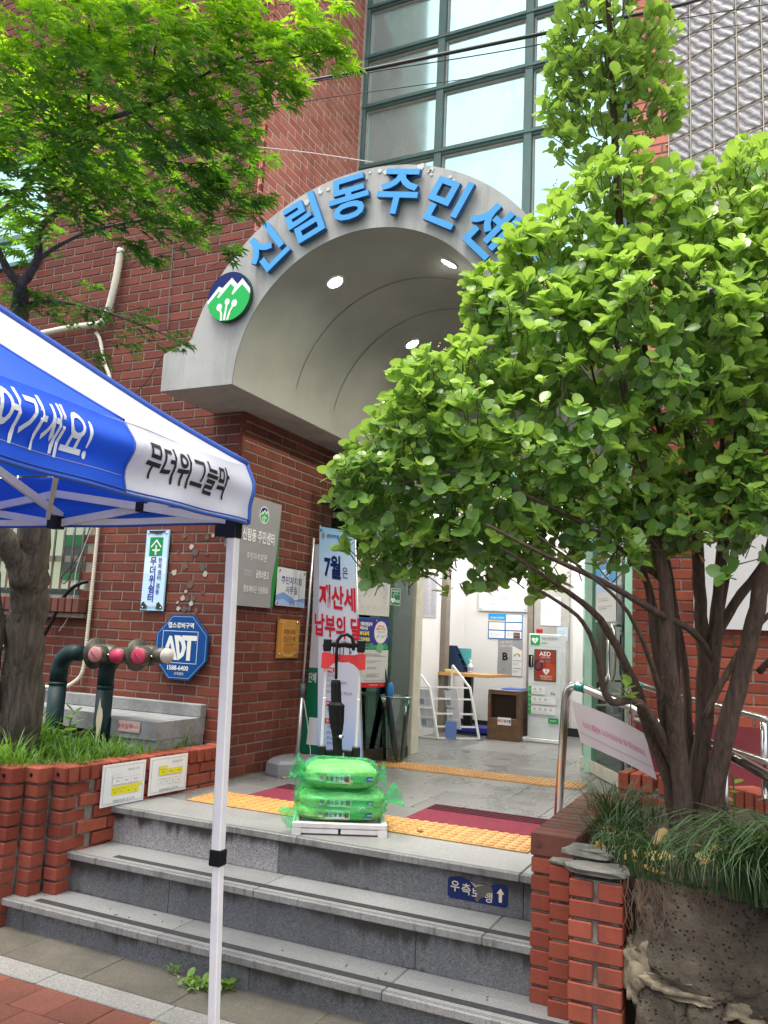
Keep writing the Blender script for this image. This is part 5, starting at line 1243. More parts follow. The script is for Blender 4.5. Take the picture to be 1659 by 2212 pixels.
# ---- umbrella bin by the left leaf
UB = thing('umbrella_bin', 'clear conical umbrella bin with a thin steel rim beside the left glass door', 'bin')
MU = Matrix.Translation((-2.665, 6.02, LZ))
m = MB(); m.smooth = True; vs = []; N = 28
m.lathe([(.075, .004), (.120, .50)], MU, 28); m.f = [f for f in m.f if len(f) == 4]; m.mi = m.mi[:len(m.f)]; m.sm = m.sm[:len(m.f)]; m.build('body', M_CLEAR, UB)
m = MB(); m.smooth = True; m.tube([MU @ Vector((.122 * math.cos(a), .122 * math.sin(a), .50)) for a in np.linspace(0, 2 * PI, 29)], .0045, 6, False); m.build('rim', M_STEEL, UB)
m = MB(); m.lathe([(.076, 0), (.076, .012)], MU, 24); m.build('base', M_BLACK, UB)
U2 = thing('umbrella', 'black umbrella leaning inside the clear umbrella bin', 'umbrella')
m = MB(); m.smooth = True; m.tube([MU @ Vector(p) for p in ((.03, 0, .014), (.02, .0, .06), (-.05, .02, .35), (-.10, .03, .60))], [.006, .022, .026, .018], 12); m.build('furled_canopy', M_UMB, U2)
m = MB(); m.smooth = True; m.tube([MU @ Vector(p) for p in ((-.10, .03, .60), (-.12, .035, .72), (-.13, .035, .76), (-.155, .035, .77), (-.17, .035, .74))], .007, 8); m.build('hook_handle', M_BLACK, U2)
BB = MB(); BB.smooth = True; BB.sphere((0, 0, 0), 1, 12, 8); BB.v = [tuple(MU @ Vector((-.065 + v[0] * .03, .03 + v[1] * .03, .53 + v[2] * .075))) for v in BB.v]
tag(BB.build('plastic_pouch', plain('blue film', (.01, .16, .42), .3), None), 'crumpled blue plastic pouch hanging over the rim of the umbrella bin', 'pouch')

# ================================================================= LOBBY
RK = thing('brochure_rack', 'white tubular brochure rack standing in the lobby left of the table', 'rack')
def RF(a, b, z): return Vector((-3.23 + a, 7.68 + b, LZ + z))
m0 = M_WHITE
for a, nm in ((0, 'side_frame'), (.36, 'side_frame')):
    b0 = -.02 if a == 0 else .25
    m = MB(); m.bar(RF(a * .9, b0, .70), RF(a * .9 + .20, b0 - .02, .49), .022, .016); m.bar(RF(a * .9 + .20, b0 - .02, .49), RF(a * .9 + .31, b0 - .03, .012), .022, .016); m.bar(RF(a * .9, b0, .70), RF(a * .9 - .0, b0, .48), .018, .014); m.v = [tuple(v) for v in m.v]; m.build(nm, m0, RK)
for z, aa in ((.49, .2), (.38, .225), (.24, .25), (.12, .28), (.012, .30)):
    m = MB(); m.bar(RF(aa, -.03, z), RF(aa + .33, .24, z), .016, .016); m.build('rung', m0, RK)
for z in (.48, .30, .20, .012):
    m = MB(); m.bar(RF(0, -.02, z), RF(.2 + (.49 - z) * .2, -.03, z), .016, .014); m.build('rung', m0, RK)
for i, (z0, z1) in enumerate(((.30, .46), (.10, .28))):
    for (a, b_) in ((.06, .0), (.30, .1)):
        m = MB(); m.prism([(0, z0), (.13, z0), (.13, z1), (0, z1)], lambda u, v, d: RF(a + u + (.49 - v) * .16, b_ - d, v), 0, .012); q_ = m.build('leaflet', P((.50, .50, .54)), RK)
        stamp(lambda u, v, d: RF(a + u + (.49 - v) * .16, b_ - .0125 - d, v), [('r', (.62, .62, .62), .0, (z0 + z1) / 2 - .006, .13, (z0 + z1) / 2 + .006), ('r', (.62, .62, .62), .06, z0, .068, z1), ('r', (.25, .28, .38), .01, z0 + .02, .055, z0 + .07)], 'print', q_)
m = MB(); m.prism([(.0, .012), (.09, .012), (.09, .17), (.0, .17)], lambda u, v, d: RF(.36 + u, .02 - d + u * .6, v), 0, .01); m.build('leaflet', P((.12, .20, .45)), RK)

TB = thing('counter_table', 'small oak-topped table on a black pedestal in the lobby corner', 'table')
m = MB(); m.prism([(-3.28, 8.20), (-2.60, 8.16), (-2.52, 8.62), (-3.1, 8.66)], lambda u, v, d: Vector((u, v, d)), 1.035, 1.065); m.build('tabletop', M_OAK, TB)
m = MB(); m.bx(-2.93, -2.85, 8.36, 8.44, LZ, 1.035, .004); m.build('pedestal', M_BLACK, TB)
m = MB(); m.bx(-3.05, -2.70, 8.22, 8.55, LZ, LZ + .015, .003); m.build('foot', M_BLACK, TB)
MF = thing('file_holder', 'navy mesh document holder standing on the oak lobby table', 'file holder'); M_NV = plain('navy mesh', (.012, .035, .09), .4)
m = MB(); m.prism([(-3.19, 1.066), (-2.955, 1.066), (-2.975, 1.13), (-3.09, 1.34), (-3.19, 1.34)], lambda u, v, d: Vector((u, d, v)), 8.44, 8.445); m.build('side', M_NV, MF)
for z in (1.12, 1.19, 1.26):
    m = MB(); m.bx(-3.19, -3.19 + .22 - (z - 1.12) * .5, 8.444, 8.56, z, z + .006); m.build('tray', M_NV, MF)
m = MB(); m.prism([(-3.19, 1.066), (-2.955, 1.066), (-2.975, 1.13), (-3.09, 1.34), (-3.19, 1.34)], lambda u, v, d: Vector((u, d, v)), 8.56, 8.565); m.build('side', M_NV, MF)
tag(MB().bx(-3.10, -2.935, 8.58, 8.59, 1.066, 1.315).build('folder', plain('aqua folder', (.10, .42, .45), .4), None), 'aqua folder upright behind the navy holder on the lobby table', 'folder')
tag(MB().bx(-3.26, -3.02, 8.24, 8.40, 1.066, 1.092, .003).build('booklet_stack', plain('yellow booklets', (.60, .52, .16), .6), None), 'low stack of yellow booklets at the left end of the lobby table', 'booklets')
BO = thing('sanitizer_bottle', 'clear hand sanitizer bottle on the lobby table right of the navy holder', 'bottle')
m = MB(); m.smooth = True; m.lathe([(.026, 0), (.028, .01), (.028, .075), (.012, .098), (.011, .105)], Matrix.Translation((-2.885, 8.42, 1.066)), 16); m.build('body', plain('milky bottle', (.62, .66, .66), .2), BO)
m = MB(); m.smooth = True; m.lathe([(.012, .105), (.012, .125), (.004, .128), (.004, .145)], Matrix.Translation((-2.885, 8.42, 1.066)), 12); m.bar((-2.885, 8.42, 1.208), (-2.90, 8.40, 1.206), .012, .006); m.build('pump', M_WHITE, BO)
m = MB(); m.lathe([(.0285, .02), (.0285, .06)], Matrix.Translation((-2.885, 8.42, 1.066)), 16); m.build('label_band', P((.30, .32, .55)), BO)
tag(MB().bx(-2.98, -2.62, 8.30, 8.60, LZ + .02, LZ + .075, .004).build('storage_box', plain('blue tub', (.02, .02, .30), .5), None), 'flat blue tub under the lobby table', 'box')
# walnut collection box
CB = thing('collection_box', 'walnut flag collection box with a dark slot and a white label in the lobby', 'box')
x0, x1, y0, y1, zt_ = -2.565, -2.245, 8.05, 8.40, .925
m = MB(); m.bx(x0, x1, y0, y1, LZ, .66, .003); m.bx(x0, x1, y0 + .05, y1, .661, .89); m.bx(x0, x0 + .03, y0, y0 + .05, .661, .89); m.bx(x1 - .03, x1, y0, y0 + .05, .661, .89); m.bx(x0, x1, y0, y1, .8905, zt_, .003); m.build('cabinet', M_WOOD, CB)
m = MB(); m.bx(x0 + .031, x1 - .031, y0 + .044, y0 + .049, .6615, .889); m.build('slot', P((.03, .016, .01)), CB)
m = MB(); m.bx(x0 + .005, x1 + .005, y0 - .005, y1, zt_ + .001, zt_ + .012, .002); m.build('lid', plain('grey lid', (.25, .24, .26), .3), CB)
Fc = frame((x0 + .105, y0 - .001, .60), PW); stamp(Fc, [('r', (.72, .72, .72), 0, 0, .135, .072), ('t', RD, '태극기', .036, .036, .032, dict(bold=.04, sx=.72)), ('t', INK, '수거함', .099, .036, .032, dict(bold=.04, sx=.72))], 'label_print', CB)
tag(MB().bx(-2.45, -2.26, 8.12, 8.36, zt_ + .0125, zt_ + .022, .002).build('folder', plain('blue folder', (.02, .07, .40), .4), None), 'flat blue folder lying on the walnut collection box', 'folder')
# AED stand
AE = thing('defibrillator_stand', 'white defibrillator cabinet stand with a red window and a red beacon in the lobby', 'cabinet')
ax0, ax1, ay0, ay1 = -2.205, -1.885, 8.21, 8.45
m = MB(); m.bx(ax0, ax1, ay0, ay1, LZ + .04, 1.50, .006); m.build('cabinet', plain('cool white steel', (.60, .63, .64), .35, 0, .03), AE)
m = MB(); m.bx(ax0 - .09, ax1 + .01, ay0 - .03, ay1 + .02, LZ + .001, LZ + .038, .006); m.build('foot', M_WHITE, AE)
m = MB(); m.smooth = True; m.lathe([(.034, 0), (.034, .04), (.028, .052), (.01, .056)], Matrix.Translation((-2.12, ay0 + .08, 1.501)), 18); m.build('beacon', plain('red beacon', (.30, .01, .012), .2), AE)
Fa = frame((ax0, ay0 - .001, LZ + .04), PW); h_ = 1.01
it = [('r', (.40, .42, .42), .002, .885, .318, .888), ('r', (.40, .42, .42), .002, .52, .318, .523), ('r', (.02, .36, .07), .018, .90, .112, .998)] + heart(WHITE, .062, .945, .034, (.02, .36, .07)) + [('t', (.05, .06, .06), '자동심장충격기', .212, .965, .032, dict(sx=.75)), ('t', (.05, .35, .10), 'AED', .158, .922, .030),
      ('r', (.01, .10, .03), .058, .548, .278, .858), ('r', (.30, .045, .03), .066, .556, .270, .850), ('c', (.06, .02, .03), .10, .70, .045, .055), ('c', (.20, .05, .06), .10, .70, .03, .038), ('p', (.42, .07, .03), [(.13, .556), (.270, .556), (.270, .70), (.19, .74), (.16, .66)]), ('t', WHITE, 'AED', .166, .815, .055, dict(bold=.01)), ('t', (.6, .6, .6), '심폐소생술', .17, .78, .02), ('t', (.6, .55, .55), 'AED', .13, .74, .022), ('r', (.2, .14, .12), .17, .735, .225, .755)] + heart((.75, .72, .7), .18, .645, .034, (.35, .05, .03)) + [('t', (.75, .72, .7), '자동심장충격기', .18, .595, .022, dict(sx=.8)), ('t', (.7, .7, .68), '대한심폐소생협회', .18, .572, .014)]
for i in range(3):
    yy = .42 - i * .095
    it += [('r', (.02, .36, .07), .006, yy, .036, yy + .075), ('t', WHITE, str(i + 1), .021, yy + .045, .028), ('r', (.72, .73, .73), .037, yy, .28 if i else .17, yy + .075)] + lines(.045, .27 if i else .16, [yy + .012, yy + .022], (.5, .5, .5), 1, .003)
    for q_ in range(2 + i): it.append(('c', (.5, .5, .5), .07 + q_ * .055, yy + .048, .014, .014))
it += [('t', INK, 'Cu', .25, .435, .034, dict(bold=.03)), ('r', (.02, .30, .08), .21, .15, .31, .20), ('t', WHITE, '심장충격기', .26, .175, .014)]
stamp(Fa, it, 'print', AE)
m = MB(); m.bx(ax0 + .002, ax0 + .05, ay0 - .012, ay0 - .0015, 1.17, 1.29, .003); m.build('latch_plate', M_BLACK, AE)
m = MB(); m.smooth = True; m.tube([(ax0 + .04, ay0 - .012, 1.18), (ax0 + .04, ay0 - .035, 1.19), (ax0 + .04, ay0 - .035, 1.27), (ax0 + .04, ay0 - .012, 1.28)], .006, 8); m.build('handle', M_STEEL, AE)
# notices on the lobby walls
LY = 8.995
F = frame((-3.0, LY, 1.74), PW)
it = [('r', (.60, .62, .66), .01, .01, .56, .26), ('r', (.70, .71, .74), .12, .035, .46, .25)] + lines(.14, .20, [.20, .16, .12, .08], (.35, .42, .2), 0, .006) + lines(.23, .44, [.21, .20, .17, .16, .13, .12, .09, .06], SM) + [('r', (.3, .3, .5), .23, .145, .40, .15)]
plate('notice_board', 'glass-fronted white notice board on the lobby back wall above the blue poster', 'notice board', F, .57, .27, .02, P((.55, .57, .60)), it, bolts=[(.03, .03, .009), (.54, .03, .009)])
F = frame((-2.885, LY, 1.432), PW); it = [('r', (.03, .30, .62), .0, .19, .2, .28), ('p', (.62, .45, .2), [(0, .19), (.2, .19), (.2, .205), (0, .212)]), ('t', WHITE, '우리동네 한바퀴', .1, .235, .022)]
for r_ in range(3):
    for c_ in range(2):
        if r_ == 2 and c_ == 0: continue
        a = .012 + c_ * .195; b_ = .012 + r_ * .092; it.append(('r', WHITE, a, b_, a + .178, b_ + .078)); it += lines(a + .012, a + .165, [b_ + .015 + k * .012 for k in range(4)], SM, 1, .003)
it += [('r', (.15, .12, .08), .295, .05, .37, .08), ('r', (.15, .05, .05), .295, .018, .37, .045)]
plate('guide_poster', 'blue poster with six white panels on the lobby back wall', 'poster', F, .395, .28, .002, P((.02, .20, .50)), it, part='sheet')
F = frame((-2.765, LY, 1.035), PW)
it = [('p', (.62, .63, .63), [(.165, .005), (.275, .005), (.275, .28), (.165, .33)]), ('t', (.015, .015, .015), 'B', .085, .21, .105, dict(bold=.04)), ('t', (.1, .1, .1), '71', .075, .065, .04), ('t', (.65, .65, .65), '건물 에너지', .09, .365, .028, dict(rot=.06)), ('t', (.65, .65, .65), '사용량 등급', .09, .325, .028, dict(rot=.06)), ('r', (.2, .2, .2), .175, .165, .265, .173), ('r', (.2, .2, .2), .175, .085, .265, .093)] + lines(.175, .26, [.14, .13, .12, .06, .05, .04], SM)
for k in range(6):
    a0 = PI * k / 6; a1 = PI * (k + 1) / 6; cc = [(.5, .08, .05), (.55, .2, .05), (.6, .35, .05), (.5, .5, .08), (.25, .4, .1), (.1, .3, .1)][k]
    it.append(('p', cc, [(.22 + r_ * math.cos(a), .215 + r_ * math.sin(a)) for r_, a in ((.022, a0), (.038, a0), (.038, a1), (.022, a1))]))
plate('energy_poster', 'grey energy rating poster with a large letter B on the lobby back wall', 'poster', F, .28, .39, .002, P((.27, .27, .275)), it, part='sheet')
F = frame((-3.159, 7.67, 1.616), PS)
plate('info_board', 'narrow grey text notice on the lobby wall left of the corner column', 'notice', F, .40, .44, .006, P((.40, .39, .42)), lines(.03, .19, [.03 + k * .019 for k in range(20)], (.2, .2, .22), 1, .004) + lines(.22, .37, [.03 + k * .019 for k in range(20)], (.2, .2, .22), 1, .004))
F = frame((-2.28, 8.955, 1.60), PW); plate('paper_notice', 'white paper sheet on the grey lobby door panel', 'notice', F, .22, .31, .001, P((.66, .64, .72)), lines(.02, .19, [.26, .22, .20, .18, .16, .14], (.4, .4, .5)), part='sheet')
F = frame((-2.10, 8.953, 1.44), PW); plate('paper_notice', 'small pale blue sheet below the white paper on the lobby door panel', 'notice', F, .12, .15, .001, P((.42, .52, .60)), lines(.01, .1, [.1, .07, .04], (.3, .35, .4)), part='sheet')

# ================================================================= PIPES, LEDGE, CONDUITS, CABLES
HP = thing('hose_connection', 'pair of dark green fire hose pipes with brass valves and pink caps', 'fire hose valve')
M_CP1 = plain('faded pink cap', (.50, .20, .22), .5, 0, .1, 8); M_CP2 = plain('pink red cap', (.50, .035, .09), .45, 0, .1, 8)
def hose(x, y, r, zt, xr, tail):
    m = MB(); m.smooth = True; m.tube([(x, y, .55), (x + .002, y, zt - .20)], r, 20); m.tube([(x + .002, y, zt - .205), (x + .002, y, zt - .185)], r * 1.04, 20)
    el = [(x + .002, y, zt - .186)] + [(x + .12 - .12 * math.cos(a), y, zt - .12 + .12 * math.sin(a)) for a in np.linspace(.1, PI / 2, 8)] + [(x + .17, y, zt)]
    m.tube(el, [r] * (len(el) - 2) + [r * .95, r * .9], 20); m.build('riser_pipe', M_PGREEN, HP)
def valve(x, y, z, capmat, side, dx):
    m = MB(); m.smooth = True
    Mx = Matrix.Rotation(PI / 2, 4, 'Y'); Mx.translation = (x - .09, y, z)
    m.lathe([(.045, 0), (.095, .004), (.098, .010), (.095, .018), (.06, .022), (.058, .05), (.062, .09), (.062, .13), (.05, .16), (.045, .17)], Mx, 26); V_ = m.build('valve_body', M_BRASS, HP)
    m = MB(); m.smooth = True; d = Vector((.12, -.99, -.02)).normalized(); o = Vector((x + .02, y - .03, z)); Q = d.to_track_quat('Z', 'Y').to_matrix().to_4x4(); Q.translation = o
    m.lathe([(.052, 0), (.054, .05), (.050, .07), (.048, .078)], Q, 24); m.build('outlet', M_BRASS, HP)
    m = MB(); m.smooth = True; m.lathe([(.045, .079), (.0455, .092), (.040, .097), (.002, .097)], Q, 24); C_ = m.build('hose_cap', capmat, HP)
    m = MB(); a = .75; v1 = Vector((math.cos(a), math.sin(a), 0)) * .032; 
    m.bar(Q @ Vector((-v1.x, v1.y, .0985)), Q @ Vector((v1.x, -v1.y, .0985)), .008, .003); m.build('cap_slot', plain('slot shade pink', (.22, .05, .07), .6), C_)
    for s_ in (-1, 1):
        m = MB(); m.smooth = True; m.tube([Q @ Vector((s_ * .05, 0, .04)), Q @ Vector((s_ * .066, 0, .04))], .006, 8); m.build('lug', M_STEEL, HP)
hose(-4.075, 3.95, .054, 1.22, 0, 0); hose(-3.705, 3.97, .050, 1.22, 0, 0)
valve(-3.70, 3.94, 1.225, M_CP1, 1, 0); valve(-3.37, 3.94, 1.232, M_CP2, 1, 0)
m = MB(); m.smooth = True; m.tube([(-3.62, 3.95, 1.22), (-3.46, 3.95, 1.225)], .05, 20); m.tube([(-3.535, 3.92, 1.222), (-3.53, 3.86, 1.222)], .045, 18); m.build('tee_fitting', M_BRASS, HP)
m = MB(); m.smooth = True; m.tube([(-3.529, 3.859, 1.222), (-3.525, 3.845, 1.222)], .043, 18); m.build('hose_cap', M_CP2, HP)
m = MB(); m.smooth = True; m.tube([(-3.31, 3.93, 1.235), (-3.20, 3.90, 1.24)], .047, 20); m.build('end_outlet', M_BRASS, HP)
m = MB(); m.smooth = True; m.tube([(-3.199, 3.8995, 1.24), (-3.185, 3.896, 1.24)], .044, 20); m.build('white_cap', P((.55, .52, .48)), HP)
def disc_text(x, s_):
    it = []
    n_ = len(s_)
    for i, ch in enumerate(s_):
        a = math.radians(200 - i * 150 / max(1, n_ - 1)); it.append(('t', (.24, .22, .17), ch, .079 * math.cos(a), .079 * math.sin(a), .026, dict(rot=a - PI / 2, bold=.02)))
    stamp(lambda a, b, d: Vector((x - .092 - d, 3.95 - a, 1.228 + b)), it, 'cast_letters', HP)
disc_text(-3.70, '연결살수설비송'); disc_text(-3.37, '연결살수설비송')
mb_ = MB(); mb_.add([Vector((-3.675 + .02 * math.cos(a) * (1 + .3 * math.sin(a * 5)), 3.914, .80 + .16 * math.sin(a) * (1 + .25 * math.sin(a * 3 + 1)))) for a in np.linspace(0, 2 * PI, 22)[:-1]], [tuple(range(21))])
mb_.build('bare_patch', plain('bare cream primer', (.55, .48, .34), .8), HP)
# concrete ledge
LE = thing('concrete_ledge', 'grey painted concrete ledge against the facade behind the pipes', 'ledge')
m = MB(); m.prism([(-4.9, 4.47), (-4.9, 4.20), (-3.80, 4.12), (-3.64, 3.98), (-3.30, 3.99), (-3.30, 4.455)], lambda u, v, d: Vector((u, v, d)), .74, .845); m.bx(-3.66, -3.302, 4.0, 4.45, .58, .739); m.build('slab', M_CONC, LE)
m = MB(); m.bx(-4.9, -3.30, 4.40, 4.462, .846, .925, .004); m.build('upstand', M_CONC, LE)
F = frame((-3.58, 3.978, .775), PW); plate('pump_label', 'faded pink label with red writing stuck on the concrete ledge', 'label', F, .165, .065, .0008, P((.52, .36, .34)), [('t', (.5, .05, .05), '송수압력', .05, .034, .030, dict(bold=.01)), ('t', (.55, .22, .2), '3mpa', .13, .034, .022), ('r', (.55, .42, .40), .10, .01, .16, .02)], part='sheet')
def ribbed(name, pts, r, mat, parent=None, step=.016):
    P_ = [Vector(p) for p in pts]; out = []; rad = []; 
    for a, b in zip(P_[:-1], P_[1:]):
        n_ = max(2, int((b - a).length / (step / 2)))
        for i in range(n_): out.append(a.lerp(b, i / n_)); rad.append(r * (1.0 if len(out) % 2 else .86))
    out.append(P_[-1]); rad.append(r); m = MB(); m.tube(out, rad, 9); return m.build(name, mat, parent)
def smoothp(pts, n=8):
    P_ = [Vector(p) for p in pts]; P_ = [P_[0]] + P_ + [P_[-1]]; o = []
    for i in range(1, len(P_) - 2):
        for k in range(n):
            t = k / n; a, b, c, d = P_[i - 1], P_[i], P_[i + 1], P_[i + 2]
            o.append(.5 * ((2 * b) + (c - a) * t + (2 * a - 5 * b + 4 * c - d) * t * t + (3 * b - a - 3 * c + d) * t ** 3))
    o.append(P_[-2]); return o
tag(ribbed('flexible_conduit', smoothp([(-4.35, 4.445, 2.25), (-4.352, 4.445, 1.75), (-4.355, 4.445, 1.33), (-4.36, 4.44, 1.08), (-4.42, 4.42, .99), (-4.52, 4.40, .955), (-4.75, 4.36, .95)]), .0135, M_CONDUIT), 'ivory ribbed conduit running down the facade right of the barred window', 'conduit')
tag(ribbed('flexible_conduit', smoothp([(-4.56, 4.445, 3.57), (-4.51, 4.445, 3.50), (-4.45, 4.445, 3.33), (-4.365, 4.445, 3.15), (-4.35, 4.445, 2.8), (-4.35, 4.445, 2.26)]), .014, M_CONDUIT, step=.02), 'thin ribbed conduit curving down under the wrapped pipe elbow', 'conduit')
m = MB(); m.smooth = True; m.tube(smoothp([(-4.38, 4.43, 4.2), (-4.40, 4.43, 3.95), (-4.46, 4.43, 3.68), (-4.54, 4.43, 3.615)]), .026, 12, wob=.12, rnd=R_); m.tube(smoothp([(-4.53, 4.43, 3.62), (-4.8, 4.43, 3.63), (-5.3, 4.43, 3.61)]), .024, 12, wob=.1, rnd=R_)
tag(m.build('wrapped_pipe', M_CONDUIT, None), 'cream tape-wrapped air conditioning pipe bent along the brick facade', 'pipe')
m = MB(); m.smooth = True; m.tube(smoothp([(-4.80, 4.40, 1.18), (-4.66, 4.40, 1.40), (-4.56, 4.41, 1.60), (-4.46, 4.43, 1.68), (-4.42, 4.47, 1.70)]), .014, 10); tag(m.build('black_hose', M_BLACK, None), 'black hose leaving the barred window and bending down behind the tree', 'hose')
M_WIRE = plain('black wire', (.02, .02, .02), .5)
def wire(pts, r, label, mat=None, name='cable'):
    m = MB(); m.smooth = True; m.tube(smoothp(pts, 6), r, 6); tag(m.build(name, mat or M_WIRE, None), label, 'cable')
wire([(-4.44, 4.46, 2.1), (-4.48, 4.44, 1.92), (-4.56, 4.43, 1.80), (-4.64, 4.43, 1.72), (-4.60, 4.43, 1.68), (-4.52, 4.43, 1.80)], .004, 'thin black cable looped on the window bars')
wire([(-4.40, 4.44, 2.1), (-4.50, 4.43, 1.80), (-4.49, 4.42, 1.60), (-4.52, 4.42, 1.45), (-4.60, 4.42, 1.34)], .0022, 'thin white cord hanging beside the barred window', P((.6, .6, .58)), 'cord')
wire([(-3.905, 4.462, 4.3), (-3.905, 4.462, 3.9), (-3.89, 4.462, 3.5)], .0045, 'thin grey wire clipped up the facade left of the canopy', plain('grey wire', (.14, .12, .11), .7))
wire([(-3.88, 4.455, 3.36), (-3.93, 4.45, 3.28), (-4.05, 4.45, 3.12), (-4.22, 4.45, 3.0)], .003, 'thin black wire sagging below the maple branch on the facade')
wire([(-1.97, 2.71, 3.75), (-1.72, 2.82, 3.8), (-1.01, 3.22, 4.07), (-.36, 3.6, 4.33), (.13, 3.9, 4.56), (2.5, 5.2, 5.4)], .0085, 'thick black overhead cable crossing in front of the curtain wall')
wire([(-2.6, 2.5, 3.5), (-1.97, 2.71, 3.72), (-1.57, 2.89, 3.83), (-1.01, 3.23, 4.03), (-.36, 3.61, 4.27), (2.5, 5.2, 5.2)], .0025, 'thin cable just under the thick overhead cable')
wire([(-2.4, 2.6, 3.55), (-1.83, 2.79, 3.69), (-1.42, 2.96, 3.77), (-1.02, 3.24, 3.93), (-.35, 3.53, 4.11), (.04, 3.8, 4.29), (2.5, 5.2, 5.0)], .002, 'lowest thin overhead cable across the curtain wall')
wire([(-3.20, 4.40, 4.75), (-2.75, 4.43, 4.62), (-2.32, 4.5, 4.50)], .003, 'white string tied from the brick wall to the canopy top', P((.6, .58, .55)), 'cord')

# ================================================================= HANDRAILS
def rail(label, posts, runs, tape):
    T = thing('handrail', label, 'handrail')
    for pts, r in runs:
        m = MB(); m.smooth = True; m.tube(pts, r, 14); m.build('rail', M_STEEL, T)
    for a, b in posts:
        m = MB(); m.smooth = True; m.tube([a, b], .017, 12); m.build('post', M_STEEL, T)
        m = MB(); m.lathe([(.036, 0), (.036, .006), (.02, .012)], Matrix.Translation(b), 16); m.build('base_flange', M_STEEL, T)
    for a, b in tape:
        m = MB(); m.smooth = True; m.tube([a, b], .0228, 14); m.build('green_tape', plain('green tape', (.01, .22, .16), .3), T)
    return T
nr = [(-.995, 4.30, .452), (-.955, 4.28, 1.12), (-.952, 4.278, 1.16), (-.94, 4.275, 1.19), (-.915, 4.27, 1.205), (-.885, 4.26, 1.207)]
nr2 = nr[-1:] + [(-.85, 4.25, 1.197), (-.62, 4.17, 1.132), (-.476, 4.08, 1.076), (-.26, 3.86, 1.03), (-.024, 3.55, .955), (.3, 3.1, .86)]
rail('stainless handrail bending down to the right in front of the glass doors', [((-.19, 3.80, 1.0), (-.19, 3.80, .62))], [(nr + nr2, .021)], [((-.90, 4.265, 1.205), (-.85, 4.25, 1.197))])
far = [(-.80, 5.28, .70), (-.79, 5.28, 1.13), (-.78, 5.27, 1.175), (-.75, 5.25, 1.19), (-.70, 5.2, 1.185), (-.55, 5.02, 1.165), (-.35, 4.85, 1.14), (-.06, 4.55, 1.10), (.3, 4.1, 1.04)]
far2 = [(-.74, 5.2, .99), (-.55, 5.02, .965), (-.35, 4.85, .94), (-.06, 4.55, .90), (.3, 4.1, .85)]
rail('stainless double handrail standing on the low ramp wall behind the shrub stems', [((-.045, 4.60, 1.10), (-.045, 4.60, .703))], [(far, .019), (far2, .017)], [((-.73, 5.235, 1.188), (-.69, 5.19, 1.183))])
# pink notice sheet hanging from the near rail
T = thing('hanging_notice', 'torn pinkish paper notice hanging upside down from the near handrail', 'notice')
def Fh(a, b, d=0.0):
    p = Vector((-.86, 4.235, 1.17)).lerp(Vector((-.475, 4.06, 1.055)), a / .40); return p + Vector((-.05 * (b / .2) + .02 * math.sin(a * 9), -.03 - d - .01 * math.sin(a * 14 + b * 6), -.2 + b - .03))
m = MB(); m.smooth = True; vs, fs = grid(Fh, .40, .2, 10, 6); m.add(vs, fs); m.build('sheet', P((.58, .50, .52)), T)
stamp(Fh, [('t', (.58, .22, .28), '오르내리실 때 주의하시기 바랍니다', .2, .10, .030, dict(rot=PI, bold=.02, sx=.7)), ('r', (.42, .34, .30), .01, .05, .39, .053)], 'print', T, .002)

# ================================================================= POP-UP TENT
TE = thing('canopy_tent', 'blue and white pop-up shade tent with Korean lettering and white poles', 'tent')
ph = math.radians(3); dA = Vector((math.sin(ph), -math.cos(ph), 0)); dB = Vector((-math.cos(ph), -math.sin(ph), 0)); C0 = Vector((-1.537, 2.2, 0)); SL = 3.0
nA = Vector((-dA.y, dA.x, 0)); nA = nA if nA.x > 0 else -nA; nB = Vector((dB.y, -dB.x, 0)); nB = nB if nB.y > 0 else -nB
ZB, ZT = 1.752, 1.935
PEAK = C0 + dA * 1.5 + dB * 1.5 + Vector((0, 0, 3.12))
def waveA(s_, z):
    t = (z - ZB) / (ZT - ZB)
    return (1 - t) * .010 + .010 * math.sin(t * 9.0 + 1.0 + s_ * .7) * (.5 + .5 * min(1, s_ / .4)) + .006 * math.sin(s_ * 19 + t * 4) * (1 - t * .5) + .02 * math.exp(-((t - .55) / .25) ** 2)
def FA(s_, z, d=0.0):
    corner = .014 * math.exp(-s_ / .05)
    zz = z - .010 * math.sin(PI * min(1, s_ / 1.5)) * (1 if z < ZB + .05 else .4) + .012 * math.exp(-s_ / .05) * ((z - ZB) / (ZT - ZB) - .2)
    return C0 + dA * s_ + nA * (waveA(s_, z) + d) + Vector((0, 0, zz))
def sheet(F, us, vs_, name, mats, parent, pick=None):
    m = MB(); m.smooth = True; nu, nv = len(us), len(vs_)
    m.add([F(u, v) for v in vs_ for u in us], [(j * nu + i, j * nu + i + 1, (j + 1) * nu + i + 1, (j + 1) * nu + i) for j in range(nv - 1) for i in range(nu - 1)])
    me = m.mesh(name, mats)
    if pick:
        k = 0
        for j in range(nv - 1):
            for i in range(nu - 1): me.polygons[k].material_index = pick((us[i] + us[i + 1]) / 2, (vs_[j] + vs_[j + 1]) / 2); k += 1
    return ob(name, me, parent)
us = sorted(set(list(np.linspace(0, .60, 32)) + list(np.linspace(.60, SL, 70)))); zs = list(np.linspace(ZB, ZT, 18))
SEAM = .60
sheet(FA, us, zs, 'valance', [M_TWHITE, M_TBLUE], TE, lambda u, v: 0 if (u < SEAM or u > SL - SEAM) else 1)
def FBv(s_, z, d=0.0): return C0 + dB * s_ + nB * (.006 * math.sin(s_ * 13 + z * 8)) + Vector((0, 0, z - .006 * math.sin(PI * min(1, s_ / 1.5))))
sheet(FBv, list(np.linspace(0, SL, 60)), list(np.linspace(ZB, ZT, 8)), 'valance', [M_TWHITE, M_TBLUE], TE, lambda u, v: 0 if (v < ZB + .035) else 1)
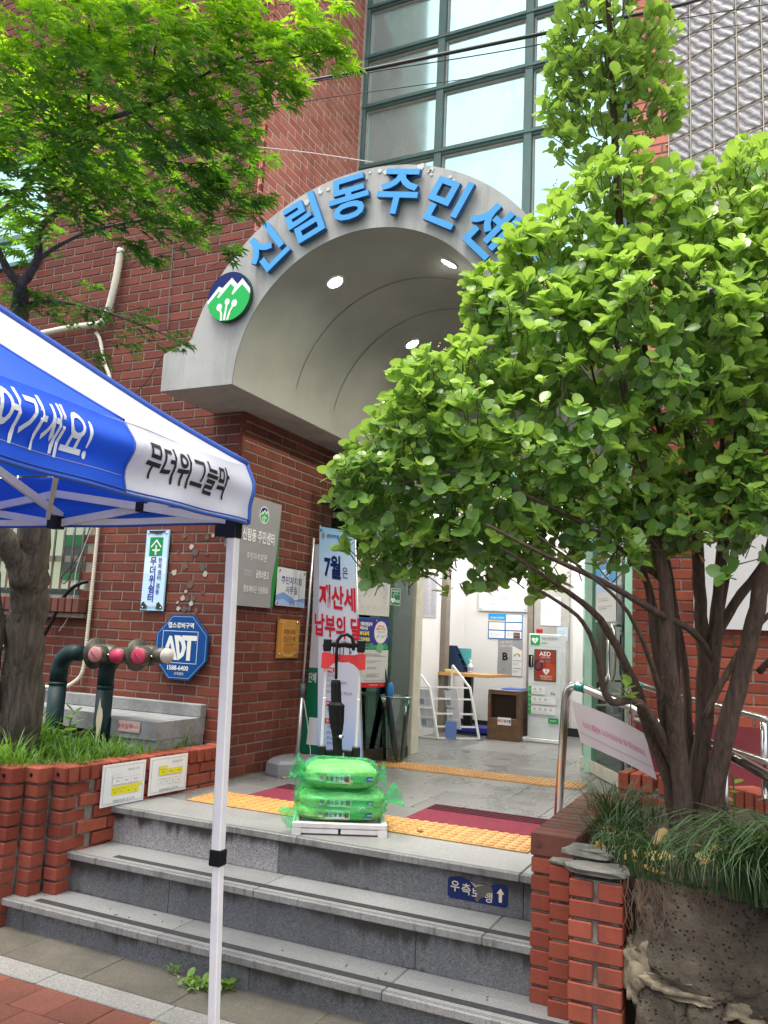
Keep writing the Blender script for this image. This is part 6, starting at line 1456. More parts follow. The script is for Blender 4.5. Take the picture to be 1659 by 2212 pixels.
CO = [C0, C0 + dA * SL, C0 + dA * SL + dB * SL, C0 + dB * SL]
def roof(a, b, seamed):
    def F(s_, t, d=0.0):
        if s_ <= SEAM: s_ = s_ * (1 - .8 * t)
        elif s_ >= SL - SEAM: s_ = SL - (SL - s_) * (1 - .8 * t)
        else:
            k_ = (s_ - SEAM) / (SL - 2 * SEAM); q1 = SEAM * (1 - .8 * t); s_ = q1 + (SL - 2 * q1) * k_
        e_ = a.lerp(b, s_ / SL) + Vector((0, 0, ZT)); hip = min(s_, SL - s_) / SL
        p = e_.lerp(PEAK, t)
        sag = .26 * math.sin(PI * t) * (.25 + .75 * min(1, hip * 3.2)) if t < 1 else 0
        sag_h = .03 * math.sin(PI * t)
        p.z -= sag_h + sag * .46 + .004 * math.sin(s_ * 9 + t * 14)
        if seamed and t < .14: p += (FA(s_, ZT) - (C0 + dA * s_ + Vector((0, 0, ZT)))) * (1 - t / .14)
        return p
    us = sorted(set(list(np.linspace(0, SEAM, 14)) + list(np.linspace(SEAM, SL - SEAM, 26)) + list(np.linspace(SL - SEAM, SL, 14)))); ts = list(np.linspace(0, .9, 30)) + [.97, .999]
    sheet(F, us, ts, 'roof_panel', [M_TWHITE, M_TBLUE], TE, lambda u, v: 0 if (u < SEAM * (1 - v) * 1.0 + (u * 0) or u > SL - SEAM * (1 - v)) and False else (0 if (u < SEAM or u > SL - SEAM) else 1)); return F
RA = roof(CO[0], CO[1], True); RBf = roof(CO[3], CO[0], False); roof(CO[1], CO[2], False); roof(CO[2], CO[3], False)
def piping(F, pts, r, nm='piping'): m = MB(); m.smooth = True; m.tube([F(*p) for p in pts], r, 6); m.build(nm, M_PIPE, TE)
piping(lambda t: RA(0, t) + Vector((0.004, 0, .004)), [(t,) for t in np.linspace(0, .98, 40)], .0095)
piping(lambda s_: FA(s_, ZB), [(s_,) for s_ in np.linspace(0, SL, 90)], .0055)
piping(lambda s_: FA(s_, ZB + .011, .001), [(s_,) for s_ in np.linspace(0, SL, 90)], .0022)
piping(lambda s_: FBv(s_, ZB), [(s_,) for s_ in np.linspace(0, SL, 60)], .0045)
piping(lambda z: FA(0, z, .003), [(z,) for z in np.linspace(ZB, ZT, 14)], .0065)
piping(lambda z: FA(SEAM, z, .002), [(z,) for z in np.linspace(ZB, ZT, 14)], .0035, 'seam')
piping(lambda t: RA(SEAM, t) + Vector((0, 0, .002)), [(t,) for t in np.linspace(0, .98, 34)], .004, 'seam')
for u in (.8, 1.5):
    pass
stitch = MB(); stitch.smooth = True; stitch.tube([FA(s_, ZB + .045, .001) for s_ in np.linspace(.61, SL, 70)], .0012, 4); stitch.build('hem_stitch', P((.35, .45, .7)), TE)
def valance_text(s, s0, s1, z0, z1, col, bold):
    vs, fs = text2d(s, 1.0, bold=bold, res=3); x0 = min(v[0] for v in vs); x1 = max(v[0] for v in vs); y0 = min(v[1] for v in vs); y1 = max(v[1] for v in vs)
    # subdivide long edges so letters follow the folds
    import bmesh
    bm = bmesh.new(); bv = [bm.verts.new((x, y, 0)) for x, y in vs]
    for f in fs:
        try: bm.faces.new([bv[i] for i in f])
        except ValueError: pass
    bmesh.ops.triangulate(bm, faces=bm.faces[:]); 
    for _ in range(2): bmesh.ops.subdivide_edges(bm, edges=[e for e in bm.edges if e.calc_length() > .12], cuts=1)
    bmesh.ops.triangulate(bm, faces=bm.faces[:])
    me = bpy.data.meshes.new('lettering')
    for v in bm.verts:
        a = s0 + (s1 - s0) * (v.co.x - x0) / (x1 - x0); z = z0 + (z1 - z0) * (v.co.y - y0) / (y1 - y0); v.co = FA(a, z, .0022)
    bm.to_mesh(me); bm.free(); me.materials.append(P(col)); ob('lettering', me, TE)
valance_text('무더위그늘막', .53, .135, 1.805, 1.905, (.03, .03, .035), .02)
valance_text('쉬어가세요!', 1.10, .745, 1.795, 1.915, (.80, .82, .84), .02)
# frame
M_TP = plain('white tent pole', (.84, .79, .77), .35, 0, .06, 10, 0, 60, .5, .12)
def leg_(c, tilt):
    top = c + Vector((0, 0, 1.755)); mid = c + tilt * .40 + Vector((0, 0, .72)); bot = c + tilt + Vector((0, 0, GZ + .01))
    m = MB(); m.bar(top, mid, .032, .032, dA, .003); m.build('leg', M_TP, TE)
    m = MB(); m.bar(mid + Vector((0, 0, .04)), bot, .0275, .0275, dA, .003); m.build('lower_leg', M_TP, TE)
    m = MB(); m.bar(mid + Vector((0, 0, .035)), mid - Vector((0, 0, .012)), .040, .040, dA, .003); m.build('leg_lock', M_BLACK, TE)
    m = MB(); m.bar(bot, bot + Vector((0, 0, .008)), .07, .07, dA); m.build('foot_plate', M_TP, TE)
    m = MB(); m.bar(c + Vector((0, 0, 1.70)), c + Vector((0, 0, 1.762)), .042, .042, dA, .003); m.bar(c + Vector((0, 0, 1.725)) + dB * .02, c + Vector((0, 0, 1.725)) + dB * .06, .03, .04); m.build('top_joint', M_BLACK, TE)
    m = MB(); m.bar(c + Vector((0, 0, 1.735)) + dB * .028 - dA * .024, c + Vector((0, 0, 1.675)) + dB * .030 - dA * .022, .026, .012, dA, .003); m.build('latch', P((.62, .58, .56)), TE)
ins = (dA + dB) * .022
leg_(C0 + ins, Vector((.075, .0, 0))); leg_(C0 + dA * (SL - .02) + dB * .022, Vector((0, 0, 0))); leg_(C0 + dB * (SL - .02) + dA * .022, Vector((0, 0, 0))); leg_(C0 + dA * (SL - .02) + dB * (SL - .02), Vector((0, 0, 0)))
def scissor(o, d, n, inn, zl=1.765, zh=1.885):
    st = (SL - .04) / n
    for i in range(n):
        a = o + d * (.02 + i * st) + inn * .02; b = a + d * st; lo = Vector((0, 0, zl)); hi = Vector((0, 0, zh))
        fl = i % 2
        m = MB(); m.bar(a + (hi if fl else lo) + inn * .008, b + (lo if fl else hi) + inn * .008, .012, .026); m.build('truss_bar', M_TP, TE)
        m = MB(); m.bar(a + (lo if fl else hi) - inn * .008, b + (hi if fl else lo) - inn * .008, .012, .026); m.build('truss_bar', M_TP, TE)
        m = MB(); c = (a + b) / 2 + Vector((0, 0, (zl + zh) / 2)); m.bar(c - inn * .018, c + inn * .018, .034, .034, (0, 0, 1), .003); m.build('pivot_joint', M_BLACK, TE)
        m = MB(); m.bar(b + lo + Vector((0, 0, -.02)), b + lo + Vector((0, 0, .026)), .045, .045, d, .003); m.build('bracket', M_BLACK, TE)
scissor(C0, dB, 4, dA, 1.755, 1.86); scissor(C0, dA, 4, dB, 1.775, 1.90)
mc = C0 + (dA + dB) * .75
for a, b in ((C0 + dB * .75 + Vector((0, 0, 1.78)), mc + Vector((0, 0, 2.05))), (C0 + dB * 1.5 + Vector((0, 0, 1.78)), PEAK - Vector((0, 0, .35))), (C0 + dA * .75 + dB * .05 + Vector((0, 0, 1.90)), C0 + dB * .76 + dA * .06 + Vector((0, 0, 1.775)))):
    m = MB(); m.bar(a, b, .014, .026); m.build('roof_strut', M_TP, TE)
# ================================================================= PLANTS
def leaf_shrub(seed, tint, L=.055, W=.036):
    """round, cupped shrub leaf pointing along +Y, face up +Z"""
    r = random.Random(seed); prof = [(0, .04), (.16, .40), (.40, .86), (.62, 1.0), (.86, .72), (1.0, .10)]
    V = []; cup = .05 + r.random() * .08; bend = r.uniform(-.22, .12)
    for t, w_ in prof:
        y = t * L; z = bend * L * t * t
        V += [(-w_ * W / 2, y, z + cup * W * w_), (0, y, z), (w_ * W / 2, y, z + cup * W * w_)]
    F = []
    for i in range(5):
        a = i * 3; F += [(a, a + 1, a + 4, a + 3), (a + 1, a + 2, a + 5, a + 4)]
    return np.array(V), F, tint
def leaf_maple(seed, tint, S=.062):
    r = random.Random(seed); lobes = [(-2.15, .42), (-1.45, .72), (-.72, .95), (0, 1.05), (.72, .95), (1.45, .72), (2.15, .42)]
    V = [(0, 0, 0)]; 
    for i, (a, l) in enumerate(lobes):
        a += r.uniform(-.06, .06); l *= S * .55 * r.uniform(.92, 1.06)
        if i == 0: V.append((math.sin(a - .3) * S * .12, math.cos(a - .3) * S * .12, 0))
        V.append((math.sin(a - .10) * l * .62, math.cos(a - .10) * l * .62, .04 * l)); V.append((math.sin(a) * l, math.cos(a) * l, -.16 * l)); V.append((math.sin(a + .10) * l * .62, math.cos(a + .10) * l * .62, .04 * l))
        b = a + .36; V.append((math.sin(b) * S * .17, math.cos(b) * S * .17, 0.002))
    n = len(V) - 1; F = []
    F = [(0, i + 1, i) for i in range(1, n)]
    return np.array(V), F, tint
def tint_mesh(name, V, F, tint, mat, smooth=True):
    me = bpy.data.meshes.new(name); me.from_pydata([tuple(v) for v in V], [], F); me.materials.append(mat)
    at = me.attributes.new('tint', 'FLOAT', 'POINT'); at.data.foreach_set('value', [tint] * len(V)); me.update(); return me
def joined(name, items, variants, mat, parent, kind='stuff', smooth=True):
    """items: (4x4 numpy, variant index, tint)"""
    if not items: return None
    Vs = []; Fs = []; T = []; base = 0
    byv = {}
    for M, k, t in items: byv.setdefault(k, []).append((M, t))
    for k, L in byv.items():
        V, F, _ = variants[k]; n = len(V); A = np.array([M for M, t in L]); vh = np.c_[V, np.ones(n)]
        W = np.einsum('kij,nj->kni', A, vh)[:, :, :3].reshape(-1, 3); Vs.append(W); T.append(np.repeat([t for M, t in L], n))
        Fa = F
        for i in range(len(L)):
            o = base + i * n; Fs.extend([tuple(o + q for q in f) for f in Fa])
        base += n * len(L)
    V = np.concatenate(Vs); T = np.concatenate(T)
    me = bpy.data.meshes.new(name); me.vertices.add(len(V)); me.vertices.foreach_set('co', V.ravel())
    loops = np.array([i for f in Fs for i in f]); tot = np.array([len(f) for f in Fs]); st = np.concatenate([[0], np.cumsum(tot)[:-1]])
    me.loops.add(len(loops)); me.loops.foreach_set('vertex_index', loops); me.polygons.add(len(Fs)); me.polygons.foreach_set('loop_start', st); me.polygons.foreach_set('loop_total', tot)
    if smooth: me.polygons.foreach_set('use_smooth', np.ones(len(Fs), bool))
    at = me.attributes.new('tint', 'FLOAT', 'POINT'); at.data.foreach_set('value', T.astype(np.float32)); me.materials.append(mat); me.update(calc_edges=True); me.validate()
    return ob(name, me, parent, kind=kind)
def basis(p, y, z, s=1.0):
    """matrix with local +Y along y and +Z near z"""
    y = np.array(y, float); y /= np.linalg.norm(y) + 1e-9; z = np.array(z, float); x = np.cross(y, z); n = np.linalg.norm(x)
    if n < 1e-4: x = np.cross(y, [1, 0, .1]); n = np.linalg.norm(x)
    x /= n; z = np.cross(x, y); M = np.eye(4); M[:3, 0] = x * s; M[:3, 1] = y * s; M[:3, 2] = z * s; M[:3, 3] = p; return M
def rv(): 
    v = NP.normal(size=3); return v / np.linalg.norm(v)
def stems(T, lists, mat, name='branch', seed=1, n=9, wob=.14):
    r = random.Random(seed)
    for L in lists:
        pts = smoothp([p[:3] for p in L], 5); rad = []
        for i in range(len(pts)):
            t = i / 5; k = min(int(t), len(L) - 2); f = t - k; rad.append(L[k][3] + (L[k + 1][3] - L[k][3]) * min(1, f))
        m = MB(); m.smooth = True
        pts = [Vector(p) + Vector((r.uniform(-1, 1), r.uniform(-1, 1), 0)) * rad[i] * .16 for i, p in enumerate(pts)]
        m.tube(pts, rad, n if rad[0] > .02 else 6, wob=wob, rnd=r); m.build(name if rad[0] < .05 else ('trunk' if name == 'branch' else name), mat, T)

# ---- round-leaved shrub
SHB=[(-1.42,2.87,1.98,0.182),(-1.27,2.98,2.1,0.277),(-1.36,2.98,1.82,0.203),(-1.1,3.03,2.29,0.314),(-1.02,3.12,1.95,0.314),(-0.87,3.19,2.61,0.305),(-0.77,3.2,2.22,0.37),(-0.71,3.33,2.91,0.333),(-0.53,3.38,3.15,0.333),(-0.42,3.29,2.6,0.407),(-0.26,3.52,3.05,0.353),(-0.08,3.58,3.23,0.294),(-0.07,3.55,2.75,0.419),(-0.18,3.57,2.31,0.343),(-0.55,3.55,2.03,0.275),(-0.06,3.45,2.0,0.197),(-1.11,3.11,1.74,0.166),(-0.89,3.33,1.73,0.152),(0.03,3.7,3.49,0.182),(-1.27,3.04,2.41,0.171),(-1.05,3.18,2.85,0.137),(0.22,3.67,2.86,0.438),(0.21,3.76,2.29,0.343),(-1.46,2.8,1.96,0.108),(-.90,3.18,3.02,.10),(-1.0,3.16,2.80,.12),(-.37,3.39,1.91,.17),(-.55,3.24,1.79,.115),(-.13,3.36,1.82,.13),(-.67,3.2,1.84,.14)]
SPB=[(-0.6,3.3,4.09,0.222),(-0.74,3.26,3.93,0.121),(-0.62,3.34,3.81,0.202),(-0.72,3.32,3.61,0.141),(-0.44,3.44,3.72,0.141),(-0.43,3.39,4.02,0.141),(-0.63,3.24,4.35,0.222),(-0.38,3.44,3.85,0.101),(-0.8,3.26,3.72,0.081)]
SS = dict(
a=[(-0.36,3.78,0.56,0.046),(-0.4,3.7,0.87,0.038),(-0.47,3.61,1.09,0.034),(-0.5,3.48,1.26,0.031),(-0.6,3.28,1.51,0.022),(-0.75,3.07,1.65,0.012),(-0.89,2.88,1.75,0.007)],
b=[(-0.33,3.72,0.56,0.064),(-0.35,3.59,1.02,0.054),(-0.37,3.46,1.38,0.047),(-0.38,3.41,1.68,0.04),(-0.44,3.38,2.05,0.03),(-0.51,3.28,2.41,0.018),(-0.55,3.28,2.7,0.009)],
c=[(-0.32,3.89,0.56,0.065),(-0.28,3.84,1.03,0.055),(-0.26,3.8,1.35,0.049),(-0.27,3.75,1.62,0.041),(-0.28,3.68,2.0,0.029),(-0.31,3.59,2.48,0.018)],
d=[(-0.3,3.76,0.56,0.078),(-0.19,3.66,1.02,0.061),(-0.1,3.59,1.38,0.055),(-0.04,3.52,1.64,0.048),(0.05,3.5,2.0,0.032),(0.11,3.57,2.44,0.018)],
e=[(-0.25,3.81,1.33,0.039),(-0.19,3.75,1.52,0.035),(-0.04,3.73,1.75,0.029),(0.14,3.77,2.01,0.017)],
f=[(-0.36,3.65,0.93,0.034),(-0.41,3.56,1.07,0.033),(-0.45,3.46,1.16,0.031),(-0.49,3.38,1.21,0.025),(-0.58,3.34,1.21,0.023),(-0.61,3.24,1.4,0.016),(-0.66,3.14,1.52,0.012),(-0.8,3.0,1.62,0.008)],
g=[(-0.21,3.71,1.35,0.021),(-0.28,3.55,1.48,0.022),(-0.4,3.37,1.55,0.022),(-0.57,3.16,1.65,0.017),(-0.74,2.96,1.73,0.012),(-0.93,2.84,1.83,0.007)],
h=[(-0.39,3.75,0.9,0.034),(-0.41,3.69,1.26,0.031),(-0.44,3.62,1.55,0.027),(-0.51,3.55,1.83,0.021),(-0.62,3.39,2.16,0.011)],
i=[(-0.25,3.9,1.35,0.026),(-0.22,3.88,1.66,0.022),(-0.18,3.78,2.02,0.016),(-0.17,3.66,2.49,0.01)],
j=[(-0.25,3.6,1.15,0.022),(-0.13,3.58,1.39,0.02),(-0.01,3.55,1.56,0.016),(0.12,3.6,1.65,0.011)],
k=[(-.40,3.55,2.3,.02),(-0.49,3.51,2.79,0.02),(-0.56,3.47,3.2,0.02),(-0.57,3.41,3.52,0.019),(-0.58,3.34,3.9,0.016),(-0.59,3.27,4.31,0.012)],
l=[(-0.4,3.46,1.69,0.02),(-0.54,3.26,1.8,0.014),(-0.72,3.04,1.91,0.01),(-1.04,2.88,2.03,0.007),(-1.27,2.77,1.97,0.004)],
m=[(-0.05,3.68,1.34,0.022),(0.05,3.59,1.47,0.016),(.2,3.6,1.8,.01)])
SH = thing('round_leaved_shrub', 'large multi-stemmed shrub with round light green leaves in the right planter', 'shrub')
for L in SS.values():
    for q in range(len(L)): L[q] = (L[q][0], L[q][1], L[q][2], L[q][3] * (.64 if L[q][2] < 1.9 else .85))
for nm_, dx, dy, k_ in (('a', .05, -.03, .6), ('c', -.07, .05, .55), ('h', .06, .04, .6), ('d', -.08, .06, .5), ('b', -.05, .08, .45), ('i', .06, -.05, .7)):
    SS[nm_ + '2'] = [(x + dx * (i + .6) / 2, y + dy * (i + .6) / 2, z + (.0 if i == 0 else .03), r * k_) for i, (x, y, z, r) in enumerate(SS[nm_])]
stems(SH, SS.values(), M_BARK, seed=3)
SVAR = [leaf_shrub(s_, .5, *d) for s_, d in enumerate([(.068, .049), (.074, .054), (.063, .047), (.068, .053), (.057, .041)])]
items = []; berries = []; tw = MB(); tw.smooth = True
allb = [(np.array(b[:3]), b[3], 0) for b in SHB] + [(np.array(b[:3]), b[3], 1) for b in SPB]
axis_pts = [np.array(p[:3]) for L in SS.values() for p in L if p[2] > 1.5]
def inside_depth(p, skip):
    d = 0
    for c, r_, k in allb:
        if k == skip[0] and c is skip[1]: continue
        q_ = np.linalg.norm((p - c)) / r_
        if q_ < .80: return True
    return False
for c, r_, k in allb:
    area = 4 * PI * r_ * r_; n = int(area * (124 if k == 0 else 155)); n2 = int(n * (.8 if k == 0 else .45))
    for i in range(n + n2):
        d = rv()
        if i < n: rr = r_ * NP.uniform(.84, 1.06)
        else: rr = r_ * NP.uniform(.35, .86)
        p = c + d * rr * np.array([1, 1, .95])
        if i < n and inside_depth(p, (k, c)): continue
        if p[2] < 1.62 and k == 0 and NP.rand() < .35: continue
        # sparse window in the lower right where the stems show
        pq = pix(p)
        if pq and k == 0 and pq[0] > 1190 and pq[1] > 1120 and NP.rand() < min(.85, (pq[1] - 1120) / 170 + .10): continue
        near = min(axis_pts, key=lambda a: np.sum((a - p) ** 2)) if NP.rand() < .5 else c
        out = p - c; out /= np.linalg.norm(out) + 1e-9
        up = np.array([0, 0, 1.0])
        if k: ax = np.array([-.6, 3.36, p[2] - .05]); out = p - ax; out /= np.linalg.norm(out)
        ty = out * .6 + up * (.75 if i < n else .35) + rv() * .30; ty /= np.linalg.norm(ty)
        nl = NP.randint(4, 7) if i < n else NP.randint(3, 5); ph = NP.uniform(0, 6.3)
        a1 = np.cross(ty, [0.3, .2, 1]); a1 /= np.linalg.norm(a1); a2 = np.cross(ty, a1)
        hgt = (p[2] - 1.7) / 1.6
        young = np.clip(.34 + .46 * hgt + .30 * ty[2] * (1 if i < n else .2) - (.16 if i >= n else 0) + NP.normal() * .10, 0, 1)  # yellower young growth upward; inner whorls darkened, crown shade put into the tint
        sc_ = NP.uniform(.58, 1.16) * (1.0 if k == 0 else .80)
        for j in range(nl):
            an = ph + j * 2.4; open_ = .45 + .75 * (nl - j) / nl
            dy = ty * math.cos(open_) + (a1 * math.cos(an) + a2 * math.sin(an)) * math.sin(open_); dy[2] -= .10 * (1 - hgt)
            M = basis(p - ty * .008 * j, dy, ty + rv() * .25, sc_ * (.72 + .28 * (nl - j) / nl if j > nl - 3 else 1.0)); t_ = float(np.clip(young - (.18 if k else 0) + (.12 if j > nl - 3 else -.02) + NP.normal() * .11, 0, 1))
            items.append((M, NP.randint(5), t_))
        if i < n and NP.rand() < .8: 
            b_ = p - ty * NP.uniform(.06, .13) - out * .03; tw.tube([tuple(p), tuple((p + b_) / 2 + rv() * .006), tuple(b_)], [.0018, .0022, .003], 4, cap=False)
        if i < n and NP.rand() < .13:
            for q_ in range(NP.randint(2, 5)): 
                e_ = p + ty * NP.uniform(.02, .045) + rv() * .016; berries.append(e_); tw.tube([tuple(p), tuple(e_)], [.0007, .0005], 3, cap=False)
print('shrub leaves', len(items))
items.sort(key=lambda e: (lambda q: 99 if not q else q[2] + (0 if 0 < q[0] < 1659 and 0 < q[1] < 2212 else 9))(pix(e[0][:3, 3])))
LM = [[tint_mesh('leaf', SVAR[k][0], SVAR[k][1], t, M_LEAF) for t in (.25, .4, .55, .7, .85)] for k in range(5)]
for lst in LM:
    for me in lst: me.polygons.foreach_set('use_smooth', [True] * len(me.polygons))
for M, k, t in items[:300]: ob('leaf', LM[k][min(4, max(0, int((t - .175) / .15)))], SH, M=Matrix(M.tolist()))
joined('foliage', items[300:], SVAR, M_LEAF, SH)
tw.build('twigs', M_TWIG, SH, kind='stuff')
bv = MB(); bv.sphere((0, 0, 0), .0035, 6, 4); BVA = [(np.array(bv.v), bv.f, .5)]
joined('flower_buds', [(basis(p, (0, 1, 0), (0, 0, 1)), 0, .5) for p in berries], BVA, M_BERRY, SH)
# a few dry leaves
dry = []
for p in ((-.30, 3.62, 1.86), (-.28, 3.60, 1.80), (-.33, 3.62, 1.9), (-.24, 3.62, 1.78), (-.35, 3.5, 1.38), (-.345, 3.48, 1.30), (-1.02, 2.86, 2.16), (-.15, 3.5, 1.85), (-.5, 3.4, 1.72)):
    dry.append((basis(p, rv(), rv(), 1.0), NP.randint(5), NP.uniform(.2, 1)))
for e_ in items[300:]:
    if e_[0][2, 3] < 2.1 and NP.rand() < .012: dry.append((e_[0], e_[1], NP.uniform(.3, 1)))
joined('dry_leaves', dry, SVAR, M_DRY, SH)

# ---- Japanese maple
MPB=[(-2.34,1.91,3.47,0.269),(-2.04,1.94,3.48,0.26),(-1.73,1.99,3.39,0.22),(-1.52,2.08,3.42,0.173),(-1.31,2.08,3.38,0.121),(-1.26,2.12,3.28,0.068),(-2.47,2.1,3.29,0.305),(-2.04,2.09,3.24,0.252),(-1.75,2.12,3.22,0.195),(-1.52,2.11,3.23,0.125),(-1.45,2.14,3.3,0.094),(-2.74,2.32,3.2,0.294),(-2.41,2.37,3.2,0.267),(-2.02,2.34,3.16,0.197),(-1.8,2.33,3.18,0.139),(-1.81,2.45,3.04,0.09),(-2.25,2.57,3.1,0.157),(-3.06,2.51,3.18,0.17),(-2.46,2.6,3.02,0.101),(-2.0,2.47,3.1,0.129),(-1.98,2.61,2.95,0.057),(-2.83,1.91,3.42,0.359),(-2.25,1.78,3.8,0.325),(-1.75,1.92,3.71,0.282)]
MLB=[(-2.8,2.69,2.83,0.096),(-2.54,2.72,2.75,0.083),(-2.42,2.79,2.68,0.073),(-3.03,2.69,2.89,0.109),(-2.67,2.78,2.7,0.075),(-2.78,2.73,2.63,0.064),(-2.35,2.82,2.66,0.037),(-3.15,2.63,2.92,0.109),(-2.89,2.74,2.98,0.055)]
MM = dict(
a=[(-3.93,3.59,0.52,0.135),(-3.86,3.48,1.12,0.113),(-3.79,3.4,1.51,0.10),(-3.73,3.34,1.71,0.098),(-3.66,3.26,2.01,0.076),(-3.46,3.0,2.46,0.063),(-3.27,2.7,2.82,0.04),(-3.18,2.61,2.92,0.037)],
b=[(-3.75,3.33,1.62,0.082),(-3.75,3.21,1.78,0.066),(-3.77,3.07,1.94,0.054),(-3.8,2.91,2.2,0.048)],
c=[(-4.02,3.42,0.52,0.076),(-4.0,3.35,1.0,0.071),(-3.92,3.3,1.3,0.062),(-3.9,3.2,1.7,0.05)],
d=[(-3.18,2.61,2.91,0.033),(-3.14,2.57,2.96,0.026),(-3.15,2.5,3.0,0.019),(-3.11,2.39,3.08,0.015),(-3.06,2.27,3.27,0.01)],
e=[(-3.14,2.57,2.95,0.026),(-3.02,2.55,3.05,0.019),(-2.93,2.47,3.15,0.015),(-2.73,2.44,3.23,0.013),(-2.52,2.3,3.32,0.01),(-2.37,2.26,3.34,0.008),(-2.06,2.18,3.3,0.005),(-1.81,2.19,3.28,0.003)],
f=[(-3.02,2.55,3.05,0.015),(-2.85,2.52,3.08,0.009),(-2.64,2.5,3.1,0.006),(-2.27,2.46,3.07,0.003)],
g=[(-3.11,2.38,3.18,0.017),(-2.9,2.35,3.28,0.014),(-2.64,2.24,3.33,0.012),(-2.34,2.16,3.32,0.011),(-2.01,2.1,3.28,0.008),(-1.7,2.12,3.37,0.005),(-1.47,2.11,3.37,0.002)],
h=[(-2.64,2.24,3.33,0.009),(-2.56,2.15,3.42,0.006),(-2.44,1.97,3.54,0.004),(-2.36,1.86,3.72,0.003)],
i=[(-2.35,2.15,3.32,0.007),(-2.2,1.97,3.48,0.005),(-2.12,1.89,3.57,0.003)],
j=[(-3.21,2.66,2.9,0.015),(-3.03,2.68,2.9,0.01),(-2.76,2.71,2.83,0.007),(-2.48,2.75,2.72,0.004),(-2.35,2.82,2.66,0.002)],
l=[(-2.01,2.1,3.28,0.005),(-1.92,2.01,3.39,0.004),(-1.83,1.93,3.45,0.003)],
m=[(-1.7,2.12,3.37,0.004),(-1.45,2.13,3.33,0.003),(-1.28,2.1,3.29,0.002)])
MT = thing('maple_tree', 'maple tree with star-shaped leaves and a forked grey trunk in the left planter', 'tree')
stems(MT, MM.values(), M_BARK2, seed=9, wob=.2)
MVAR = [leaf_maple(s_, .5, S) for s_, S in enumerate((.088, .080, .074, .094, .068))]
mi = []; mtw = MB(); mtw.smooth = True
mall = [(np.array(b[:3]), b[3], 0) for b in MPB] + [(np.array(b[:3]), b[3], 1) for b in MLB]
for c, r_, k in mall:
    vol = r_ ** 2; n = int(vol * (1650 if k == 0 else 3000))
    for i in range(n):
        d = rv(); rr = r_ * NP.rand() ** .42 * 1.08; p = c + d * rr * np.array([1, 1, .72])
        # sprays: flattened twigs carrying 3-5 leaves
        tdir = p - np.array([-2.9, 2.6, 3.0 if k == 0 else 2.9]); tdir[2] *= .35; tdir = tdir / (np.linalg.norm(tdir) + 1e-6) + rv() * .5; tdir[2] -= .12; tdir /= np.linalg.norm(tdir)
        nn = NP.randint(3, 5); side = np.cross(tdir, [0, 0, 1]); side /= np.linalg.norm(side) + 1e-6
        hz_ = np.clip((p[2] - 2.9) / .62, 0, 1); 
        base_t = .14 + .68 * hz_ ** 1.1 + NP.normal() * .07 - (.08 if k else 0)  # backlight of the crown top painted into the tint, brighter with height
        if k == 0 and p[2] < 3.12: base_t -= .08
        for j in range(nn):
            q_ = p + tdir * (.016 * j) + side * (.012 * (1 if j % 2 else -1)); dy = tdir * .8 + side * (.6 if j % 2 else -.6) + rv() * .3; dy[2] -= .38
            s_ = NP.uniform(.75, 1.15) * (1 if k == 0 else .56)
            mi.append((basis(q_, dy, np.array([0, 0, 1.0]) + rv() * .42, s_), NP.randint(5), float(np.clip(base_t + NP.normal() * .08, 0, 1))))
        if NP.rand() < .3: mtw.tube([tuple(p - tdir * .07), tuple(p), tuple(p + tdir * .05)], [.0014, .001, .0006], 3, cap=False)
print('maple leaves', len(mi))
mi.sort(key=lambda e: (lambda q: 99 if not q else q[2] + (0 if 0 < q[0] < 1659 and 0 < q[1] < 2212 else 9))(pix(e[0][:3, 3])))
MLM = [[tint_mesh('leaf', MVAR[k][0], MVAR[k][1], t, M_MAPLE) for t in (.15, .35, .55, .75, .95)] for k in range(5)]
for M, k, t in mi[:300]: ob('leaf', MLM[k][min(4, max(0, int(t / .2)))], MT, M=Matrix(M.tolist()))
joined('foliage', mi[300:], MVAR, M_MAPLE, MT, smooth=False); mtw.build('twigs', M_BARK2, MT, kind='stuff')

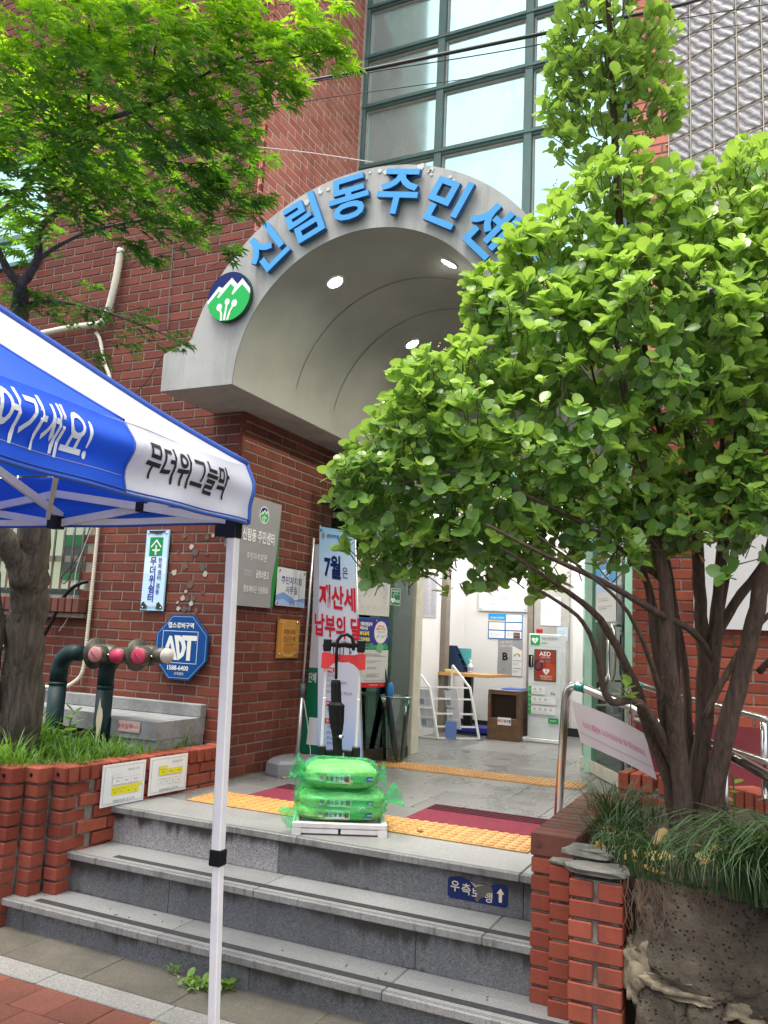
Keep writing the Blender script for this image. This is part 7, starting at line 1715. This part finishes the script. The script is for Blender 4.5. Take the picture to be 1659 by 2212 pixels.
# ---- blades of grass
def blade(L, W, droop, seed):
    V = []; n = 6
    for i in range(n + 1):
        t = i / n; w_ = W * (1 - t ** 2.2) * .5 + .0002; a = droop * t * t
        y = L * t * math.cos(a * .55) ; z = L * (t * math.cos(a)) if False else 0
        ang = a; V += [(-w_, 0, 0), (w_, 0, 0)]
    # integrate the curve
    P_ = [(0.0, 0.0)]; 
    for i in range(n):
        an = droop * ((i + .5) / n) ** 1.3; P_.append((P_[-1][0] + math.sin(an) * L / n, P_[-1][1] + math.cos(an) * L / n))
    V = []
    for i, (y, z) in enumerate(P_):
        w_ = W * .5 * max(.04, 1 - (i / n) ** 2); V += [(-w_, y, z), (w_, y, z)]
    F = [(2 * i, 2 * i + 1, 2 * i + 3, 2 * i + 2) for i in range(n)]; return np.array(V), F, .5
def tuft(cands, mat, variants, name, label, lean=None):
    its = []
    for (x, y, z, n, spread, s_, t0, bias) in cands:
        for i in range(n):
            a = NP.uniform(0, 2 * PI); r0 = spread * NP.rand() ** .6 * .5; p = np.array([x + r0 * math.cos(a), y + r0 * math.sin(a), z])
            d = np.array([math.cos(a) + bias[0], math.sin(a) + bias[1]]); an = math.atan2(d[1], d[0]) + NP.normal() * .35
            k = NP.randint(len(variants)); M = np.eye(4); c_, sn = math.cos(an - PI / 2), math.sin(an - PI / 2); sc_ = s_ * NP.uniform(.65, 1.15)
            M[:3, 0] = np.array([c_, sn, 0]) * sc_; M[:3, 1] = np.array([-sn, c_, 0]) * sc_; M[:3, 2] = np.array([0, 0, 1]) * sc_; tl = NP.normal() * .22
            M[:3, 2] += M[:3, 0] * tl; M[:3, 3] = p; its.append((M, k, float(np.clip(t0 + NP.normal() * .16, 0, 1))))
    o = joined(name, its, variants, mat, None, 'stuff'); o['label'] = label; o['category'] = 'grass'; return o
DVAR = [blade(l_, .0062, d, 0) for l_, d in ((.24, 1.5), (.28, 2.0), (.32, 2.5), (.36, 2.8), (.42, 3.0))]
c_ = []
for (x, y, s_, n) in ((-.70, 3.95, .9, 60), (-.62, 3.78, .9, 70), (-.56, 3.62, .9, 60), (-.58, 3.45, .85, 60), (-.54, 3.24, .85, 60), (-.42, 3.12, .85, 60), (-.32, 3.08, .8, 50), (-.20, 3.06, .85, 56), (-.10, 3.05, 1.0, 80), (.0, 3.04, 1.3, 120), (.08, 3.06, 1.5, 130), (.16, 3.1, 1.5, 110), (-.02, 3.0, 1.5, 60), (-.06, 3.30, 1.0, 70), (-.18, 3.32, .8, 36), (.08, 3.35, 1.0, 70), (.0, 3.6, .9, 50), (.12, 3.8, .9, 50), (-.64, 4.15, .8, 40), (-.5, 4.0, .8, 30), (-.44, 3.42, .7, 26)):
    c_.append((x, y, .64, n, .16, s_, .36, (0, -1.0) if y < 3.26 else (-.25, -.35)))
tuft(c_, M_GRASSD, DVAR, 'mondo_grass', 'dark green mondo grass spilling over the basalt planter')
# roots hanging over the rock
rt = MB(); rt.smooth = True
for i in range(46):
    x = R_.choice((-.46, -.43, -.36, -.28, -.2, -.12)) + R_.uniform(-.04, .04); p = Vector((x, 3.06 + R_.uniform(-.02, .02), .64)); pts = [tuple(p)]
    for k in range(5): p = p + Vector((R_.uniform(-.02, .02), R_.uniform(-.012, .004), -R_.uniform(.02, .045))); pts.append(tuple(p))
    rt.tube(pts, [.0013] * 3 + [.001] * 2 + [.0006], 4, cap=False)
o = rt.build('hanging_roots', plain('dry roots', (.16, .09, .055), .9), None, kind='stuff'); tag(o, 'dry brown roots trailing from the grass over the basalt', 'roots')
LVAR = [blade(.21, .0095, d, 0) for d in (.8, 1.3, 1.8, 2.3, 2.7)]
c_ = []
for i in range(46):
    x = R_.uniform(-4.3, -3.32); y = R_.uniform(2.75, 3.55)
    if y < 2.62 + (-3.3 - x) * -.9 * -1 * .0: continue
    lim = 3.257 + (x + 3.245) * 1.08 + .05
    if y < lim: y = lim + R_.uniform(0, .18)
    c_.append((x, y, .64, 24, .14, R_.uniform(.5, 1.1), .55, (.25, -.25)))
for yy in np.linspace(3.4, 4.3, 12): c_.append((-3.33 + R_.uniform(-.03, .03), yy, .64, 34, .1, R_.uniform(.5, .85), .38, (.2, -.1)))
for i in range(16): c_.append((R_.uniform(-4.2, -3.4), R_.uniform(3.5, 3.9), .64, 40, .15, R_.uniform(.8, 1.25), .42, (.1, -.2)))
tuft(c_, M_GRASSL, LVAR, 'planter_grass', 'bright green grass growing along the left brick planter edge')
# broad-leaved weed between the pipes, sprout beside the shrub, weeds on the pavement
def weed(name, label, c, h, n, s_, mat, tint, cat='plant'):
    T = thing(name, label, cat); r = random.Random(int(abs(c[0]) * 100)); m = MB(); m.smooth = True; pts = [Vector(c) + Vector((r.uniform(-.01, .01) * k, r.uniform(-.01, .01) * k, h * k / 4)) for k in range(5)]
    m.tube([tuple(p) for p in pts], [.004 * s_] * 4 + [.002 * s_], 6); m.build('stem', M_TWIG, T)
    me = tint_mesh('leaf', SVAR[1][0] * s_, SVAR[1][1], tint, mat)
    for i in range(n):
        t = .2 + .8 * (i + .5) / n; k = min(3, int(t * 4)); p = pts[k].lerp(pts[k + 1], t * 4 - k); a = i * 2.4
        dy = np.array([math.cos(a), math.sin(a), .25 + .5 * (t > .85)]); ob('leaf', me, T, M=Matrix(basis(p, dy, (0, 0, 1), r.uniform(.7, 1.1)).tolist()))
weed('broadleaf_weed', 'broad-leaved green weed growing between the two pipes', (-3.86, 3.86, .62), .26, 13, 1.2, M_LEAF, .22)
weed('shrub_sprout', 'light green sprout in front of the ramp wall right of the stems', (-.17, 3.95, .66), .30, 6, .9, M_LEAF, .75)
weed('stem_sprout', 'small green shoot on the bent shrub stem', (-.50, 3.36, 1.16), .12, 8, .8, M_LEAF, .65)
def creeping(label, pts):
    T = thing('pavement_weed', label, 'weed'); me = tint_mesh('leaf', SVAR[2][0] * .33, SVAR[2][1], .62, M_LEAF); me2 = tint_mesh('leaf', SVAR[1][0] * .6, SVAR[1][1], .6, M_LEAF)
    for (x, y, n, sp, big) in pts:
        for i in range(n):
            p = (x + R_.gauss(0, sp), y + R_.gauss(0, sp * .5), GZ + R_.uniform(.002, .03)); ob('leaf', me2 if big and R_.random() < .4 else me, T, M=Matrix(basis(p, (R_.uniform(-1, 1), R_.uniform(-1, 1), .3), (0, 0, 1), R_.uniform(.7, 1.2)).tolist()))
creeping('small green weed creeping from the crack at the foot of the steps', [(-2.18, 3.04, 60, .05, True), (-2.08, 3.09, 26, .02, True), (-2.36, 3.10, 20, .02, False)])
creeping('tiny green weed at the foot of the right brick stacks', [(-.80, 3.08, 50, .025, False)])
# fallen leaves
def fallen(name, label, c, s_, mat, t):
    me = tint_mesh('leaf', SVAR[3][0] * s_, SVAR[3][1], t, mat); o = ob(name, me, None, M=Matrix(basis(c, (R_.uniform(-1, 1), R_.uniform(-1, 1), .05), (0, 0, 1), 1).tolist())); tag(o, label, 'leaf'); return o
fallen('fallen_leaf', 'single pale yellow leaf lying on the landing beside the grey banner base', (-2.93, 4.86, LZ + .004), 1.1, M_DRY, .9)
fallen('fallen_leaf', 'brown leaf lying on the dotted tactile strip right of the cart', (-1.62, 4.02, LZ + .014), .7, M_DRY, .1)
lt_ = []
for i in range(34):
    x, y = R_.uniform(-.62, -.05), R_.uniform(3.1, 3.6); lt_.append((basis((x, y, .645 + R_.uniform(0, .02)), (R_.uniform(-1, 1), R_.uniform(-1, 1), .2), (R_.uniform(-.4, .4), R_.uniform(-.4, .4), 1), 1), NP.randint(5), R_.uniform(.3, 1)))
o = joined('leaf_litter', lt_, SVAR, M_DRY, None); tag(o, 'dry tan leaves caught in the grass at the shrub base', 'leaves')
dbr = MB(); 
for i in range(26):
    x, y = R_.uniform(-3.1, -1.0), R_.uniform(3.96, 5.2); zz = LZ + .0015
    a = R_.uniform(0, 3); l = R_.uniform(.006, .02); dbr.bar((x, y, zz), (x + l * math.cos(a), y + l * math.sin(a), zz + .001), .003, .002)
for i in range(16):
    x, y = R_.uniform(-3.3, -1.0), R_.uniform(3.15, 3.3) ; a = R_.uniform(0, 3); l = R_.uniform(.006, .02); dbr.bar((x, y, TZ1 + .0015), (x + l * math.cos(a), y + l * math.sin(a), TZ1 + .0025), .003, .002)
o = dbr.build('twig_litter', M_BARK, None, kind='stuff'); tag(o, 'tiny dark bits of twig scattered over the landing and steps', 'litter')
# ---------------------------------------------------------------- finishing: put each Empty at its thing's base
bpy.data.objects.remove(_to)
bpy.context.view_layer.update()
kids = {}
for o in bpy.data.objects:
    if o.parent: kids.setdefault(o.parent.name, []).append(o)
def bbox(o, acc):
    if o.type == 'MESH' and len(o.data.vertices):
        for c in o.bound_box:
            w_ = o.matrix_world @ Vector(c); acc.append(w_)
    for k in kids.get(o.name, []): bbox(k, acc)
for o in list(bpy.data.objects):
    if o.parent is None and o.type == 'EMPTY' and o.name in kids:
        acc = []; bbox(o, acc)
        if not acc: continue
        lo = [min(p[i] for p in acc) for i in range(3)]; hi = [max(p[i] for p in acc) for i in range(3)]
        T = Vector(((lo[0] + hi[0]) / 2, (lo[1] + hi[1]) / 2, lo[2])); o.location = T
        for k in kids[o.name]: k.matrix_parent_inverse = Matrix.Translation(-T) @ k.matrix_parent_inverse
